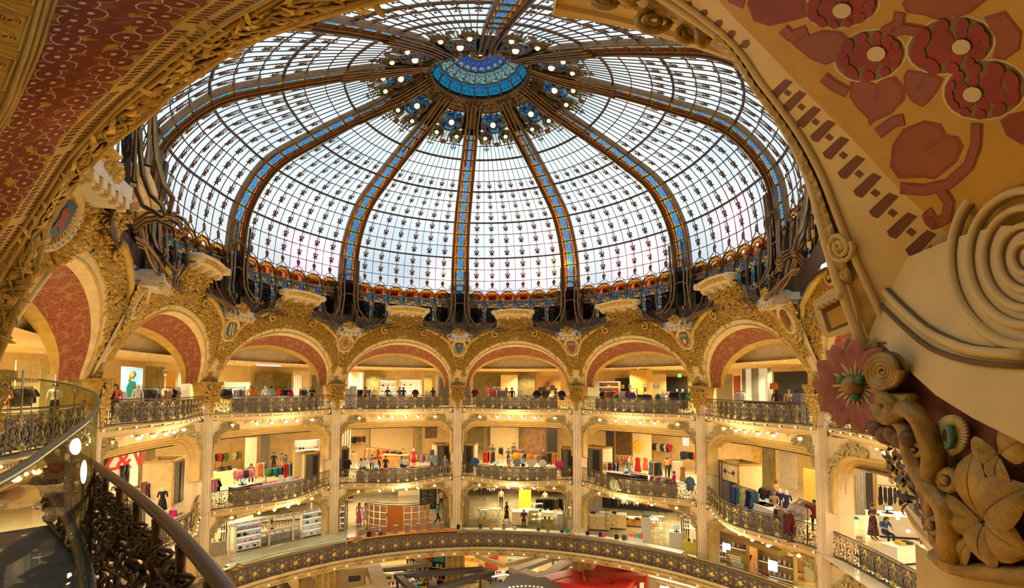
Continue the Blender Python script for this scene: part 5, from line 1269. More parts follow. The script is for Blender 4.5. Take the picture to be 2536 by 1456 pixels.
def rack(p,rz,L,cols,desc,n=None,kind='top',h=1.55,mat=None,frame_=True,spread=1.0,ph=0.0):
 """clothes rail at p (on the floor), L metres long, garments of the given colours in order"""
 mat=mat or DARK;Mx=Matrix.Translation(p)@Matrix.Rotation(rz,4,'Z');n=n or max(3,int(L/.13))
 if frame_:
  root=thing('clothes_rack',('slim metal clothes rail, '+desc),'clothes rack',mat=Mx)
  b=MB();b.tube([(-L/2,0,h),(L/2,0,h)],.018,5);b.obj('rail',mat,root)
  for s in(-1,1):
   b=MB();b.tube([(s*L/2,0,.04),(s*L/2,0,h)],.016,4);b.obj('upright',mat,root)
   b=MB();b.box((s*L/2,0,.02),(.05,.5,.03));b.obj('foot',mat,root)
 rg=random.Random(sum(map(ord,desc)));cc=[cols[int(i*len(cols)/n)%len(cols)]if rg.random()<.75 else rg.choice(cols)for i in range(n)]
 for i in range(n):
  c=cc[i];k=kind if isinstance(kind,str)else rg.choice(kind)
  x=-L/2+L*(i+.5)/n*spread;T=Mx@Matrix.Translation((x,0,h-.05-ph))@Matrix.Rotation(pi/2+rg.uniform(-.55,.15),4,'Z')@Matrix.Diagonal((rg.uniform(.85,1.05),rg.uniform(.9,1.6),rg.uniform(.85,1.1),1))
  if p.z!=L2 or NG[0]>=300:
   me=GARM[k];XT.add([T@v.co for v in me.vertices],[tuple(f.vertices)for f in me.polygons],PK.index(c));continue
  NG[0]+=1
  g=thing('garment','%s on the rail %s'%(nth(cc,i,c+' '+KN[k]),desc),'clothing',mat=T,group='clothes on the rail '+desc)
  put('cloth',GARM[k],g,color=PAL[c]);put('hanger',HANGER,g)
def solo(p,rz,c,desc,kind='top',z=0,sc=1.0):
 g=thing('garment','%s %s %s'%(c,KN[kind],desc),'clothing',mat=Matrix.Translation(p+Vector((0,0,z)))@Matrix.Rotation(rz,4,'Z')@Matrix.Scale(sc,4))
 o=put('cloth',GARM[kind],g,color=PAL[c]);put('hanger',HANGER,g)
 return g
def boxthing(name,label,cat,p,d,mat,rz=0,group=None,parts=()):
 """a cabinet: body plus whatever parts = [(name, centre, size, material)]"""
 root=thing(name,label,cat,p,rz,group)
 for nm,c,s,mt in([('body',(0,0,d[2]/2),d,mat)]if mat is not None else[])+list(parts):b=MB();b.box(c,s);b.obj(nm,mt,root)
 return root
def counter(p,rz,L,dpt,h,mat,label,top=None,name='counter',cat='counter'):
 return boxthing(name,label,cat,p,(L,dpt,h-.04),mat,rz,parts=[('worktop',(0,0,h-.02),(L+.06,dpt+.06,.05),top or WHITE),('plinth',(0,0,.04),(L-.1,dpt+.02,.08),DARK)])
b=MB();b.box((0,0,.03),(.38,.3,.06));b.box((0,.04,.12),(.08,.06,.16));RG1=b.mesh('base',DARK)
b=MB();b.box((0,-.02,.28),(.36,.03,.25));RG2=b.mesh('monitor',DARK)
b=MB();b.box((0,-.04,.28),(.32,.012,.21));RG3=b.mesh('screen',pm('pale_screen',(.35,.6,.62),.2,var=0,emit=.5,ecol=(.5,.8,.85)))
def register(p,rz,desc):
 r=thing('cash_register','black cash register with a pale screen '+desc,'register',p,rz);put('base',RG1,r);put('monitor',RG2,r);put('screen',RG3,r);return r
def folded(p,rz,cols,desc,n=None):
 b=MB();b.box((0,0,.05),(.26,.32,.10),top=.9);me=MT.setdefault('_folded',None)or b.mesh('folded_cloth',FABRIC);MT['_folded']=me
 for i,c in enumerate(cols):
  q=p+Vector((cos(rz),sin(rz),0))*(i-(len(cols)-1)/2)*.36;o=put('folded_top',me,loc=q,rz=rz,color=PAL[c]);tag(o,'%s lying %s'%(nth(cols,i,c+' folded top'),desc),'clothing','folded tops '+desc)
def board(p,rz,w,h,z,mat,label,cat='partition',name='partition',parts=(),fr=None):
 r=thing(name,label,cat,Vector((p.x,p.y,z)),rz);b=MB();b.box((0,0,h/2),(w,.06,h));b.obj('board',mat,r)
 if fr:
  b=MB()
  for x in(-w/2,w/2):b.box((x,-.02,h/2),(.05,.08,h+.05))
  for zz in(0,h):b.box((0,-.02,zz),(w,.08,.05))
  b.obj('frame',fr,r)
 return r
def text(s,size,parent,loc,mat,ext=.005,bold=0.0):
 c=bpy.data.curves.new('lettering','FONT');c.body=s;c.size=size;c.extrude=ext;c.align_x='CENTER';c.align_y='CENTER';c.offset=bold
 o=bpy.data.objects.new('lettering',c);COL.objects.link(o);o.parent=parent;o.location=loc;o.rotation_euler=(pi/2,0,0);c.materials.append(mat);return o
 # people
def cloth(name,c):
 k='cloth_'+name
 return MT[k]if k in MT else pm(k,c,.8,var=.15,scale=12)
def body_mesh(pose):
 J=dict(pelvis=(0,0,.95),waist=(0,0,1.10),chest=(0,-.01,1.32),neck=(0,0,1.47),head=(0,-.02,1.60),top=(0,-.01,1.70))
 for s,n in((-1,'l'),(1,'r')):
  J.update({n+'sh':(s*.175,0,1.42),n+'el':(s*.23,.03,1.14),n+'wr':(s*.24,-.03,.90),n+'ha':(s*.24,-.05,.81),n+'hip':(s*.09,0,.90),n+'kn':(s*.10,-.02,.49),n+'an':(s*.10,.02,.09),n+'toe':(s*.12,-.14,.03)})
 if pose=='walk':
  J.update(lkn=(-.09,-.20,.52),lan=(-.09,-.20,.10),ltoe=(-.10,-.36,.06),rkn=(.09,.06,.50),ran=(.09,.33,.16),rtoe=(.10,.26,.03),lel=(-.24,.12,1.16),lwr=(-.23,.10,.92),lha=(-.23,.08,.83),rel=(.24,-.08,1.16),rwr=(.22,-.24,.98),rha=(.21,-.30,.91))
 if pose=='reach':J.update(lel=(-.24,-.10,1.18),lwr=(-.18,-.34,1.15),lha=(-.16,-.43,1.14),rel=(.24,-.08,1.17),rwr=(.18,-.32,1.10),rha=(.16,-.41,1.08),head=(0,-.06,1.59),top=(0,-.07,1.69))
 if pose=='phone':J.update(lel=(-.23,.02,1.15),lwr=(-.10,-.22,1.20),lha=(-.05,-.27,1.26),rel=(.23,.02,1.15),rwr=(.10,-.22,1.18),rha=(.05,-.27,1.24))
 if pose=='sit':
  for k in J:
   x,y,z=J[k]
   if k[1:]not in('kn','an','toe'):J[k]=(x,y,z-.42)
  J.update(lkn=(-.12,-.42,.48),lan=(-.12,-.40,.09),ltoe=(-.12,-.56,.03),rkn=(.12,-.42,.48),ran=(.12,-.38,.09),rtoe=(.12,-.54,.03),lel=(-.24,-.10,.76),lwr=(-.14,-.32,.74),lha=(-.11,-.40,.74),rel=(.24,-.10,.76),rwr=(.14,-.32,.72),rha=(.11,-.40,.72),chest=(0,-.06,.88),neck=(0,-.10,1.03),head=(0,-.15,1.15),top=(0,-.16,1.25))
 RAD=dict(pelvis=.135,waist=.115,chest=.135,neck=.052,head=.085,top=.06,sh=.062,el=.042,wr=.030,ha=.034,hip=.090,kn=.060,an=.042,toe=.035)
 ED=[('pelvis','waist'),('waist','chest'),('chest','neck'),('neck','head'),('head','top')]
 for n in 'lr':ED+=[('chest',n+'sh'),(n+'sh',n+'el'),(n+'el',n+'wr'),(n+'wr',n+'ha'),('pelvis',n+'hip'),(n+'hip',n+'kn'),(n+'kn',n+'an'),(n+'an',n+'toe')]
 names=list(J);me=bpy.data.meshes.new('skeleton');me.from_pydata([J[k]for k in names],[(names.index(a),names.index(c))for a,c in ED],[])
 o=bpy.data.objects.new('skeleton',me);COL.objects.link(o);md=o.modifiers.new('skin','SKIN');ss=o.modifiers.new('sub','SUBSURF');ss.levels=1;ss.render_levels=1
 sv=me.skin_vertices[0].data
 for i,k in enumerate(names):
  r=RAD[k]if k in RAD else RAD[k[1:]];sv[i].radius=(r,r*(.72 if k in('pelvis','waist','chest')else 1));sv[i].use_root=(k=='pelvis')
 dg=bpy.context.evaluated_depsgraph_get();ev=o.evaluated_get(dg).to_mesh()
 vs=[tuple(v.co)for v in ev.vertices];fs=[tuple(p.vertices)for p in ev.polygons]
 seg=[]
 JV={k:Vector(q)for k,q in J.items()}
 def region(p):
  best=None
  for a,c in ED:
   A_,C_=JV[a],JV[c];t=max(0,min(1,(p-A_).dot(C_-A_)/max(1e-9,(C_-A_).length_squared)));d=(p-A_.lerp(C_,t)).length
   if best is None or d<best[0]:best=(d,a,c,t)
  a,c,t=best[1:]
  if c in('head','top')or(c=='neck' and t>.75):return 0
  if c[1:]in('ha',)or(c[1:]=='wr' and t>.1):return 0
  if c[1:]=='toe' or(c[1:]=='an' and t>.93):return 3
  if c[1:]in('hip','kn','an')or(c=='waist' and t<.35):return 2
  return 1
 mi=[region(sum((Vector(vs[i])for i in f),Vector())/len(f))for f in fs]
 bpy.data.objects.remove(o)
 b=MB();b.add(vs,fs,0,True);b.m=mi[:]
 for n,s in(('l',-1),('r',1)):
  w,h=JV[n+'wr'],JV[n+'ha'];d=(h-w).normalized();sd=Vector((0,1,0))if abs(d.y)<.6 else Vector((1,0,0));sd=(sd-d*sd.dot(d)).normalized()
  for k in range(4):q=h+sd*(.022*(k-1.5));b.tube([q,q+d*(.045+.012*(1.5-abs(k-1.5))),q+d*(.075+.015*(1.5-abs(k-1.5)))+d.cross(sd)*.015],[.011,.009,.007],4,0)
  b.tube([w.lerp(h,.7)-sd*.03,h-sd*.055+d*.02,h-sd*.05+d*.05],[.012,.010,.008],4,0)
 hd=JV['head'];b.tube([hd+Vector((0,-.08,.015)),hd+Vector((0,-.102,-.015)),hd+Vector((0,-.085,-.022))],.012,4,0)
 for s in(-1,1):b.sph(hd+Vector((s*.085,.0,.0)),.02,0,5,3,(.5,1,1.4))
 for s in(-1,1):b.sph(hd+Vector((s*.032,-.075,.018)),.011,4,5,3)
 b.box(hd+Vector((0,-.082,-.048)),(.04,.01,.008),0,5)
 return b,hd
BODY={}
for ps in('stand','walk','reach','phone','sit'):BODY[ps]=body_mesh(ps)
EYEM=pm('eye_dark',(.02,.015,.01),.3,var=0);LIP=pm('lip',(.35,.08,.06),.5,var=0)
def hair_mesh(hd,style):
 b=MB();c=hd+Vector((0,.015,.035))
 b.lathe([(.001,.082),(.055,.072),(.092,.035),(.100,-.01),(.097,-.05),(.07,-.07)],12,c)
 if style=='long':b.grid(lambda u,v:c+Vector((.10*cos(pi*u)*(1+.1*v),.03+.085*sin(pi*u)*(1-.3*v),-.02-.30*v)),8,4,0)
 if style=='bun':b.sph(c+Vector((0,.05,.09)),.05,0,8,5)
 b.v=[q if not(q[1]<hd.y-.055 and q[2]<hd.z+.045)else(q[0]*.92,hd.y-.05,max(q[2],hd.z+.05))for q in b.v]
 return b
HM={}
NP=[0]
def person(p,rz,top,legs,label,pose='stand',hair='short',hcol=None,skirt=None,sc=1.0,pattern=None):
 NP[0]+=1;b,hd=BODY[pose]
 r=thing('person',label,'person',p,rz)
 o=b.obj('body',[SKIN,pattern or cloth(top,PAL[top]),cloth(legs,PAL[legs])if legs!='bare' else SKIN,DARK,EYEM,LIP],r)
 k=(pose,hair);HM[k]=HM.get(k)or hair_mesh(hd,hair).mesh('hair',HAIR);
 h=put('hair',HM[k],r)
 if hcol:h.data=HM[k].copy();h.data.materials[0]=hcol
 if skirt:
  s=MB();L=.62 if skirt=='short' else.88;s.lathe([(.145,0),(.18,-.12),(.22,-L*.6),(.27,-L),(.25,-L)],14,(0,0,1.06),M=Matrix.Diagonal((1,.8,1)));s.obj('skirt',pattern or cloth(top,PAL[top]),r)
 r.scale=(sc,sc,sc);return r
def mannequin(p,rz,top,legs,label,headless=False,white=True,skirt=None):
 b,hd=BODY['stand'];r=thing('mannequin',label,'mannequin',p,rz);w=WHITE if white else DARK
 b.obj('figure',[w,cloth(top,PAL[top]),cloth(legs,PAL[legs]),w,w,w],r)
 q=MB();q.lathe([(.2,0),(.2,.02),(.001,.025)],12);q.obj('stand_plate',CHROME,r)
 if skirt:s=MB();s.lathe([(.14,0),(.19,-.2),(.25,-.6),(.23,-.6)],12,(0,0,1.04),M=Matrix.Diagonal((1,.8,1)));s.obj('skirt',cloth(top,PAL[top]),r)
 return r
def cabin(p,rz,label,w=1.5,d=1.3,h=2.5,wall_=None):
 r=thing('fitting_cabin',label,'fitting room',p,rz);wall_=wall_ or BEIGE
 for c,s in(((-w/2,0,h/2),(.08,d,h)),((w/2,0,h/2),(.08,d,h)),((0,d/2,h/2),(w,.08,h))):b=MB();b.box(c,s);b.obj('cabin_wall',wall_,r)
 b=MB()
 for c,s in(((-w/2,-d/2,h/2),(.10,.08,h)),((w/2,-d/2,h/2),(.10,.08,h)),((0,-d/2,h),(w+.1,.08,.14)),((-w/2,0,h),(.1,d,.14)),((w/2,0,h),(.1,d,.14)),((0,d/2,h),(w+.1,.08,.14))):b.box(c,s)
 b.obj('brass_frame',BRASS,r)
 b=MB();b.grid(lambda u,v:Vector((-w*.45+w*.9*u,-d/2+.06+.05*sin(u*40),.05+(h-.15)*v)),40,1);b.obj('curtain',GREYC,r)
 b=MB();b.box((w*.20,-d/2-.01,h*.46),(w*.30,.03,h*.9));b.obj('opening_shade',DARK,r)  # flat black board stands for the shade inside the opening
 return r
def shelf(p,rz,w,h,d,n,mat,label,goods,back=None,lit=True,gname='display box',gcat='box',gs=(.16,.12,.16),cols=(1,8)):
 r=thing('shelf_unit',label,'shelf',p,rz);mat=mat or WHITE;short=' '.join(label.replace(',','').split()[:8])
 for s in(-1,1):b=MB();b.box((s*w/2,0,h/2),(.05,d,h));b.obj('side_panel',mat,r)
 b=MB();b.box((0,d/2,h/2),(w,.04,h));b.obj('back_panel',back or BEIGE,r)
 for i in range(n+1):
  b=MB();z=.1+(h-.1)*i/n;b.box((0,0,z),(w,d,.04));b.obj('shelf_board',mat,r)
  if lit and i:b=MB();b.box((0,-d*.4,z-.035),(w*.95,.03,.02));b.obj('light_strip',STRIP,r)
 rg=random.Random(sum(map(ord,label)));M=Matrix.Translation(p)@Matrix.Rotation(rz,4,'Z')
 for i in range(n):
  k=rg.randint(*cols);gg=[rg.choice(goods)for _ in range(k)]
  for j in range(k):
   c=gg[j];z=.1+(h-.1)*i/n+.02;s=rg.uniform(.7,1.25)
   bb=MB();bb.box((0,0,gs[2]*s/2),(gs[0]*s,gs[1],gs[2]*s),top=.92);o=bb.obj('display_item',FABRIC,mat=M@Matrix.Translation((-w*.44+w*.88*(j+.5)/k,-.03,z)),color=PAL[c])
   tag(o,'%s, %s row of the %s'%(nth(gg,j,c+' '+gname),ORD[i]if i else 'bottom',short),gcat,'%s on the %s'%(gname+('es' if gname.endswith('x')else 's'),short))
 return r
 # top gallery shops
F3=L3
def R3(u,r):return G(u,r,L3)
def rackpx(u0,u1,r,cols,desc,lv=L3,r2=None,**kw):
 a,c=G(u0,r,lv),G(u1,r2 or r,lv);m_=(a+c)/2;d=c-a
 rack(m_,atan2(d.y,d.x),d.length,cols,desc,**kw)
SPOT=MB();SPOT.lathe([(.001,0),(.07,0)],8);
b=MB();b.lathe([(.09,.0),(.11,-.03),(.07,-.03),(.07,.0)],10);SP1=b.mesh('trim_ring',WHITE)
b=MB();b.lathe([(.001,-.01),(.068,-.01)],10);SP2=b.mesh('lit_lens',pm('downlight_lens',(1,.9,.7),.5,var=0,emit=12,ecol=(1,.85,.6)))
for j in range(-4,4):
 for i,(dk,rr)in enumerate(((-.3,18.2),(-.1,18.2),(.1,18.2),(.3,18.2),(-.2,20.5),(.05,20.5),(.28,20.5),(-.1,22.8),(.2,22.8))):
  q=PQ(j+.5+dk,rr,18.94);o=thing('downlight','%s %s downlight in the top gallery ceiling, %s'%(NTH[i]if i<4 else NTH[i-4]if i<7 else NTH[i-7],'front' if i<4 else 'middle' if i<7 else 'rear',BAYN[j]),'ceiling light',q,group='downlights, '+BAYN[j]);put('trim_ring',SP1,o);put('lit_lens',SP2,o)
TEAL=pm('lit_teal_poster',(.25,.75,.70),.4,var=.0,emit=.9,ecol=(.35,.9,.85))
def wallp(u0,u1,r,z0,z1,mat,label,lv=L3,fr=None,name='partition',cat='partition'):
 a,c=G(u0,r,lv),G(u1,r,lv);m_=(a+c)/2;d=c-a
 return board(m_,atan2(d.y,d.x),d.length,z1-z0,z0,mat,label,cat,name,fr=fr)
GREENW=pm('olive_mirror_wall',(.22,.18,.07),.25,.3,var=.3)
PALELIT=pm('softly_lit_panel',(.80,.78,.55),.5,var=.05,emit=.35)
wp=wallp(36,96,22,15.7,18.4,IVORY,'cream shop sign wall with black lettering at the far left');text('LAMBERTO LOSANI',.26,wp,(0,-.04,1.75),DARK);text('CASHMERE',.13,wp,(0,-.04,1.35),DARK)
wallp(98,132,21,15.7,18.5,pm('mustard_panel',(.48,.38,.12),.4,var=.1),'mustard yellow door panel right of the cream sign wall');ps=wallp(4,22,22,16.4,17.9,pm('portrait_ground',(.45,.28,.16),.5),'small portrait poster at the left edge of the picture',fr=DARK,name='portrait_poster',cat='poster')
b=MB();b.sph((0,-.05,.85),.2,0,10,6,(.8,.15,1.1));b.obj('printed_face',SKIN,ps);b=MB();b.sph((0,-.03,.95),.25,0,10,6,(.95,.1,1.1));b.obj('printed_hair',HAIR,ps)
rackpx(28,80,18.5,['charcoal','black','grey','black'],'below the cream sign wall at the far left',n=7)
rackpx(-5,22,18.5,['beige','orange','black'],'at the very left edge behind the glass',n=4)
person(R3(137,18.3),face_eye(R3(137,18)),'white','black','person in white with dark hair, seen in profile behind the far left glass screen')
pp=wallp(300,350,19.5,16.55,18.25,TEAL,'backlit teal poster of a woman in a patterned dress',fr=WHITE,name='lit_poster',cat='poster')
b=MB();b.sph((0,-.05,1.25),.17,0,12,8,(.9,.2,1.15));b.obj('printed_face',SKIN,pp);b=MB();b.sph((-.02,-.045,1.33),.24,0,12,8,(1.05,.12,1.0));b.sph((-.2,-.04,1.1),.14,0,8,6,(.8,.12,1.6));b.obj('printed_hair',BLOND,pp)
b=MB();b.star([(-.38,0),(.45,0),(.42,.5),(.18,.92),(-.2,.95),(-.4,.6)],lambda x,y,h:Vector((x,-.05-h,y+.01)),0,1);b.obj('printed_dress',stained('printed_dress_pattern',[(.02,.25,.3),(.1,.5,.45),(.8,.75,.5),(.02,.1,.15)],3),pp)if False else b.obj('printed_dress',cloth('teal',PAL['teal']),pp)
b=MB();b.tube([(.3,-.07,.75),(.5,-.07,.45),(.42,-.08,.95)],.05,6);b.obj('printed_arm',SKIN,pp)
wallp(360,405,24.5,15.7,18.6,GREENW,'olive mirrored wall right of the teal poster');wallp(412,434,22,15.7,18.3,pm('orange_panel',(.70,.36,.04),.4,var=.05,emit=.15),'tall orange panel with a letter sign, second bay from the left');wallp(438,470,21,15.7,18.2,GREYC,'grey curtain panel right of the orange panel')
sg=wallp(404,411,21.5,17.9,18.3,WHITE,'tiny white letter sign beside the orange panel',name='letter_sign',cat='sign');text('M',.3,sg,(0,-.04,.2),DARK)
rackpx(243,285,17.6,['purple','purple','black','charcoal'],'under the teal poster at the left',n=6);rackpx(352,395,18.2,['black','charcoal','grey'],'in front of the olive mirrored wall',n=6);rackpx(400,445,17.8,['beige','brown','black','charcoal'],'below the orange panel',n=7)
mannequin(R3(342,17.8),face_eye(R3(342,18)),'white','beige','white mannequin in a pale blouse below the teal poster')
person(R3(287,17.4),face_eye(R3(287,18)),'coral','black','dark-haired woman in a striped coral top below the teal poster',hair='long')
boxthing('notice_stand','white notice on a stand in front of the poster bay','sign',R3(309,17.2),(.35,.05,1.35),PAPER,face(R3(309,17)))
wallp(556,618,22,16.3,17.6,pm('lit_green_niche',(.62,.78,.60),.4,var=.05,emit=.5),'pale green lit niche with bags, third bay',fr=IVORY);wallp(630,720,25,15.7,18.4,GREENW,'olive mirrored wall behind the light blue shirt');wallp(724,765,23,15.7,18.6,IVORY,'cream partition with upright slats, third bay')
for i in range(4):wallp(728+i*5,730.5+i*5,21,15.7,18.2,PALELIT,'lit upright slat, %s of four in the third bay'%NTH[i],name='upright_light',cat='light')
wallp(770,800,19,15.7,18.2,GREYC,'dark grey curtain beside the third column');bl=thing('light_bar','blue light bar on the ceiling of the third bay','ceiling light',R3(664,20.5)+Vector((0,0,3.28)),face(R3(664,20)));b=MB();b.box((0,0,0),(1.9,.25,.05));b.obj('tube',pm('blue_light',(.3,.35,1),.5,var=0,emit=3,ecol=(.35,.4,1)),bl)
rackpx(545,572,17.8,['black','black','charcoal'],'left end of the third bay',n=5);rackpx(574,606,17.6,['white','lilac','grey','white'],'below the green niche',n=5);rackpx(688,722,18.0,['red','coral','black','charcoal'],'behind the pink bag',n=6);rackpx(742,762,17.4,['maroon','denim','sky'],'left of the grey curtain in the third bay',n=4)
mannequin(R3(657,18.3),face_eye(R3(657,18)),'white','black','white mannequin in a pale top, third bay');mannequin(R3(606,19.5),face_eye(R3(606,18)),'white','white','white mannequin bust beside the green niche')
person(R3(672,17.2),face_eye(R3(672,18))+pi,'sky','navy','person in a light blue shirt leaning over the third bay rail','reach');person(R3(622,17.6),face_eye(R3(622,18)),'orange','beige','fair-haired woman in orange, third bay','stand','long',BLOND);person(R3(714,17.8),face_eye(R3(714,18)),'black','black','woman in black behind the pink bag','stand','long');person(R3(773,16.9),face_eye(R3(773,18)),'black','black','woman in black against the grey curtain, arms folded in front','phone','long')
def bag(p,rz,c,label):
 r=thing('handbag',label,'bag',p,rz);b=MB();b.box((0,0,.17),(.42,.16,.34),top=.85);put('bag_body',b.mesh('bag_body',FABRIC),r,color=PAL[c]);b=MB();b.tube([(-.1,0,.32),(-.07,0,.46),(.07,0,.46),(.1,0,.32)],.015,4);put('handle',b.mesh('handle',FABRIC),r,color=PAL[c]);return r
counter(R3(690,17.0),face(R3(690,17)),4.2,.5,.95,WHITE,'long white display ledge behind the rail of the third bay');bag(R3(720,17.0)+Vector((0,0,.95)),face(R3(720,17)),'magenta','pink handbag on the ledge of the third bay');folded(R3(757,16.9)+Vector((0,0,.95)),face(R3(757,17)),['sky','white'],'at the right end of the third bay ledge')
for u in(866,893):wallp(u-1,u+2,20.5,15.8,18.5,STRIP,'upright light line on the cream wall, %s of two'%('left' if u<880 else 'right'),name='light_line',cat='light')
wallp(862,900,20.8,15.7,18.6,IVORY,'cream wall with light lines, fourth bay');wallp(905,955,24.5,15.7,18.5,GREENW,'olive mirrored wall behind the gold-topped mannequin');wallp(1050,1070,21,15.7,18.4,pm('brass_column',(.45,.35,.10),.25,.6),'brass column with a dark niche, fourth bay');wallp(1085,1112,18.6,15.7,18.2,GREYC,'grey curtain left of the middle column');wallp(1080,1084,18.4,15.7,18.4,WHITE,'white frame post beside the grey curtain, fourth bay')
shelf(R3(961,22),face(R3(961,22)),1.6,2.3,.4,4,IVORY,'lit cream shelf, left one of the pair in the fourth bay',['camel','red','black','white'],PALELIT,cols=(2,4));shelf(R3(1017,22),face(R3(1017,22)),2.0,2.4,.4,4,IVORY,'lit cream shelf, right one of the pair in the fourth bay',['camel','red','black','white'],PALELIT,cols=(2,5))
for u in(859,874):boxthing('plinth','white display plinth, %s of the pair at the left of the fourth bay'%('left' if u<865 else 'right'),'plinth',R3(u,17.3),(.45,.45,1.55+(u>865)*.2),WHITE,face(R3(u,17)))
rackpx(885,898,17.6,['brown','black','charcoal'],'beside the grey hooded top',n=4)
mannequin(R3(926,18),face_eye(R3(926,18)),'cream','black','mannequin in a pale gold top and black trousers');mannequin(R3(916,18.6),face_eye(R3(916,18)),'navy','black','mannequin in navy just left of the gold-topped one');person(R3(905,17.3),face_eye(R3(905,18))+pi,'grey','black','person in a pale grey hooded top seen from behind','stand');person(R3(999,17.2),face_eye(R3(999,18))+pi,'navy','navy','person in navy bent over the counter of the fourth bay','reach');person(R3(990,17.6),face_eye(R3(990,18)),'denim','navy','grey-haired person beside the navy one','reach',hcol=BLOND);person(R3(960,18.2),face_eye(R3(960,18)),'black','black','seller in black behind the pale screen register','stand')
counter(R3(965,17.0),face(R3(965,17)),3.6,.6,.92,WHITE,'white counter behind the rail of the fourth bay');register(R3(966,17.0)+Vector((0,0,.92)),face(R3(966,17)),'on the fourth bay counter');solo(R3(1029,17),face(R3(1029,17)),'maroon','on a stand at the right of the fourth bay',z=1.5);boxthing('notice_stand','white notice on the right of the fourth bay','sign',R3(1058,16.8),(.32,.05,1.35),PAPER,face(R3(1058,17)))
mannequin(R3(1072,17.4),face_eye(R3(1072,18)),'navy','black','dark mannequin beside the grey curtain, fourth bay',white=False)
wallp(1146,1166,18.6,15.7,18.2,GREYC,'grey curtain right of the middle column');wallp(1167,1171,18.4,15.7,18.4,WHITE,'white frame post beside the grey curtain, fifth bay');wallp(1172,1240,25,15.7,18.6,GREENW,'olive mirrored wall at the left of the fifth bay');wallp(1240,1282,24,15.7,18.6,IVORY,'cream double door in the fifth bay');wallp(1282,1325,24.6,15.7,18.6,GREENW,'olive mirror with a leaning dark beam, fifth bay');wb=wallp(1328,1388,21.5,15.7,18.5,WOOD,'honey wood wall hung with black bags')
for q,(x,z)in enumerate(((-.7,1.3),(-.35,1.35),(.0,1.8),(.05,1.1),(.45,1.5))):
 pt_=wb.matrix_basis@Vector((x,-.15,z));bag(pt_,wb.rotation_euler.z,'black' if q!=2 else 'brown','%s hanging on the honey wood wall, %s'%('black handbag' if q!=2 else 'brown toy',('far left','second from left','top','lower middle','far right')[q]))
for q,x in enumerate((-.35,.25)):boxthing('wall_box','small lit wooden box on the honey wall, %s one'%('left' if q==0 else 'right'),'shelf',wb.matrix_basis@Vector((x,-.1,.75)),(.5,.2,.35),WOOD,wb.rotation_euler.z,parts=[('lit_back',(0,-.11,.18),(.4,.02,.26),PALELIT)])
rackpx(1212,1250,17.2,['pink','coral','white','sky','turquoise'],'of pastel tops in the fifth bay',n=9);solo(R3(1176,17),face(R3(1176,17)),'maroon','on a stand right of the grey curtain, fifth bay',z=1.55)
for u,c in((1330,'black'),(1350,'charcoal'),(1391,'navy')):solo(R3(u,17.0),face(R3(u,17)),c,'on its own stand behind the fifth bay rail, in front of the honey wall',z=1.5,sc=1.15)
for u,c in((1212,'coral'),(1232,'cream')):
 fl=thing('flower_display','%s flower bouquet in a white vase, fifth bay'%('pink' if c=='coral' else 'cream'),'flowers',R3(u,18.2)+Vector((0,0,.9)));rg=random.Random(u);b=MB();b.lathe([(.10,0),(.14,.2),(.08,.35)],10);b.obj('vase',WHITE,fl)
 b=MB();[b.sph((rg.uniform(-.3,.3),rg.uniform(-.15,.15),.45+rg.uniform(0,.4)),.09,0,6,4)for _ in range(22)];put('blossoms',b.mesh('blossoms',FABRIC),fl,color=PAL[c])
 b=MB();b.box((0,0,-.45),(.6,.5,.9));b.obj('pedestal',BEIGE,fl)
counter(R3(1280,16.9),face(R3(1280,17)),2.4,.5,.9,WHITE,'white counter behind the rail of the fifth bay');boxthing('notice_stand','white price notice on the fifth bay counter','sign',R3(1289,16.8),(.35,.05,1.5),PAPER,face(R3(1289,17)))
person(R3(1254,17),face_eye(R3(1254,18)),'coral','beige','woman with dark hair in a coral top beside the pastel rail','stand','long');person(R3(1268,17.3),face_eye(R3(1268,18)),'black','black','woman in black with her hair in a bun, fifth bay','stand','bun');person(R3(1376,17.2),face_eye(R3(1376,18))+1,'denim','denim','woman in a blue blouse by the honey wood wall','reach','long')
b=MB();pl=thing('potted_plant','dark green potted plant in front of the olive mirror','plant',R3(1307,18));rg=random.Random(6);b.lathe([(.12,0),(.18,.4),(.16,.4)],10);b.obj('pot',WHITE,pl)
for _ in range(26):b=MB();a=rg.uniform(0,6.28);leaf(b,Vector((0,0,.4+rg.uniform(0,.5))),Vector((cos(a),sin(a),rg.uniform(.2,1.2))),Vector((0,0,1)),.45,.06,0,.1);b.obj('leaf',pm('plant_green',(.05,.12,.03),.5)if 'plant_green' not in MT else MT['plant_green'],pl)
wallp(1456,1484,20,15.7,18.2,pm('grey_green_panel',(.40,.38,.26),.4,var=.08),'grey green panel with red dots, sixth bay');shelf(R3(1508,20.5),face(R3(1508,20)),1.9,2.3,.45,5,WOOD,'honey wood shelf of folded goods in the sixth bay',['orange','camel','red','white','navy'],WOOD,cols=(2,4));wallp(1524,1566,25,15.7,18.3,DARK,'black wall left of the yellow wood column');wallp(1650,1702,25,15.7,18.4,DARK,'black wall with a green exit sign');wallp(1614,1650,24,15.7,18.6,IVORY,'cream wall between the column and the black wall, sixth bay')
yc=boxthing('clad_column','yellow wood clad column in the sixth bay','column',R3(1588,21),(1.5,1.2,3.3),pm('yellow_wood',(.62,.40,.08),.4,var=.1),face(R3(1588,21)))
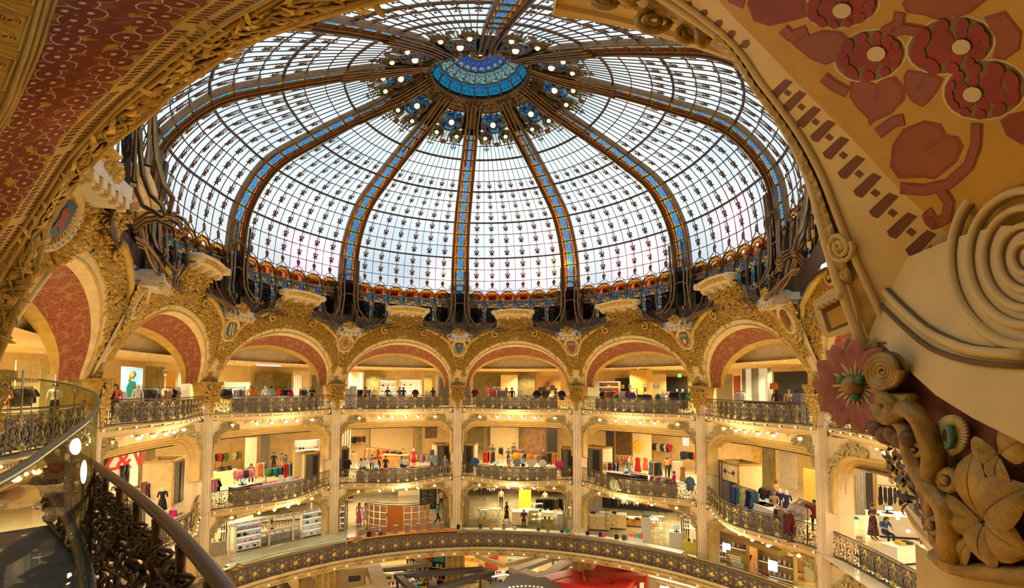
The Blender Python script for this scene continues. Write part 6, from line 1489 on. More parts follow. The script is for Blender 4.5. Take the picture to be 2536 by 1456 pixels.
for x,w,z,c,nm in((-.35,.42,.95,'red','pale poster with a red figure on the yellow wood column'),(.62,.25,1.3,'charcoal','narrow dark poster at the right of the yellow wood column')):
 q=yc.matrix_basis@Vector((x,-.62,z));f=board(q,yc.rotation_euler.z,w,.75,L3+z,PAPER,nm,'poster','framed_poster',fr=BRASS);b=MB();b.star([(.0,.12),(.12,.25),(.08,.5),(0,.62),(-.1,.45),(-.12,.2)],lambda x_,y,h:Vector((x_,-.04-h,y)),0,1);put('printed_figure',b.mesh('printed_figure',FABRIC),f,color=PAL[c])
ex=wallp(1679,1688,22,18.25,18.55,pm('exit_green',(.10,.55,.15),.4,var=0,emit=1.2,ecol=(.15,.8,.2)),'green lit exit sign in front of the black wall',name='exit_sign',cat='sign');text('EXIT',.16,ex,(0,-.04,.15),PAPER)
rackpx(1488,1532,17.4,['black','orange','grey','olive','red','magenta'],'below the honey wood shelf',n=9);rackpx(1536,1562,17.2,['cream','white','charcoal','red'],'of white tops in the sixth bay',n=5);rackpx(1640,1662,17.6,['white','cream','camel'],'left of the black mannequins',n=4);rackpx(1662,1708,17.0,['navy','black','grey','charcoal','green'],'at the right end of the sixth bay',n=8)
solo(R3(1566,16.9),face(R3(1566,17)),'blue','draped in front of the yellow wood column',z=1.4);counter(R3(1585,16.9),face(R3(1585,17)),4.6,.5,.85,WHITE,'white ledge behind the rail of the sixth bay')
for u,c in((1528,'green'),(1630,'green')):
 o=thing('round_emblem','round green and white emblem in the sixth bay, %s one'%('left' if u<1600 else 'right'),'sign',R3(u,16.7)+Vector((0,0,1.08)),face(R3(u,17)));b=MB();b.lathe([(.001,.03),(.27,.03),(.29,0)],16,M=Rx);b.obj('disc',PAPER,o);b=MB();b.lathe([(.001,.045),(.2,.045)],14,M=Rx);put('field',b.mesh('field',FABRIC),o,color=PAL['green'])
for u,c in((1588,'charcoal'),(1605,'navy'),(1642,'white')):boxthing('display_box','%s display box on the sixth bay ledge'%c,'box',R3(u,16.85)+Vector((0,0,.85)),(.5,.3,.4),cloth(c,PAL[c]),face(R3(u,17)))
for u,nm in((1676,'left'),(1690,'right')):mannequin(R3(u,19),face_eye(R3(u,18)),'grey' if nm=='left' else 'navy','black','%s mannequin of the two before the black wall, sixth bay'%nm)
for u in(1543,1560,1621,1630):boxthing('price_card','white price card on a rail of the sixth bay, near x %s'%{1543:'the white tops',1560:'the blue draped top',1621:'the cream wall',1630:'the right emblem'}[u],'sign',R3(u,17.2)+Vector((0,0,1.7)),(.22,.03,.3),PAPER,face(R3(u,17)))
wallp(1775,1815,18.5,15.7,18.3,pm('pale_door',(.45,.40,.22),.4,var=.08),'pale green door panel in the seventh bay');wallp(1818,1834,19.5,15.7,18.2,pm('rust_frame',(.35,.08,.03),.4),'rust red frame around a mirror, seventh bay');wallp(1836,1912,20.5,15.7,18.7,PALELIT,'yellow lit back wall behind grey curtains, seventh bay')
for i,u in enumerate((1838,1862,1870,1902)):wallp(u,u+9,20,15.7,18.7,GREYC,'grey curtain strip, %s of four in the seventh bay'%NTH[i])
wallp(1918,2000,22,15.7,18.5,DARK,'black wall at the right of the seventh bay')
rackpx(1824,1842,17.2,['white','cream','white'],'of white tees in the seventh bay',n=5);rackpx(1990,2012,16.8,['white','red','pink','red'],'at the right end of the seventh bay',n=6)
mannequin(R3(1923,17.6),face_eye(R3(1923,18)),'black','black','glossy black mannequin before the black wall',white=False);person(R3(1953,18),face_eye(R3(1953,18)),'beige','black','woman with brown hair at the dark counter of the seventh bay','stand','long',BLOND);bag(R3(1980,17.2)+Vector((0,0,1.3)),0,'black','black handbag on the wooden table, seventh bay');boxthing('display_table','wooden display table of the seventh bay','table',R3(1985,17.2),None,None,face(R3(1985,17)),parts=[('tabletop',(0,0,1.25),(1.6,.6,.06),WOOD)]+[('leg',(x,y,.62),(.05,.05,1.24),DARK)for x in(-.7,.7)for y in(-.2,.2)])
boxthing('grey_pedestal','grey pedestal with a small sign at the right of the seventh bay','plinth',R3(1982,16.3),(.62,.4,1.5),pm('blue_grey',(.20,.22,.28),.5),face(R3(1982,17)));counter(R3(1900,17),face(R3(1900,17)),3.2,.6,1.0,DARK,'long black counter behind the rail of the seventh bay');boxthing('price_card','white notice beside the white tees, seventh bay','sign',R3(1838,16.8),(.3,.04,1.3),PAPER,face(R3(1838,17)))
person(R3(2094,16.9),face_eye(R3(2094,18)),'white','black','person in white in the last bay beside the carved corbel','stand','short');wallp(2105,2140,20,15.7,18.4,GREYC,'dark curtain in the last bay beside the carved corbel')
bag(R3(1917,17)+Vector((0,0,1.7)),0,'orange','orange bag beside the black mannequin')
# middle gallery shops
def M2(u,r):return G(u,r,L2)
def Z2(u,v):return on_z(u,v,L2)
def rk2(u0,u1,r,cols,desc,**kw):rackpx(u0,u1,r,cols,desc,lv=L2,**kw)
def w2(u0,u1,r,z0,z1,mat,label,**kw):return wallp(u0,u1,r,z0,z1,mat,label,lv=L2,**kw)
zv=w2(279,350,24,10.6,13.3,PAPER,'large white poster with red letters and a person in black trousers',name='letter_poster',cat='poster')
RL=pm('red_letter',(.70,.02,.02),.5,var=0)
for s,x in(('Z',-1.0),('&',-.05),('V',1.0)):text(s,1.55,zv,(x,-.05,1.75),RL,bold=.03)
b=MB()
for x in(-.12,.14):b.tube([(x,-.09,1.75),(x*1.3,-.09,.9),(x*1.2,-.09,.02)],[.16,.12,.10],8)
b.v=[(x,y,z*.85)for x,y,z in b.v];b.obj('printed_trousers',DARK,zv)
w2(236,276,24,10,13.8,DARK,'dark wall at the left of the red lettered poster');w2(352,390,26,10,13.8,GREENW,'olive mirrored wall right of the red lettered poster')
rk2(246,268,19,['green','green','cream'],'of green tops left of the lettered poster',n=5);rk2(300,372,17.5,['olive','camel','green','grey','maroon','navy','beige'],'along the front of the second bay',n=14,kind='dress',r2=16.6);rk2(362,404,20,['floral','black','green','navy'],'of dark prints in front of the cream cabin',n=8,kind='dress')
mannequin(M2(413,17.4),face_eye(M2(413,18)),'black','black','mannequin in a black dress beside the cream cabin',skirt=1);cabin(M2(418,20),face(M2(418,20))+.5,'cream fitting cabin behind the black mannequin, second bay',2.2,1.6,2.7,IVORY)
rk2(388,470,27,['olive','cream','red','brown','white','black','pink'],'high along the back wall of the second bay',n=12,ph=0)
person(M2(292,20),face_eye(M2(292,18)),'white','black','person in a white top browsing below the red lettered poster','stand','long');person(M2(322,19.5),face_eye(M2(322,18)),'brown','black','person in brown in front of the red lettered poster')
counter(M2(268,18),face(M2(268,18)),3,.9,.85,BEIGE,'low table of bright goods at the left of the second bay');folded(M2(268,18)+Vector((0,0,.86)),face(M2(268,18)),['red','orange','white','pink','turquoise','black','yellow'],'on the low table of the second bay');bag(M2(440,17)+Vector((0,0,.0)),0,'magenta','small pink bag on the floor near the cream cabin')
rk2(540,556,26,['black','red','black'],'at the far left on the back wall of the third bay',n=4,ph=-.3);rk2(556,604,26,['olive','green','yellow','cream','beige','camel'],'of yellow tops on the back wall of the third bay',n=12,ph=-.3)
boxthing('shoe_podium','cream podium carrying dark shoes, third bay','plinth',M2(563,22),(2.0,.9,1.0),IVORY,face(M2(563,22)))
for i in range(6):
 q=M2(548+i*6,22)+Vector((0,0,1.0));b=MB();b.box((0,0,.09),(.12,.3,.18),top=.6);b.box((0,.08,.22),(.11,.12,.2));o=put('boot',b.mesh('boot',FABRIC),loc=q,rz=face(q),color=PAL['black' if i%3 else 'brown']);tag(o,'%s short boot on the cream podium, %s from the left'%('black' if i%3 else 'brown',NTH[i]),'boot','boots on the cream podium')
w2(612,640,23,10,13.2,BEIGE,'beige upright panel behind the pink rail');w2(650,672,25,10,13.8,GREYC,'grey curtain at the back of the third bay')
rk2(588,634,18.6,['pink','pink','magenta','charcoal','pink','cream'],'of pink tops in the third bay',n=10);rk2(640,664,20.5,['camel','coral','beige','charcoal'],'of peach dresses in the third bay',n=7,kind='dress');rk2(666,706,17.6,['white','black','teal','green','blue','purple','black'],'of dark prints in the third bay',n=9);rk2(706,738,18.8,['red','coral','sky','blue','red','red'],'of red coats in the third bay',n=8,kind='dress');rk2(532,552,16.8,['pink','charcoal','black','lilac'],'at the left end of the third bay rail',n=5)
counter(M2(608,16.4),face(M2(608,16)),1.6,.6,.95,DARK,'black cash desk of the third bay');register(M2(608,16.4)+Vector((0,0,.95)),face(M2(608,16)),'on the black cash desk of the third bay')
counter(M2(690,16.0),face(M2(690,16)),3.8,.6,.8,WHITE,'low white table behind the rail of the third bay');folded(M2(690,16.0)+Vector((0,0,.8)),face(M2(690,16)),['red','navy','lilac','pink','pink','yellow','sky','white','sky','coral'],'on the low white table of the third bay');boxthing('notice_stand','white notice standing on the low table of the third bay','sign',M2(701,15.8)+Vector((0,0,.8)),(.3,.04,.45),PAPER,face(M2(701,16)))
person(M2(683,24),face_eye(M2(683,18)),'black','black','person in black standing at the back of the third bay','stand');person(M2(703,23),face_eye(M2(703,18))+1,'grey','beige','person in grey walking at the back of the third bay','walk');person(M2(712,22),face_eye(M2(712,18))-1,'charcoal','black','person in charcoal walking just right of the one in grey','walk','long');person(M2(628,19.4),face_eye(M2(628,18)),'black','black','woman in black behind the pink rail','stand','long')
w2(733,757,17.8,10,12.4,IVORY,'pale cream cabin wall in the third bay');w2(730,734,18,10,12.8,pm('yellow_strip',(.75,.55,.03),.5),'narrow yellow panel right of the red coats');cabin(M2(770,17.6),face(M2(770,18)),'beige cabin with a grey curtain left of the third column',1.1,1.0,2.3);shelf(M2(762,24),face(M2(762,24)),2.2,2.6,.4,3,BEIGE,'lit shelf high at the back of the third bay',['white','beige','black'],PALELIT)
cabin(M2(851,19),face(M2(851,19))-.3,'dark framed cabin right of the third column',1.0,1.0,2.3);cabin(M2(1094,18),face(M2(1094,18))+.3,'beige cabin with grey curtain left of the middle column',1.2,1.1,2.4)
for i in range(5):w2(845+i*6,846.6+i*6,24,10.2,13.6,PALELIT,'one of five pale frames at the left of the fourth bay, %s from the left'%NTH[i],name='pale_frame',cat='frame')
rk2(872,908,27,['black','brown','maroon','charcoal'],'of dark coats on the back wall of the fourth bay',n=9,ph=-.9);rk2(906,946,25,['cream','camel','beige','orange','brown'],'of camel coats slanting across the fourth bay',n=11,kind='dress',r2=23);rk2(946,996,23,['orange','red','black','coral','black','brown','olive'],'of orange and black dresses in the fourth bay',n=13,kind='dress',r2=20.5)
w2(920,1025,28,10,13.9,pm('warm_wall',(.75,.56,.28),.6,var=.05),'warm cream back wall of the fourth bay');counter(M2(983,20.5),face(M2(983,20))-.5,2.4,1.1,1.25,WOOD,'honey wood cash block in the fourth bay',WOOD);mannequin(M2(1027,21),face_eye(M2(1027,18)),'red','red','mannequin in a red dress, fourth bay',skirt=1);w2(1033,1047,24,10,13.4,GREENW,'narrow olive mirror right of the red dress');dp=w2(1054,1084,25,12.2,13.9,pm('dark_print',(.14,.09,.05),.5,var=.6,scale=3),'large dark printed picture at the upper right of the fourth bay',name='dark_poster',cat='poster')
rk2(1043,1072,18.0,['pink','lilac','white','cream','white'],'of pale tops in the fourth bay',n=6);solo(M2(1078,17.2),face(M2(1078,17)),'sky','on a stand right of the pale tops',z=1.55);boxthing('dark_cone','dark cone topped stand above the pale blue top','stand',M2(1072,18),(.3,.3,1.9),pm('violet_grey',(.10,.09,.18),.6),0);solo(M2(864,17.0),face(M2(864,17)),'black','on a round stand at the left of the fourth bay',z=1.6,sc=1.15)
counter(M2(960,15.3),face(M2(960,15)),3.6,.8,.85,WHITE,'long low white table behind the rail of the fourth bay');folded(M2(965,15.1)+Vector((0,0,.86)),face(M2(960,15)),['white','navy','sky','red','black','pink','purple','blue','white','charcoal','white','magenta'],'on the long low table of the fourth bay');register(M2(934,15.5)+Vector((0,0,.86)),face(M2(934,16)),'on the long low table of the fourth bay')
for u,r,c,l,lab,ps,hr in((924,18.2,'grey','black','man in a grey shirt at the left of the browsing group','reach','short'),(941,18.6,'red','black','man in red in the middle of the fourth bay','phone','short'),(931,16.6,'cream','beige','woman in cream behind the register','reach','long'),(958,16.6,'black','black','woman in black with white sleeves, fourth bay','stand','bun'),(898,16.4,'white','grey','woman in white at the left end of the table','reach','long'),(907,16.2,'white','navy','shorter woman in white beside the left table end','stand','short'),(998,16.3,'sky','navy','woman in pale blue right of the orange dresses','reach','long'),(1007,15.9,'white','black','blonde woman in white bending over the table','reach','short'),(1001,21,'camel','beige','man in a camel shirt by the honey wood block','stand','short'),(1104,15.6,'grey','grey','grey-haired person beside the middle column','stand','long'),(878,21,'beige','beige','pale figure in beige at the left of the fourth bay','walk','short')):
 person(M2(u,r),face_eye(M2(u,18)),c,l,lab,ps,hr,BLOND if 'blonde' in lab or 'grey-haired' in lab else None)
cabin(M2(1160,18),face(M2(1160,18))-.3,'beige cabin with grey curtain right of the middle column',1.4,1.2,2.4);cabin(M2(1405,18),face(M2(1405,18))+.3,'beige cabin with grey curtain left of the fifth column',1.1,1.1,2.3)
w2(1160,1200,27,10.5,13.8,GREENW,'olive mirrored wall above the left cabin of the fifth bay');w2(1215,1285,27.5,10,13.9,IVORY,'cream back wall of the fifth bay');w2(1298,1352,26,10,13.9,pm('walnut_wall',(.20,.10,.03),.5,var=.4,scale=2),'walnut display wall in the fifth bay');w2(1355,1380,25,10,13.6,DARK,'dark clothing niche at the right of the walnut wall')
rk2(1198,1226,20,['red','coral','red','yellow','navy','black'],'of red dresses in the fifth bay',n=9,kind='dress');rk2(1268,1302,22,['charcoal','red','olive','brown'],'of brown coats behind the seated man',n=8);rk2(1272,1352,19.5,['yellow','cream','yellow','orange','black','camel','brown'],'of yellow tops slanting across the fifth bay',n=12,r2=18.2);rk2(1352,1382,20.5,['brown','black','orange','camel'],'of brown prints in the fifth bay',n=8,kind='dress');rk2(1236,1246,23,['black','brown'],'of black tops on a slim rail, fifth bay',n=3)
for u,c,k in((1178,'blue','left'),(1281,'grey','second'),(1316,'cream','third'),(1344,'white','fourth'),(1385,'magenta','right')):solo(M2(u,15.7),face(M2(u,16)),c,'hung facing the hall behind the fifth bay rail, %s one'%k,z=1.5,sc=1.15);
counter(M2(1285,15.2),face(M2(1285,15)),3.6,.8,.85,WHITE,'curved white table behind the rail of the fifth bay');folded(M2(1285,14.9)+Vector((0,0,.86)),face(M2(1285,15)),['white','white','blue','white','red','pink','white','coral','red','white','sky','black','white'],'on the white table of the fifth bay');register(M2(1228,15.4)+Vector((0,0,.86)),face(M2(1228,16)),'on the white table of the fifth bay')
rk2(1268,1302,14.75,['red','white','coral','white','grey'],'of red and white tops in front of the white table',n=7,h=.9,frame_=False)
for u,r,c,l,lab,ps,hr in((1262,18.6,'grey','beige','bald man in a grey shirt sitting in the fifth bay','sit','short'),(1260,21,'charcoal','black','man in charcoal standing behind the seated man','reach','short'),(1273,25,'charcoal','black','person in charcoal high at the back of the fifth bay','stand','short'),(1296,16.2,'sky','navy','woman in pale blue behind the white table','reach','long'),(1346,22,'brown','brown','person in brown before the walnut wall','stand','bun'),(1222,23.5,'charcoal','black','man in charcoal beside the red dresses','walk','short'),(1215,24.5,'grey','beige','woman in grey left of the man in charcoal','walk','long')):
 person(M2(u,r),face_eye(M2(u,18)),c,l,lab,ps,hr)
cabin(M2(1478,19),face(M2(1478,19))-.3,'open shelved cabin with grey curtain, sixth bay',2.0,1.4,2.4);w2(1500,1520,26,10,13.9,DARK,'dark clothing wall, sixth bay');w2(1566,1612,25,10,13.9,IVORY,'cream wall with a yellow jacket, sixth bay');w2(1524,1562,27,10,13.8,pm('umber_wall',(.22,.12,.04),.6,var=.4),'umber wall of crowded goods, sixth bay')
rk2(1490,1530,16.4,['yellow','white','grey','red','charcoal','white','navy'],'of a yellow coat and white tops, sixth bay',n=9,r2=17.5);rk2(1526,1562,22,['coral','orange','grey','red','camel'],'of coral tops in the sixth bay',n=8);rk2(1562,1600,16.0,['denim','denim','black','navy','black'],'of dark jackets behind the register, sixth bay',n=9,kind='trousers',h=1.15);rk2(1608,1634,20,['denim','orange','black','brown'],'of denim dresses in the sixth bay',n=6,kind='dress');rk2(1610,1664,15.6,['magenta','white','green','white','white','red','navy','denim'],'along the front of the sixth bay',n=10,h=1.2);rk2(1615,1660,27,['black','white','brown','navy','red'],'high on the back wall of the sixth bay',n=9,ph=-.7)
solo(M2(1578,24.4),face(M2(1578,24)),'yellow','pinned to the cream wall of the sixth bay',z=2.6,sc=1.5);solo(M2(1578,20),face(M2(1578,20)),'red','on a stand below the yellow jacket',kind='dress',z=1.7,sc=1.1);solo(M2(1597,21),face(M2(1597,21)),'coral','on a stand right of the red coat',kind='dress',z=1.6);solo(M2(1706,15.8),face(M2(1706,16)),'denim','on a round stand at the right end of the sixth bay',z=1.5,sc=1.3);solo(M2(1688,18),face(M2(1688,18)),'camel','on a wooden stand at the right of the sixth bay',kind='dress',z=1.7)
mannequin(M2(1555,19),face_eye(M2(1555,18)),'grey','grey','white mannequin in a grey top, sixth bay');mannequin(M2(1650,22),face_eye(M2(1650,18)),'camel','black','mannequin in a camel top beside the black hat',white=False)
counter(M2(1545,16.2),face(M2(1545,16)),2.6,.7,.95,DARK,'black cash desk of the sixth bay');register(M2(1550,16.2)+Vector((0,0,.95)),face(M2(1550,16)),'on the black cash desk of the sixth bay')
for u,nm in((1586,'left'),(1595,'right')):boxthing('white_box','%s white box with a grey label beside the black cash desk'%nm,'box',M2(u,15.2),(.32,.3,.38),PAPER,face(M2(u,15)))
person(M2(1667,15.7),face_eye(M2(1667,18))+1.2,'magenta','denim','person in a crimson jacket and jeans with a striped backpack','stand');person(M2(1659,22.5),face_eye(M2(1659,18)),'red','black','person in a red top at the back of the sixth bay','stand','long');boxthing('grey_bin','grey display stand right of the red top','stand',M2(1675,22),(.7,.6,1.4),TAUPE,0)
for i in range(4):w2(1690+i*4,1691.4+i*4,27,12.2,13.7,STRIP,'one of four upright lit tubes at the back of the sixth bay, %s from the left'%NTH[i],name='lit_tube',cat='light')
rk2(1684,1720,26,['navy','charcoal','black','red'],'under the upright lit tubes',n=7,ph=-.3)
cb=cabin(M2(1828,17.4),face(M2(1828,17))-.2,'cream cabin with a scrawled sign, seventh bay',2.0,1.5,2.7,IVORY)
sb=board(cb.matrix_basis@Vector((.25,-.80,0)),cb.rotation_euler.z,1.5,1.0,L2+1.6,IVORY,'cream sign with a dark flourish and two sprigs above the blue dresses','sign','scrawled_sign')
b=MB();b.tube([(-.3+.1*i,-.05,.52+.05*sin(i*1.3))for i in range(8)],.018,4);b.obj('flourish',DARK,sb)
for x in(-.45,.38):
 for q in range(4):b=MB();leaf(b,Vector((x,-.05,.55)),Vector((cos(q*1.5+.4),0,sin(q*1.5+.4))),Vector((0,-1,0)),.2,.06,0,.1);b.obj('printed_leaf',DARK,sb)
rk2(1812,1866,15.6,['blue','navy','teal','yellow','cream','sky','navy','denim'],'of blue and yellow dresses under the scrawled sign',n=12,kind='dress',h=1.7)
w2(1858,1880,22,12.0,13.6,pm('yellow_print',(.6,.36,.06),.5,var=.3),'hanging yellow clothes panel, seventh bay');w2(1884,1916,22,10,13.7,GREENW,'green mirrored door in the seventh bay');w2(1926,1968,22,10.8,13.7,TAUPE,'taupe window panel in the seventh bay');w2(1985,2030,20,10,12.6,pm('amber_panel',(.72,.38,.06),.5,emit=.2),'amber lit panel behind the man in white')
counter(M2(1868,15.9),face(M2(1868,15))+.15,2.2,.8,1.0,WHITE,'white cash counter with drawers, left one in the seventh bay');counter(M2(1902,15.8),face(M2(1902,15)),2.4,.8,1.0,WHITE,'white cash counter, right one in the seventh bay');register(M2(1870,15.9)+Vector((0,0,1.0)),face(M2(1870,15)),'on the left white counter, seventh bay');register(M2(1896,15.8)+Vector((0,0,1.0)),face(M2(1896,15)),'on the right white counter, seventh bay')
counter(M2(1935,16.4),face(M2(1935,15)),2.4,.7,.8,WHITE,'low white table behind the rail of the seventh bay');folded(M2(1935,16.4)+Vector((0,0,.8)),face(M2(1935,14)),['teal','red','white','maroon','white','charcoal'],'on the low white table of the seventh bay');bag(M2(1952,16.3)+Vector((0,0,.8)),face(M2(1952,14)),'maroon','maroon bag on the low table of the seventh bay')
rk2(1882,1914,17.4,['black','navy','maroon','black','charcoal'],'of black jackets behind the counters, seventh bay',n=7);rk2(1917,1952,15.2,['charcoal','navy','camel','grey','charcoal','maroon'],'of dark trousers in the seventh bay',n=9,kind='trousers',h=1.4);rk2(1958,1992,16.2,['white','cream','black','white'],'of black and white tops in the seventh bay',n=8);rk2(1972,2014,16.9,['grey','white','blue','maroon','maroon','maroon'],'of maroon tops at the right of the seventh bay',n=9,h=1.6)
for u,nm in((1926,'left'),(1942,'right')):mannequin(M2(u,17.4),face_eye(M2(u,18)),'navy','navy','%s white mannequin of two in navy dresses'%nm,skirt=1)
person(M2(1916,19),face_eye(M2(1916,18))+1,'camel','black','man in a camel shirt at the back of the seventh bay','reach');person(M2(2010,17.2),face_eye(M2(2010,18))+pi,'white','black','man in a white shirt seen from behind before the amber panel','stand');person(M2(1911,16.4),face_eye(M2(1911,18)),'beige','grey','woman with brown hair leaning at the counters','reach','long',BLOND)
fm,ft,fo=nodes('floral_dress_print');vo=nn(ft,'TexVoronoi',Scale=26.0);tcf=nn(ft,'TexCoord');rr_=ramp(ft,[(0,(.55,.42,.45)),(.28,(.30,.05,.10)),(.42,(.02,.012,.025))],'CONSTANT');pb=nn(ft,'BsdfPrincipled',Roughness=.8);ft.links.new(tcf.outputs['Object'],vo.inputs['Vector']);ft.links.new(vo.outputs['Distance'],rr_.inputs[0]);ft.links.new(rr_.outputs[0],pb.inputs['Base Color']);ft.links.new(pb.outputs[0],fo.inputs[0])
q=Z2(2163,1334);person(q,face_eye(q)+.9,'floral','bare','woman in a dark floral dress with her hair up at the white till counter','phone','bun',None,'long',1.0,fm)
q=Z2(2192,1344);person(q,face_eye(q)+.6,'blue','navy','person in a blue top sitting in front of the white till counter','sit','long',sc=1.0)
q=Z2(2214,1325);counter(q,face_eye(q)+.45,1.9,1.2,1.05,WHITE,'white till counter beside the floral dress',name='till_counter');register(q+Vector((-.2,.1,1.05)),face_eye(q)+.5,'on the white till counter in the last bay')
q=Z2(2200,1275);rack(q,face_eye(q)+.1,2.2,['black','white','black','white','black','black','white'],'of black and white blouses in the last bay',n=10,kind='dress',h=1.7)
q=Z2(2172,1262);board(q,face_eye(q),3.6,2.9,L2,pm('limed_wood_wall',(.74,.62,.46),.5,var=.06),'pale wood cabin wall in the last bay');q=Z2(2128,1270);cabin(q,face_eye(q)+.5,'cabin with mirror and grey curtain beside the last column',1.2,1.2,2.7)
q=Z2(2108,1335);gc=thing('glass_cube','glass cube table with scarves beside the last column','display case',q,face_eye(q)+.3)
for c,s in(((0,-.35,.5),(.9,.02,1.0)),((-.45,0,.5),(.02,.7,1.0)),((.45,0,.5),(.02,.7,1.0)),((0,0,1.0),(.9,.7,.02))):b=MB();b.box(c,s);b.obj('glass_side',CLEAR,gc)
folded(q+Vector((0,0,1.02)),face_eye(q),['pink','turquoise'],'on the glass cube table');folded(q+Vector((.1,-.1,.1)),face_eye(q),['red','pink'],'inside the glass cube table')
q=Z2(2265,1390);counter(q,face_eye(q)+.9,2.6,.7,.75,WHITE,'low goods table in the last bay near the rail');folded(q+Vector((0,0,.76)),face_eye(q)+.9,['yellow','charcoal','white','floral','camel'],'on the low goods table of the last bay');bag(q+Vector((.6,.0,.76)),.5,'black','large black bag on the low goods table of the last bay')
# first floor
def Z1(u,v):return on_z(u,v,L1)
def fins(u,v,h,n,label):
 q=Z1(u,v);r=thing('mirror_fins',label,'mirror post',q,face_eye(q))
 for i in range(n):
  b=MB();x=(i-(n-1)/2)*.15;hh=h-.12*abs(i-(n-1)/2);b.tube([(x,0,0),(x,0,hh*.45),(x+.02,-.03,hh*.62),(x-.01,.02,hh*.8),(x,0,hh)],.072,4,smooth=False);b.obj('fin',CHROME,r)
def vitrine(u,v,w,d,h,label,base=None,cols=('black','white','camel'),bh=.9,rz=None):
 q=Z1(u,v);rz=face_eye(q)if rz is None else rz;r=thing('glass_vitrine',label,'display case',q,rz)
 b=MB();b.box((0,0,bh/2),(w,d,bh));b.obj('cabinet',base or BEIGE,r)
 for c,s in(((0,-d/2,(bh+h)/2),(w,.015,h-bh)),((-w/2,0,(bh+h)/2),(.015,d,h-bh)),((w/2,0,(bh+h)/2),(.015,d,h-bh)),((0,0,h),(w,d,.015))):b=MB();b.box(c,s);b.obj('glass_side',CLEAR,r)
 for i,c in enumerate(cols):b=MB();b.box((0,0,.08),(.22,.16,.16),top=.7);o=b.obj('shown_piece',FABRIC,r,loc=(-w*.35+w*.7*(i+.5)/len(cols),-.05,bh));o.color=(*PAL[c],1)
 b=MB();b.box((0,-d*.4,h-.03),(w*.9,.04,.03));b.obj('lit_rail',STRIP,r)
for u,v,h,s in((502,1367,2.5,'left of the second column'),(556,1368,2.6,'right of the second column'),(806,1317,2.6,'left of the third column'),(852,1310,2.6,'right of the third column'),(1104,1300,2.8,'left of the middle column'),(1153,1300,2.8,'right of the middle column'),(1402,1310,2.8,'left of the fifth column'),(1449,1312,2.8,'right of the fifth column'),(1697,1362,2.6,'left of the sixth column'),(1746,1382,2.5,'right of the sixth column'),(1999,1440,2.2,'left of the last column'),(2048,1470,2.2,'right of the last column')):fins(u,v,h,4,'wavy bronze mirror fins '+s)
vitrine(530,1372,1.5,.8,1.6,'low glass counter at the second column',TAUPE);vitrine(1130,1302,1.3,.8,1.9,'glass vitrine with a gold box at the middle column',pm('gold_box',(.55,.42,.12),.35,.6));vitrine(1426,1312,1.4,.8,1.9,'glass vitrine with dark frames at the fifth column',BEIGE,('black','charcoal','black'));vitrine(1720,1372,1.5,.9,1.9,'yellow lit glass vitrine at the sixth column',pm('yellow_box',(.72,.52,.05),.4,emit=.2));vitrine(2022,1440,1.2,.8,1.7,'pale green glass cabinet at the last column',pm('pale_green_box',(.5,.55,.36),.4))
shelf(Z1(829,1313),face_eye(Z1(829,1313)),1.5,2.0,.4,4,WHITE,'white shelf of white boxes at the third column',['white','white','navy','red'],WHITE,gname='boxed toy',cols=(2,3))
bj=shelf(Z1(480,1362),face_eye(Z1(480,1362))+.5,1.6,2.2,.6,3,pm('amber_wood',(.55,.22,.03),.35,emit=.08),'amber jewel cabinet left of the second column',['cream','camel'],pm('amber_back',(.7,.32,.05),.5,emit=.35),gname='jewel bust',gcat='jewel stand')
bsg=boxthing('shop_sign','dark shop sign in pale letters above the amber jewel cabinet','sign',Z1(480,1362)+Vector((0,0,2.25)),(1.7,.3,.3),DARK,face_eye(Z1(480,1362))+.5);text('BVLGARI',.24,bsg,(0,-.17,.15),IVORY)
ka,kb_,kc,kd=Z1(566,1372),Z1(798,1322),Z1(770,1288),Z1(590,1318)
kz=thing('perfume_kiosk','white perfume kiosk with open frame and lit end cabinets, left part of the first floor','kiosk',(ka+kb_)/2)
def kpart(b,name,mats):b.v=[tuple(Vector(q)-kz.location)for q in b.v];return b.obj(name,mats,kz)
def beam(a,c,z,w,h,mat,name):
 b=MB();d=c-a;m_=(a+c)/2;b.box((m_.x,m_.y,z+m_.z),(d.length+w,w,h),atan2(d.y,d.x));kpart(b,name,mat)
for a,c in((ka,kb_),(kb_,kc),(kc,kd),(kd,ka)):beam(a,c,2.0,.2,.2,WHITE,'roof_beam')
for a in(ka,kb_,kc,kd,ka.lerp(kb_,.40),ka.lerp(kb_,.66)):b=MB();b.box((a.x,a.y,a.z+1.0),(.12,.12,2.0));kpart(b,'post',WHITE)
for i in range(12):b=MB();q=ka.lerp(kb_,(i+.5)/12);b.sph((q.x,q.y-.12,q.z+2.02),.03,0,6,4);kpart(b,'spotlight',BULB)
an=atan2((kb_-ka).y,(kb_-ka).x)
shelf(ka.lerp(kb_,.16)+Vector((0,.3,0)),an,1.7,1.9,.45,4,WHITE,'left lit glass cabinet of the white kiosk',['white','sky','pink','turquoise','black'],WHITE,gname='perfume box');shelf(ka.lerp(kb_,.86)+Vector((0,.2,0)),an,1.7,1.9,.45,4,WHITE,'right lit glass cabinet of the white kiosk',['white','yellow','pink','sky','green'],WHITE,gname='scent box')
tb=Z1(668,1338);tbl=boxthing('bottle_table','white table of purple capped bottles in the white kiosk','table',tb,(4.2,.9,.9),WHITE,an+.06)
b=MB();b.lathe([(.05,0),(.055,.14),(.025,.17),(.02,.18)],7);BT1=b.mesh('bottle_body',pm('amber_bottle',(.55,.36,.12),.15,var=.1));b=MB();b.lathe([(.03,.18),(.03,.26),(.001,.26)],7);BT2=b.mesh('cap',pm('plum_cap',(.16,.02,.06),.3))
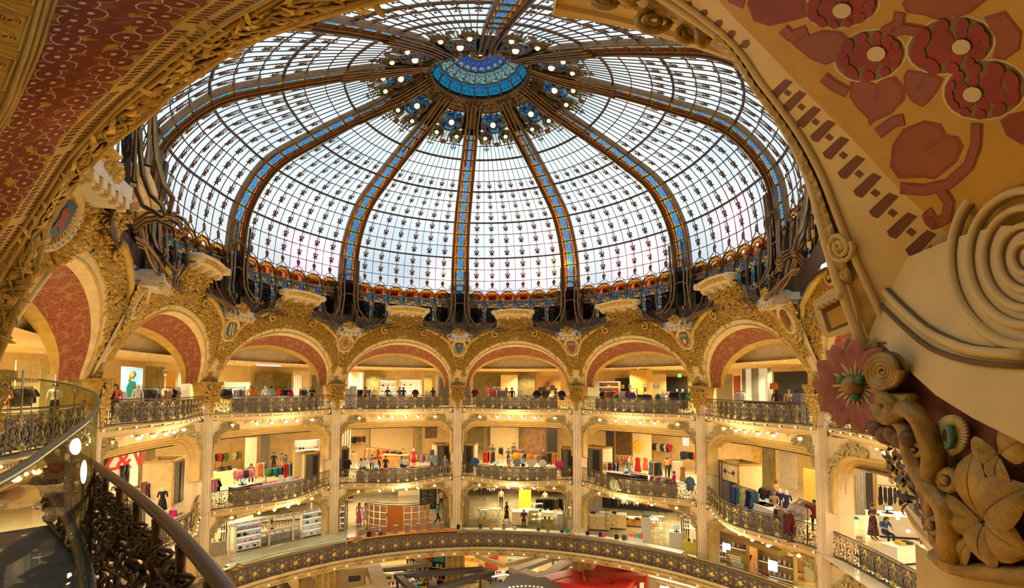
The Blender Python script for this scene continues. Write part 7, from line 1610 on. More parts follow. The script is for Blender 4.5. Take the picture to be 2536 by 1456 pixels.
for row in range(2):
 for i in range(15):
  q=tbl.matrix_basis@Vector((-1.75+i*.25,.05+.22*row,.9+.10*row));bt=thing('perfume_bottle','%s amber bottle from left, %s row on the white kiosk table'%(ORD[i],'front' if row==0 else 'back'),'bottle',q,0,'plum capped bottles on the white table, %s row'%('front' if row==0 else 'back'));put('bottle_body',BT1,bt);put('cap',BT2,bt)
for i in range(6):
 q=tbl.matrix_basis@Vector((-1.5+i*.62,-.75,0));s_=thing('bar_stool','white seated stool before the bottle table, %s from the left'%NTH[i]if i<5 else 'white seated stool before the bottle table, at its right end','stool',q,an);b=MB();b.box((0,0,.68),(.42,.42,.1));b.obj('seat',WHITE,s_)
 for x in(-.17,.17):
  for y in(-.17,.17):b=MB();b.tube([(x*1.1,y*1.1,0),(x,y,.63)],.014,4);b.obj('leg',DARK,s_)
q=Z1(632,1352);person(q,face_eye(q)+pi-.5,'white','black','long-haired woman in white and black seen from behind at the bottle table','reach','long');q=Z1(671,1340);person(q,face_eye(q)+pi,'cream','black','woman in a cream top at the middle of the bottle table','stand','long');q=Z1(596,1300);person(q,face_eye(q),'white','black','seller in white behind the kiosk at the left','reach')
def ledge(s0,s1,o0,o1,z,mat,label,glass=None,name='ledge_counter'):
 r=thing(name,label,'counter',ob((s0+s1)/2,o0,L1));L_=Vector(r.location)
 n_=max(4,int(abs(s1-s0)/.6));b=MB();b.grid(lambda u,v:ob(s0+(s1-s0)*u,[o0,o0,o1,o1][round(v*3)],L1+[.05,z,z,.05][round(v*3)])-L_,n_,3,0,False);b.obj('body',mat,r)
 if glass:
  b=MB();b.grid(lambda u,v:ob(s0+(s1-s0)*u,o1+.02,L1+z+glass*v)-L_,n_,1,0,False);b.obj('glass_front',AQUAG if mat is AQUA else CLEAR,r)
  b=MB();b.tube([ob(s0+(s1-s0)*i/n_,o1+.02,L1+z+glass)-L_ for i in range(n_+1)],.012,4);b.obj('glass_edge',CHROME,r)
 return r
def sarc(u,o=-.6,z=L1+1):
 d=sight(u,1340);best=min((abs((ob(s/10,o,z)-EYE).cross(Vector((d.x,d.y,0)).normalized()).z),s/10)for s in range(-230,271));return best[1]
AQUA=pm('pale_aqua_counter',(.66,.74,.68),.25,var=.05)
ledge_aqua=ledge(sarc(566),sarc(856),-.95,-.45,1.15,AQUA,'long pale aqua glass counter in front of the white kiosk',.55);ledge(sarc(862),sarc(1132),-.95,-.45,1.15,ORANGE,'orange counter carrying brown screens, left of the middle');ledge(sarc(1134),sarc(1440),-.95,-.45,1.15,WHITE,'white counter with a glass front, right of the middle',.6);ledge(sarc(1440),sarc(1690),-.95,-.45,1.15,WHITE,'white counter of small coloured boxes, towards the right');ledge(sarc(1690),sarc(1990),-.95,-.45,1.0,PALEFLOOR,'pale counter of lit glass at the right end of the long rail',.45);ledge(sarc(500),sarc(562),-.95,-.45,1.0,ORANGE,'short orange counter at the left end of the long rail')
for i,u in enumerate((897,925,953,981,1008,1036,1064,1093)):
 q=ob(sarc(u),-.7,L1+1.15);r=boxthing('display_screen','brown fabric screen box on the orange counter, %s from the left'%(NTH+('seventh','eighth'))[i if i<5 else i+0]if i!=5 else 'brown fabric screen box on the orange counter, third from the right','display',q,None,None,face_eye(q),parts=[('case',(0,0,.27),(.36,.2,.54),TAUPE),('front',(0,-.105,.27),(.30,.01,.46),COPPER)])
for u,c in((898,'white'),(912,'black'),(940,'charcoal')):boxthing('small_stand','%s display piece among the brown screen boxes'%c,'display',ob(sarc(u),-.6,L1+1.15),(.25,.2,.12+.2*(c=='black')),cloth(c,PAL[c]),0)
for u,c,h in((1135,'black',.3),(1190,'charcoal',.35),(1218,'orange',.15),(1247,'camel',.4),(1275,'cream',.2),(1332,'charcoal',.2),(1357,'camel',.4),(1390,'black',.15),(1405,'teal',.3),(1455,'black',.25),(1485,'navy',.3),(1492,'magenta',.25),(1526,'black',.3),(1546,'charcoal',.35)):boxthing('counter_item','%s small item standing on the white counter, %s'%(c,'near the middle column' if u<1260 else 'left of the fifth column' if u<1410 else 'right of the fifth column')+{1135:', first',1190:', second',1247:' on its stand',1332:', low',1357:' on its stand',1390:', flat',1455:', rounded',1526:', pair left',1546:', pair right'}.get(u,''),'display',ob(sarc(u),-.7,L1+1.15),(.24,.18,h),cloth(c,PAL[c]),0)
pod=boxthing('white_podium','white stepped podium with orange and turquoise boxes on the white counter','plinth',ob(sarc(1575),-.75,L1+1.15),(1.0,.35,.3),WHITE,-sarc(1575)/OR)
for i,(dx,c)in enumerate(((-.35,'coral'),(-.1,'orange'),(.15,'turquoise'),(.38,'coral'))):o=boxthing('gift_box','%s gift box on the white stepped podium, %s from the left'%(c,NTH[i]),'box',pod.matrix_basis@Vector((dx,-.05,.3)),(.16,.12,.22+.06*i%3),cloth(c,PAL[c]),pod.rotation_euler.z)
boxthing('tall_podium','tall white podium with turquoise boxes on top, towards the right','plinth',Z1(1600,1342),(.7,.6,1.9),WHITE,face_eye(Z1(1600,1342)));
for i,c in enumerate(('coral','turquoise','turquoise')):q=Z1(1600,1342)+Vector((-.2+.2*i,0,1.9));boxthing('gift_box','%s gift box on the tall white podium, %s from the left'%(c,NTH[i]),'box',q,(.17,.15,.2),cloth(c,PAL[c]),0)
def acryl(u,v,label):
 q=Z1(u,v);r=thing('acrylic_stand',label,'display',q,face_eye(q)+.4)
 for x in(-.45,0,.45):b=MB();b.box((x,0,1.1),(.012,.5,2.2));b.obj('clear_sheet',CLEAR,r)
 for z in(.9,1.3,1.7,2.15):b=MB();b.box((0,0,z),(.95,.5,.012));b.obj('clear_shelf',CLEAR,r)
 rg=random.Random(u)
 for i in range(5):b=MB();b.sph((rg.uniform(-.35,.35),0,rg.choice((.97,1.37,1.77))),.06,0,8,5);o=b.obj('shown_piece',FABRIC,r);o.color=(*PAL[rg.choice(('black','white','camel','pink'))],1)
acryl(1514,1330,'clear acrylic stand of trinkets right of the fifth column');acryl(1630,1350,'clear acrylic stand of trinkets beside the tall white podium');acryl(1330,1312,'clear glass stand of sunglasses left of the fifth column')
boxthing('till_block','white till block with a dark screen left of the sixth column','counter',Z1(1676,1358),(1.0,.8,1.25),WHITE,face_eye(Z1(1676,1358)));register(Z1(1676,1358)+Vector((0,0,1.25)),face_eye(Z1(1676,1358)),'on the white till block left of the sixth column')
cs=thing('curved_screen','curved screen of copper panels behind the orange counter','screen',Z1(985,1312));c0=Z1(985,1300)
for i in range(10):
 a0,a1=-1.15+i*.23,-1.15+(i+1)*.23
 if i in(4,5):
  b=MB();b.grid(lambda u,v:Vector((2.9*sin(a0+(a1-a0)*u),2.0-2.0*cos(a0+(a1-a0)*u)-1.2,.1+2.1*v)),2,1,0);b.obj('amber_panel',pm('burnt_orange',(.50,.16,.02),.35,coat=.3)if 'burnt_orange' not in MT else MT['burnt_orange'],cs)
 else:
  for r_ in range(4):b=MB();b.grid(lambda u,v:Vector((2.9*sin(a0+(a1-a0)*(.06+.88*u)),2.0-2.0*cos(a0+(a1-a0)*u)-1.2,.1+.53*r_+.48*v)),2,1,0);b.obj('copper_panel',COPPER,cs)
b=MB()
for z in(.08,2.25):b.tube([(2.92*sin(-1.2+.12*i),.8-2.0*cos(-1.2+.12*i),z)for i in range(21)],.04,5)
b.obj('dark_rim',DARK,cs)
b=MB();b.tube([(3.05*sin(-1.5+.15*i),1.3-2.0*cos(-1.5+.15*i),2.3)for i in range(21)],.03,5);b.obj('upper_rail',BRONZE,cs)
tg=board(Z1(1060,1262),face_eye(Z1(1060,1262)),1.7,2.9,L1,DARK,'tall dark screen with pale streaks in a teal frame, back of the first floor','screen','dark_screen',fr=pm('teal_frame',(.30,.50,.42),.4,emit=.3))
rg=random.Random(12)
for i in range(16):
 b=MB();sx=-1 if i%2 else 1;z=.5+i*.13;b.tube([(sx*.08,-.05,z),(sx*rg.uniform(.3,.45),-.05,z+rg.uniform(-.1,.2)),(sx*rg.uniform(.5,.7),-.05,z+rg.uniform(-.2,.1))],.016,4);b.obj('pale_streak',pm('streak_grey',(.35,.36,.30),.5,emit=.1)if 'streak_grey' not in MT else MT['streak_grey'],tg)
for u,v,c,l,lab,ps,hr,sk in((889,1300,'pink','black','woman in a pink top and black skirt talking beside the copper screen','stand','long','long'),(905,1300,'white','bare','woman in a white print dress beside the one in pink','stand','long','short'),(964,1316,'navy','black','seller in a navy suit behind the orange counter','reach','short',None),(1084,1302,'turquoise','black','person in a turquoise jacket with a rucksack before the copper screen','walk','short',None),(1255,1296,'black','bare','woman in a black dress striding across the floor','walk','long','short'),(1241,1258,'cream','black','woman in a cream blouse and black trousers further back','stand','long',None),(1297,1318,'black','black','blonde woman in black behind the glass counter','reach','long',None),(1092,1262,'beige','black','person in beige beside the dark streaked screen','stand','long',None),(688,1268,'cream','black','man in a cream shirt at the back of the left aisle','stand','short',None),(712,1268,'white','bare','woman in white walking in the left aisle','walk','long','short'),(672,1262,'purple','black','person in purple further back in the left aisle','stand','short',None),(655,1268,'charcoal','black','person in charcoal at the left of the aisle','stand','short',None),(633,1275,'yellow','camel','woman in a yellow dress in the left aisle','stand','long','long'),(868,1245,'black','bare','woman in a black dress beside the third column','stand','short','short'),(1838,1302,'black','black','seller in black with long hair behind the white desk, right side','stand','long',None),(1966,1408,'black','black','person in black with hands raised to the face beside the gold shelves','phone','short',None),(2021,1370,'white','charcoal','person in a white shirt and shorts carrying a bag at the far right','stand','short',None),(1350,1262,'cream','black','person in cream among the black coats','stand','short',None)):
 q=Z1(u,v);person(q,face_eye(q)+{'walk':1.3}.get(ps,.3),c,l,lab,ps,hr,BLOND if 'blonde' in lab else None,sk,1.1)
rz_=lambda q:face_eye(q)
for u,v,L_,cols,d,k in((1170,1240,2.6,['white','charcoal','camel','black'],'left of the crossed-leg table','top'),(1205,1230,4.0,['black','charcoal','white','navy'],'at the back behind the crossed-leg table','dress'),(1362,1282,2.6,['black','black','charcoal','olive','black'],'of black coats left of the fifth column','dress'),(1340,1232,3.4,['black','camel','charcoal'],'at the back left of the fifth column','dress'),(1568,1268,4.6,['black','charcoal','white','grey','yellow','purple','black','navy'],'along the dark wall on the right','dress'),(1620,1270,2.2,['red','purple','brown','maroon'],'right of the dark wall rail','dress'),(730,1252,3.4,['yellow','olive','cream','camel'],'of yellow clothes at the back of the left aisle','dress'),(1700,1290,1.4,['white','red','cream','maroon'],'behind the sixth column','top')):
 q=Z1(u,v);rack(q,rz_(q)+.25,L_,cols,d,kind=k,h=1.8)
def wall1(u,v,w,h,mat,label,**kw):q=Z1(u,v);return board(q,rz_(q),w,h,L1,mat,label,**kw)
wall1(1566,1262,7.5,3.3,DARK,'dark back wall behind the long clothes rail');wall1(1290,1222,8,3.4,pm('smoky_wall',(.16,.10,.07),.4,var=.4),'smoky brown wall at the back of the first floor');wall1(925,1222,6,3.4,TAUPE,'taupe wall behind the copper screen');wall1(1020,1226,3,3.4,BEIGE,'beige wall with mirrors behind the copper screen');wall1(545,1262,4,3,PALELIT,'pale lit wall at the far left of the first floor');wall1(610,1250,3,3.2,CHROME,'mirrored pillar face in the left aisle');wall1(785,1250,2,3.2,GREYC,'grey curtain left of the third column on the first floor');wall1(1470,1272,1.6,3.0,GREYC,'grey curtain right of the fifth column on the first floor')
for u,v,L_,d_,h,mt,lab in((565,1300,3.8,1.2,1.0,PALELIT,'pale lit desk of goods in the left aisle'),(690,1290,4.6,.3,.5,WHITE,'low white screen behind the white kiosk'),(1288,1300,1.4,.8,1.2,IVORY,'cream block desk in the middle aisle'),(1310,1292,1.6,.8,1.1,IVORY,'second cream block desk just right of the first'),(1482,1310,1.8,.9,1.2,IVORY,'cream desk right of the fifth column'),(1518,1306,2.2,.9,1.2,IVORY,'wide cream desk with a notice further right'),(1575,1302,3.6,.8,.7,WOOD,'low wooden shoe bench below the dark wall'),(1815,1320,2.0,.9,1.1,IVORY,'white desk behind the gold shelves'),(1836,1332,2.0,1.0,1.1,IVORY,'second white desk behind the gold shelves'),(1982,1415,1.1,.6,1.0,WOOD,'small wooden counter beside the person with raised hands')):
 q=Z1(u,v);counter(q,rz_(q),L_,d_,h,mt,lab)
for i,u in enumerate((1468,1520,1550,1578,1592)):q=Z1(u,1306);boxthing('counter_item','dark piece on the cream desks of the right aisle, %s from the left'%NTH[i],'display',q+Vector((0,-.1,1.2 if u<1540 else.7)),(.4,.25,.14),DARK,rz_(q))
tq=Z1(1212,1285);tt=boxthing('trestle_table','pale table on crossed black legs in the middle aisle','table',tq,None,None,rz_(tq),parts=[('tabletop',(0,0,.92),(2.0,.9,.05),BEIGE)])
for x in(-.8,-.3,.3,.8):b=MB();b.tube([(x-.2,-.3,0),(x+.2,-.3,.9)],.018,4);b.tube([(x+.2,-.3,0),(x-.2,-.3,.9)],.018,4);b.obj('leg',DARK,tt)
vitrine(1200,1300,.8,.7,1.4,'gold based glass vitrine in front of the crossed-leg table',MT['gold_box'],('camel',),.55);vitrine(1355,1304,1.0,.6,1.3,'gold boxed vitrine beside the glass stand of sunglasses',MT['gold_box'],('black','camel'),.7)
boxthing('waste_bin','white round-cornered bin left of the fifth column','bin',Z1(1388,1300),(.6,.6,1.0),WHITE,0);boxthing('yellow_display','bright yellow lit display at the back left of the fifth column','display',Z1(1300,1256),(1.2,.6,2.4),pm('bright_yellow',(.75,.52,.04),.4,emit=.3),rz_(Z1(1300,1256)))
GOLDB=pm('brushed_gold',(.58,.46,.18),.3,.75,var=.06)
q=Z1(1772,1395);bb=boxthing('beauty_board','wooden beauty stand with a portrait of a bearded man','display',q,(1.5,.3,2.6),WOOD,face_eye(q)-.5,parts=[('shelf_board',(0,-.25,.95),(1.3,.3,.06),WHITE),('poster',(-.1,-.17,1.75),(1.0,.03,1.1),PAPER),('light_strip',(.62,-.17,1.7),(.05,.03,1.6),STRIP),('top_sign',(0,-.17,2.45),(1.1,.04,.2),DARK)])
b=MB();b.sph((-.15,-.2,1.85),.22,0,12,8,(.85,.2,1.2));b.obj('printed_face',SKIN,bb);b=MB();b.sph((-.15,-.19,2.02),.22,0,10,6,(.95,.2,.7));b.sph((-.15,-.195,1.68),.17,0,10,6,(.9,.2,.7));b.obj('printed_hair',HAIR,bb)
for i in range(6):o=boxthing('cosmetic_jar','small cosmetic jar on the shelf of the portrait stand, %s from the left'%NTH[i],'jar',bb.matrix_basis@Vector((-.5+.2*i,-.27,.98)),(.08,.08,.14),PALELIT,0)
def gold_shelf(u,v,rz,w,lab):
 q=Z1(u,v);shelf(q,face_eye(q)+rz,w,2.3,.55,3,GOLDB,lab,['white','cream','camel','cream'],WOOD,gname='cosmetic bottle',gcat='bottle',gs=(.11,.10,.2),cols=(6,9))
 b=boxthing('lit_screen','white lit screen in the '+lab,'screen',q+Vector((-.25*w,-.4,1.25)),(.5,.04,.6),pm('white_screen',(.9,.88,.92),.4,var=0,emit=1.0)if 'white_screen' not in MT else MT['white_screen'],face_eye(q)+rz)
gold_shelf(1812,1412,-.35,2.0,'left gold framed cosmetic shelf');gold_shelf(1926,1462,-.35,1.9,'right gold framed cosmetic shelf')
a,c=Z1(1790,1408)+Vector((0,0,2.45)),Z1(1955,1480)+Vector((0,0,2.45));gb=thing('gold_canopy','gold canopy beam joining the two cosmetic shelves','canopy',(a+c)/2);d=c-a;b=MB();b.box((0,.2,0),(d.length,1.2,.3),atan2(d.y,d.x));b.obj('beam',GOLDB,gb)
def chair(q,rz,lab):
 r=thing('shell_chair',lab,'chair',q,rz);b=MB();b.grid(lambda u,v:Vector(((u-.5)*.55*(1-.25*v*v),.25*v**2-.2+.06*(2*u-1)**2*-1,.46+.48*v**1.6+.05*(2*u-1)**2)),6,6);b.obj('seat',cloth('maroon',PAL['maroon']),r)
 for x,y in((-.2,-.2),(.2,-.2),(-.2,.15),(.2,.15)):b=MB();b.tube([(x*1.2,y*1.2,0),(x*.8,y*.8,.46)],.012,4);b.obj('leg',DARK,r)
chair(Z1(1858,1410),face_eye(Z1(1858,1410))-.8,'wine red shell chair between the gold shelves');chair(Z1(1895,1462),face_eye(Z1(1895,1462)),'second wine red chair cut by the rail')
q=Z1(1911,1332);mannequin(q,face_eye(q),'cream','denim','headless mannequin in jeans and a cream top on the wooden floor');boxthing('dark_plinth','dark plinth with a bag beside the mannequin in jeans','plinth',Z1(1925,1340),(.7,.6,.7),DARK,0);bag(Z1(1925,1340)+Vector((0,0,.7)),0,'maroon','dark red bag on the dark plinth');q=Z1(1986,1345);boxthing('wood_table','small pale wooden table with dark goods, far right','table',q,None,None,rz_(q),parts=[('tabletop',(0,0,.75),(1.0,.8,.1),BEIGE)]+[('leg',(x,-.3,.37),(.05,.05,.75),BEIGE)for x in(-.4,.4)])
q=Z1(1854,1318);st=thing('tall_stool','brown tall stool beside the white desks','stool',q);b=MB();b.lathe([(.2,.7),(.22,.78),(.18,.95),(.1,.78)],10);b.obj('seat',WOOD,st)
for i in range(4):b=MB();b.tube([(.2*cos(i*1.57+.7),.2*sin(i*1.57+.7),0),(.1*cos(i*1.57+.7),.1*sin(i*1.57+.7),.7)],.014,4);b.obj('leg',DARK,st)
q=Z1(2088,1490);ch=boxthing('sign_cabinet','black framed lit glass cabinet with a shop name, bottom right','display case',q,None,None,face_eye(q)+.2,parts=[('back',(0,.2,.95),(1.4,.05,1.9),pm('lit_cream_back',(.85,.75,.55),.5,emit=.4)),('side',(-.7,0,.95),(.05,.45,1.9),DARK),('side',(.7,0,.95),(.05,.45,1.9),DARK),('sign_top',(0,-.1,2.05),(1.5,.6,.25),DARK),('shelf_board',(0,0,.9),(1.35,.4,.03),WHITE),('shelf_board',(0,0,1.4),(1.35,.4,.03),WHITE)]);text('CHANEL',.24,ch,(0,-.41,2.05),IVORY)
for i in range(6):boxthing('boxed_perfume','%s box in the lit glass cabinet, %s from the left'%('black' if i%2 else 'gold',NTH[i]),'box',ch.matrix_basis@Vector((-.5+.2*i,0,1.42 if i%2 else.92)),(.13,.1,.2),DARK if i%2 else BRASS,0)
w_=Z1(1950,1330);b=MB();b.grid(lambda u,v:Z1(1780+330*u,1300+130*v+30*u)+Vector((0,0,.01)),10,4,0,False);struct('floor',b,WOOD)
# ground floor kiosks
def Z0(u,v,z=0):return on_z(u,v,z)
def canopy(px,z,w,h,mat,label,name='canopy_frame',posts=True,pm_=None,fill=None):
 """open roof frame given by its four corners"""
 q=[on_z(u,v,z)for u,v in px];r=thing(name,label,'canopy',Vector((sum(p.x for p in q)/4,sum(p.y for p in q)/4,0)));L_=Vector(r.location)
 for i,(a,c)in enumerate(zip(q,q[1:]+q[:1])):
  d=c-a;m_=(a+c)/2-L_;b=MB();b.box((m_.x,m_.y,z-h/2-.012*i),(d.length+w*.98,w,h),atan2(d.y,d.x));b.obj('roof_beam',mat,r)
 if posts:
  for a in q:b=MB();p=a-L_;b.box((p.x,p.y,(z-h)/2),(.18,.18,z-h));b.obj('post',pm_ or mat,r)
 c0=sum(q,Vector())/4;k=0
 for a,c in zip(q,q[1:]+q[:1]):
  d=c-a;k+=1
  if d.length<1.5:continue
  m_=(a+c)/2;m_=m_.lerp(c0,.12);an=atan2(d.y,d.x);L2_=min(d.length*.8,5.5)
  t_=boxthing('kiosk_counter','%s counter %s the %s'%('white lit' if k%2 else 'dark edged',('at the front of','right in','at the back of','left in')[k-1],' '.join(label.replace(',','').split()[:8])),'counter',Vector((m_.x,m_.y,0)),(L2_,.7,.95),fill if fill else(WHITE if k%2 else BEIGE),an,parts=[('worktop',(0,0,.98),(L2_+.05,.75,.05),DARK if k%2==0 else WHITE),('lit_line',(0,-.36,.86),(L2_*.95,.02,.05),STRIP)])
  for i in range(int(L2_/.32)):
   b=MB();h_=rg_.uniform(.06,.3);b.box((-L2_/2+.32*(i+.5),rg_.uniform(-.15,.15),1.0+h_/2),(rg_.uniform(.12,.26),.2,h_),top=.9);o=b.obj('shown_goods',FABRIC,t_);o.color=(*PAL[rg_.choice(('white','black','cream','pink','red','camel','sky','charcoal','white'))],1)
 return r
rg_=random.Random(77)
STEEL=pm('dark_steel_roof',(.055,.055,.06),.5,var=.2);GREYR=pm('grey_canopy',(.42,.38,.30),.5,var=.08)
canopy([(765,1412),(925,1398),(945,1450),(760,1480)],2.9,1.1,.55,pm('olive_beige_roof',(.42,.32,.17),.5),'beige square kiosk canopy around the stone pier, lower left');canopy([(575,1440),(680,1405),(720,1470),(600,1520)],2.7,.5,.4,STEEL,'black kiosk roof at the lower left under the rail');canopy([(905,1370),(1010,1362),(1060,1392),(940,1405)],2.6,.5,.3,pm('olive_canopy',(.20,.17,.09),.5),'olive brown open canopy left of the toy wall');canopy([(985,1420),(1190,1405),(1215,1412),(1035,1465)],2.6,.5,.35,STEEL,'black angled canopy over the make-up counters')
canopy([(1280,1405),(1370,1372),(1410,1382),(1345,1428)],2.6,1.0,.35,GREYR,'grey brown open canopy left of the red one');RC=canopy([(1362,1430),(1480,1398),(1600,1385),(1530,1455)],2.6,1.1,.55,REDL,'glossy red kiosk canopy at the bottom right of the middle');canopy([(1455,1398),(1570,1395),(1580,1420),(1470,1425)],2.9,.9,.5,pm('dark_red_roof',(.30,.02,.02),.4),'second red canopy further back on the right')
oc=thing('steel_roof','dark stepped steel roof at the bottom centre','roof',Z0(1270,1450));L_=Vector(oc.location);o=[(1185,1470),(1215,1445),(1245,1440),(1262,1422),(1290,1418),(1330,1430),(1350,1428),(1420,1470),(1400,1560),(1180,1560)];q=[on_z(u,v,2.9)-L_ for u,v in o];b=MB();b.add(q+[p-Vector((0,0,.3))for p in q],[tuple(range(10))[::-1]]+[(i,(i+1)%10,10+(i+1)%10,10+i)for i in range(10)]);b.obj('roof_plate',STEEL,oc)
for i in range(9):b=MB();p=on_z(1262+10*i,1454-3*sin(i/8*pi),2.93)-L_;b.box((p.x,p.y,p.z),(.16,.1,.06));b.obj('round_light',PAPER,oc)
lk=canopy([(1182,1372),(1250,1362),(1332,1372),(1245,1394)],2.8,.35,.3,IVORY,'bright kiosk with a white lit roof edge, bottom centre',name='lit_kiosk',posts=False)
a,c,d=on_z(1184,1374,2.55),on_z(1245,1396,2.55),on_z(1330,1374,2.55);b=MB();b.tube([p-Vector(lk.location)-Vector((0,.15,0))for p in(a,c,d)],.06,4);b.obj('lit_edge',STRIP,lk)
for u,v,w,h,mt,lab in((1213,1412,1.6,2.2,pm('red_lattice',(.55,.12,.08),.5,var=.5,scale=8),'red patterned panel of the bright kiosk'),(1290,1395,5.0,1.9,PALELIT,'pale lit shelves of the bright kiosk'),(1238,1405,1.5,2.3,IVORY,'cream panel of the bright kiosk'),(1270,1398,2.0,2.6,pm('sage_panel',(.45,.60,.42),.5,emit=.15),'sage green poster wall of the bright kiosk')):
 q=Z0(u,v);board(q,face_eye(q)-.3,w,h,0,mt,lab)
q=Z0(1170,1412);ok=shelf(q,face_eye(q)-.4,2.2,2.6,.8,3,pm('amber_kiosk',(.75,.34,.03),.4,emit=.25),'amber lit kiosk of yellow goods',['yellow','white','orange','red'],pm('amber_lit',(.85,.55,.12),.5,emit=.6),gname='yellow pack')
q=Z0(1062,1440);tw=boxthing('poster_wall','black wall with yellow, red and blue picture squares','wall',q,(3.6,.6,3.0),DARK,face_eye(q)-.45)
for i,(c,x)in enumerate((('yellow',-1.1),('red',0),('turquoise',1.1))):
 b=MB();b.box((x,-.32,2.45),(1.04,.04,.95));o=b.obj('picture_square',FABRIC,tw);o.color=(*PAL[c],1)
 b=MB();rg=random.Random(i)
 for k in range(4):b.star([(x+rg.uniform(-.25,.25)+.16*cos(a)*rg.uniform(.5,1.2),2.45+rg.uniform(-.2,.2)+.14*sin(a))for a in(0,1,2,3,4,5)],lambda X,y,h:Vector((X,-.345-h,y)),0,1)
 o=b.obj('printed_shape',FABRIC,tw);o.color=(*PAL[('charcoal','white','coral')[i]],1)
rg=random.Random(31)
for r_ in range(3):
 b=MB();b.box((0,-.4,.5+.5*r_),(3.4,.25,.04));b.obj('shelf_board',WHITE,tw)
 for i in range(9):
  c=rg.choice(('red','white','pink','navy','yellow','turquoise'));o=boxthing('make_up_box','%s make-up box on the black poster wall, row %s, place %s'%(c,('low','middle','top')[r_],(NTH+('seventh','eighth','ninth'))[i]if i<5 else('sixth','seventh','eighth','ninth')[i-5]),'box',tw.matrix_basis@Vector((-1.5+.36*i,-.42,.52+.5*r_)),(.22,.12,.26),cloth(c,PAL[c]),tw.rotation_euler.z)
b=MB();vl=thing('violet_light_wall','violet and blue glowing wall behind the black poster wall','screen',Z0(1085,1392),face_eye(Z0(1085,1392)));b.box((-.5,0,1.8),(1.0,.1,3.6));b.obj('blue_half',pm('blue_glow',(.15,.1,.8),.5,var=0,emit=1.5,ecol=(.25,.12,1)),vl);b=MB();b.box((.5,0,1.8),(1.0,.1,3.6));b.obj('violet_half',pm('violet_glow',(.6,.1,.7),.5,var=0,emit=1.8,ecol=(.75,.1,.9)),vl)
for u,v,L_,d_,h,mt,lab,rz in((955,1440,3.4,1.4,1.0,IVORY,'cream make-up counter with dark trays, left of the poster wall',-.4),(1000,1425,4.5,.8,.9,WHITE,'long white make-up counter beside the cream one',.5),(1035,1466,3.0,1.0,.9,WHITE,'white make-up counter in front of the poster wall',.3),(845,1452,3.2,1.6,1.1,BEIGE,'beige wood counter inside the square kiosk',.1),(880,1400,3.0,1.2,1.1,pm('honey_counter',(.72,.50,.2),.4),'round-cornered honey counter behind the square kiosk',0),(1148,1442,2.6,.8,.9,WHITE,'white counter right of the stone pier',.3),(1395,1452,3.4,.9,1.0,IVORY,'cream counter inside the red kiosk, left part',.4),(1500,1448,4.4,1.0,1.0,WHITE,'white lit counter inside the red kiosk, right part',.2),(1660,1470,5,1.0,1.2,GREYR,'grey beige counter at the bottom right under the long rail',-.35),(1360,1412,2.4,.8,1.0,WHITE,'white counter under the grey brown canopy',.3),(620,1470,4.0,1.2,1.0,STEEL,'dark counter at the lower left under the rail',.5)):
 q=Z0(u,v);counter(q,face_eye(q)+rz,L_,d_,h,mt,lab)
for i,(u,v,c)in enumerate(((948,1428,'black'),(962,1432,'black'),(945,1436,'pink'),(1010,1418,'black'),(1020,1426,'white'),(1035,1455,'turquoise'),(1042,1452,'black'),(1050,1458,'yellow'),(1390,1440,'coral'),(1398,1444,'orange'),(1495,1436,'white'),(1510,1438,'sky'))):q=on_z(u,v,1.0);boxthing('counter_tray','%s tray of goods on a ground floor counter, %s'%(c,('far left','left of the poster wall','left front','by the canopy','by the canopy edge','before the poster wall','beside the turquoise one','front edge','red kiosk left','red kiosk middle','red kiosk right','red kiosk far right')[i]),'tray',q,(.5,.4,.12),cloth(c,PAL[c]),face_eye(q))
for u,v,c,l,lab,ps,hr in((906,1416,'brown','red','man in brown and red trousers walking on the ground floor','walk','short'),(857,1402,'navy','black','person in navy near the honey counter','stand','short'),(745,1458,'white','black','person in white at the lower edge left of the square kiosk','stand','short'),(880,1446,'white','black','person in a pale top right of the square kiosk','stand','long'),(1019,1388,'olive','black','person in an olive dress walking behind the poster wall','walk','long'),(1362,1408,'black','black','seller in black under the grey brown canopy','stand','short'),(1190,1425,'white','grey','person in pale clothes right of the stone pier','stand','short'),(1574,1438,'cream','black','person in a cream top beside the red kiosk','stand','short'),(1686,1455,'black','black','left one of two sellers in black behind the grey counter','reach','short'),(1708,1462,'black','black','right one of two sellers in black behind the grey counter','reach','long'),(1048,1470,'yellow','black','person in yellow at the bottom edge before the poster wall','reach','short'),(1066,1464,'white','black','woman in white seated at the make-up counter','sit','long'),(1500,1400,'black','black','person in black behind the red canopies','stand','short'),(1130,1468,'charcoal','black','person in charcoal at the bottom edge under the black canopy','stand','short')):
 q=Z0(u,v);person(q,face_eye(q)+{'walk':1.3}.get(ps,.4),c,l,lab,ps,hr)
q=Z0(872,1392);sb=board(q,face_eye(q),2.6,1.0,1.2,PALELIT,'white lit shop sign with green letters at the back of the ground floor','sign','shop_sign');text('& CO.',.7,sb,(0,-.05,.5),pm('green_letter',(.05,.25,.15),.5,var=0))
q=on_z(1668,1440,2.2);sg=board(Vector((q.x,q.y,0)),face_eye(q)-.35,2.8,.55,1.3,GREYR,'grey sign board with white script lettering at the bottom right','sign','script_sign');text('esthederm',.5,sg,(0,-.05,.28),STRIP)
for i,(u,v)in enumerate(((1392,1440),(1440,1452),(1480,1432),(1530,1440))):
 q=Z0(u,v+25);shelf(q,face_eye(q)+.3,1.8,2.1,.4,4,WHITE,'white lit make-up shelf, %s under the red canopies'%NTH[i],['pink','red','white','black','sky','yellow'],WHITE,gname='make-up pack',cols=(3,5))
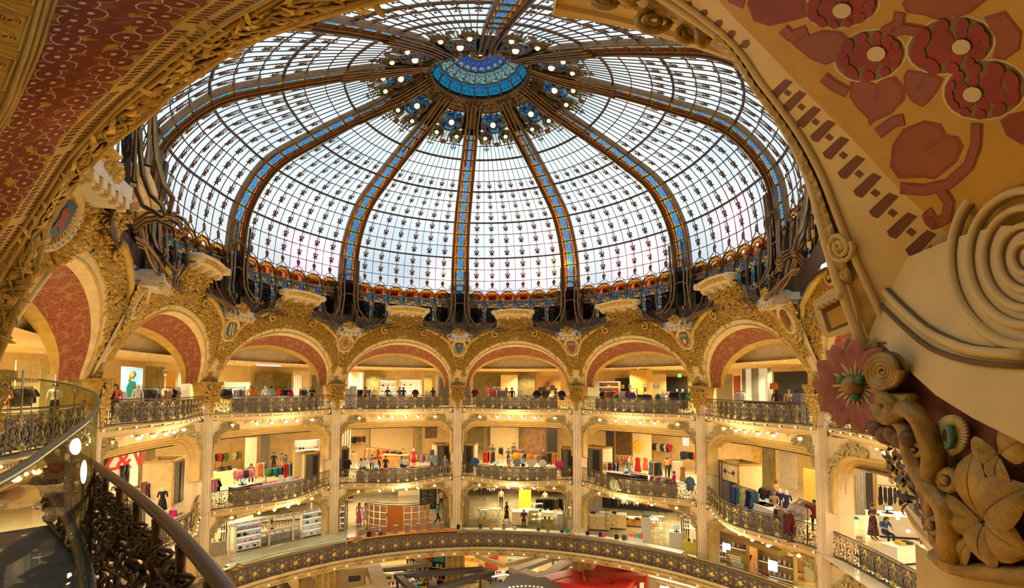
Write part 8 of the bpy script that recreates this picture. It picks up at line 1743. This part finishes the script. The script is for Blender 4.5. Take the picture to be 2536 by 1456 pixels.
for i,(u,v,mt)in enumerate(((800,1478,IVORY),(862,1470,IVORY),(778,1450,BEIGE))):
 q=Z0(u,v);bd=board(q,face_eye(q)+(.1 if i<2 else 1.2),2.6,2.3,0,mt,'%s side wall of the beige square kiosk'%('left front','right front','left')[i],'partition','kiosk_wall')
 b=MB();b.box((.5,-.05,1.5),(1.0,.03,1.1));b.obj('dark_picture',pm('slate_picture',(.10,.10,.14),.4,var=.5)if 'slate_picture' not in MT else MT['slate_picture'],bd)
bw=board(ob(sarc(1828),-.55,L1+.9),-sarc(1828)/OR,1.3,1.0,L1+1.0,pm('olive_sign',(.28,.20,.03),.5),'olive sign board with white lettering before the gold shelves','sign','olive_sign')
for i in range(5):b=MB();b.box((-.15+.05*i,-.05,.75-.13*i),(.8-.1*(i%3),.02,.07));b.obj('white_line',PAPER,bw)
lt_=text('REPOSSI',.2,ledge_aqua,Vector(ob(sarc(838),-.2,L1+1.02))-ledge_aqua.location,DARK);lt_.rotation_euler=(pi/2,0,-sarc(838)/OR)
q=Z0(1590,1418);rs=boxthing('red_pillar','red pillar with a white lit strip beside the red kiosk','pillar',q,(1.0,.6,2.9),REDL,face_eye(q)-.3,parts=[('lit_strip',(.2,-.32,1.6),(.35,.03,2.0),STRIP)])
q=Z0(1640,1418);board(q,face_eye(q),4.0,2.0,.0,pm('brown_stand',(.14,.08,.03),.5),'dark brown low wall right of the red pillar')
q=Z0(1545,1395);board(q,face_eye(q),3.0,2.2,0,pm('ochre_stand',(.45,.28,.08),.5),'ochre counter wall behind the red canopies')
q=Z0(1268,1440);sn=boxthing('white_notice','white free-standing notice with a green head, bottom centre','sign',q,(.7,.15,2.0),PAPER,face_eye(q),parts=[('green_head',(0,-.09,1.75),(.7,.02,.45),pm('notice_green',(.05,.40,.25),.5))])
if XT.v:
 xc=XT.obj('hanging_clothes',[cloth(k,PAL[k])for k in PAL],kind='stuff');tag(xc,'further clothes hanging on the rails of the top gallery and first floor','clothing')
bpy.context.view_layer.update();dg=bpy.context.evaluated_depsgraph_get()
for o in[o for o in S.objects if o.type=='FONT']:
 me=bpy.data.meshes.new_from_object(o.evaluated_get(dg));n_=put('lettering',me,o.parent,loc=o.location);n_.rotation_euler=o.rotation_euler;bpy.data.objects.remove(o)
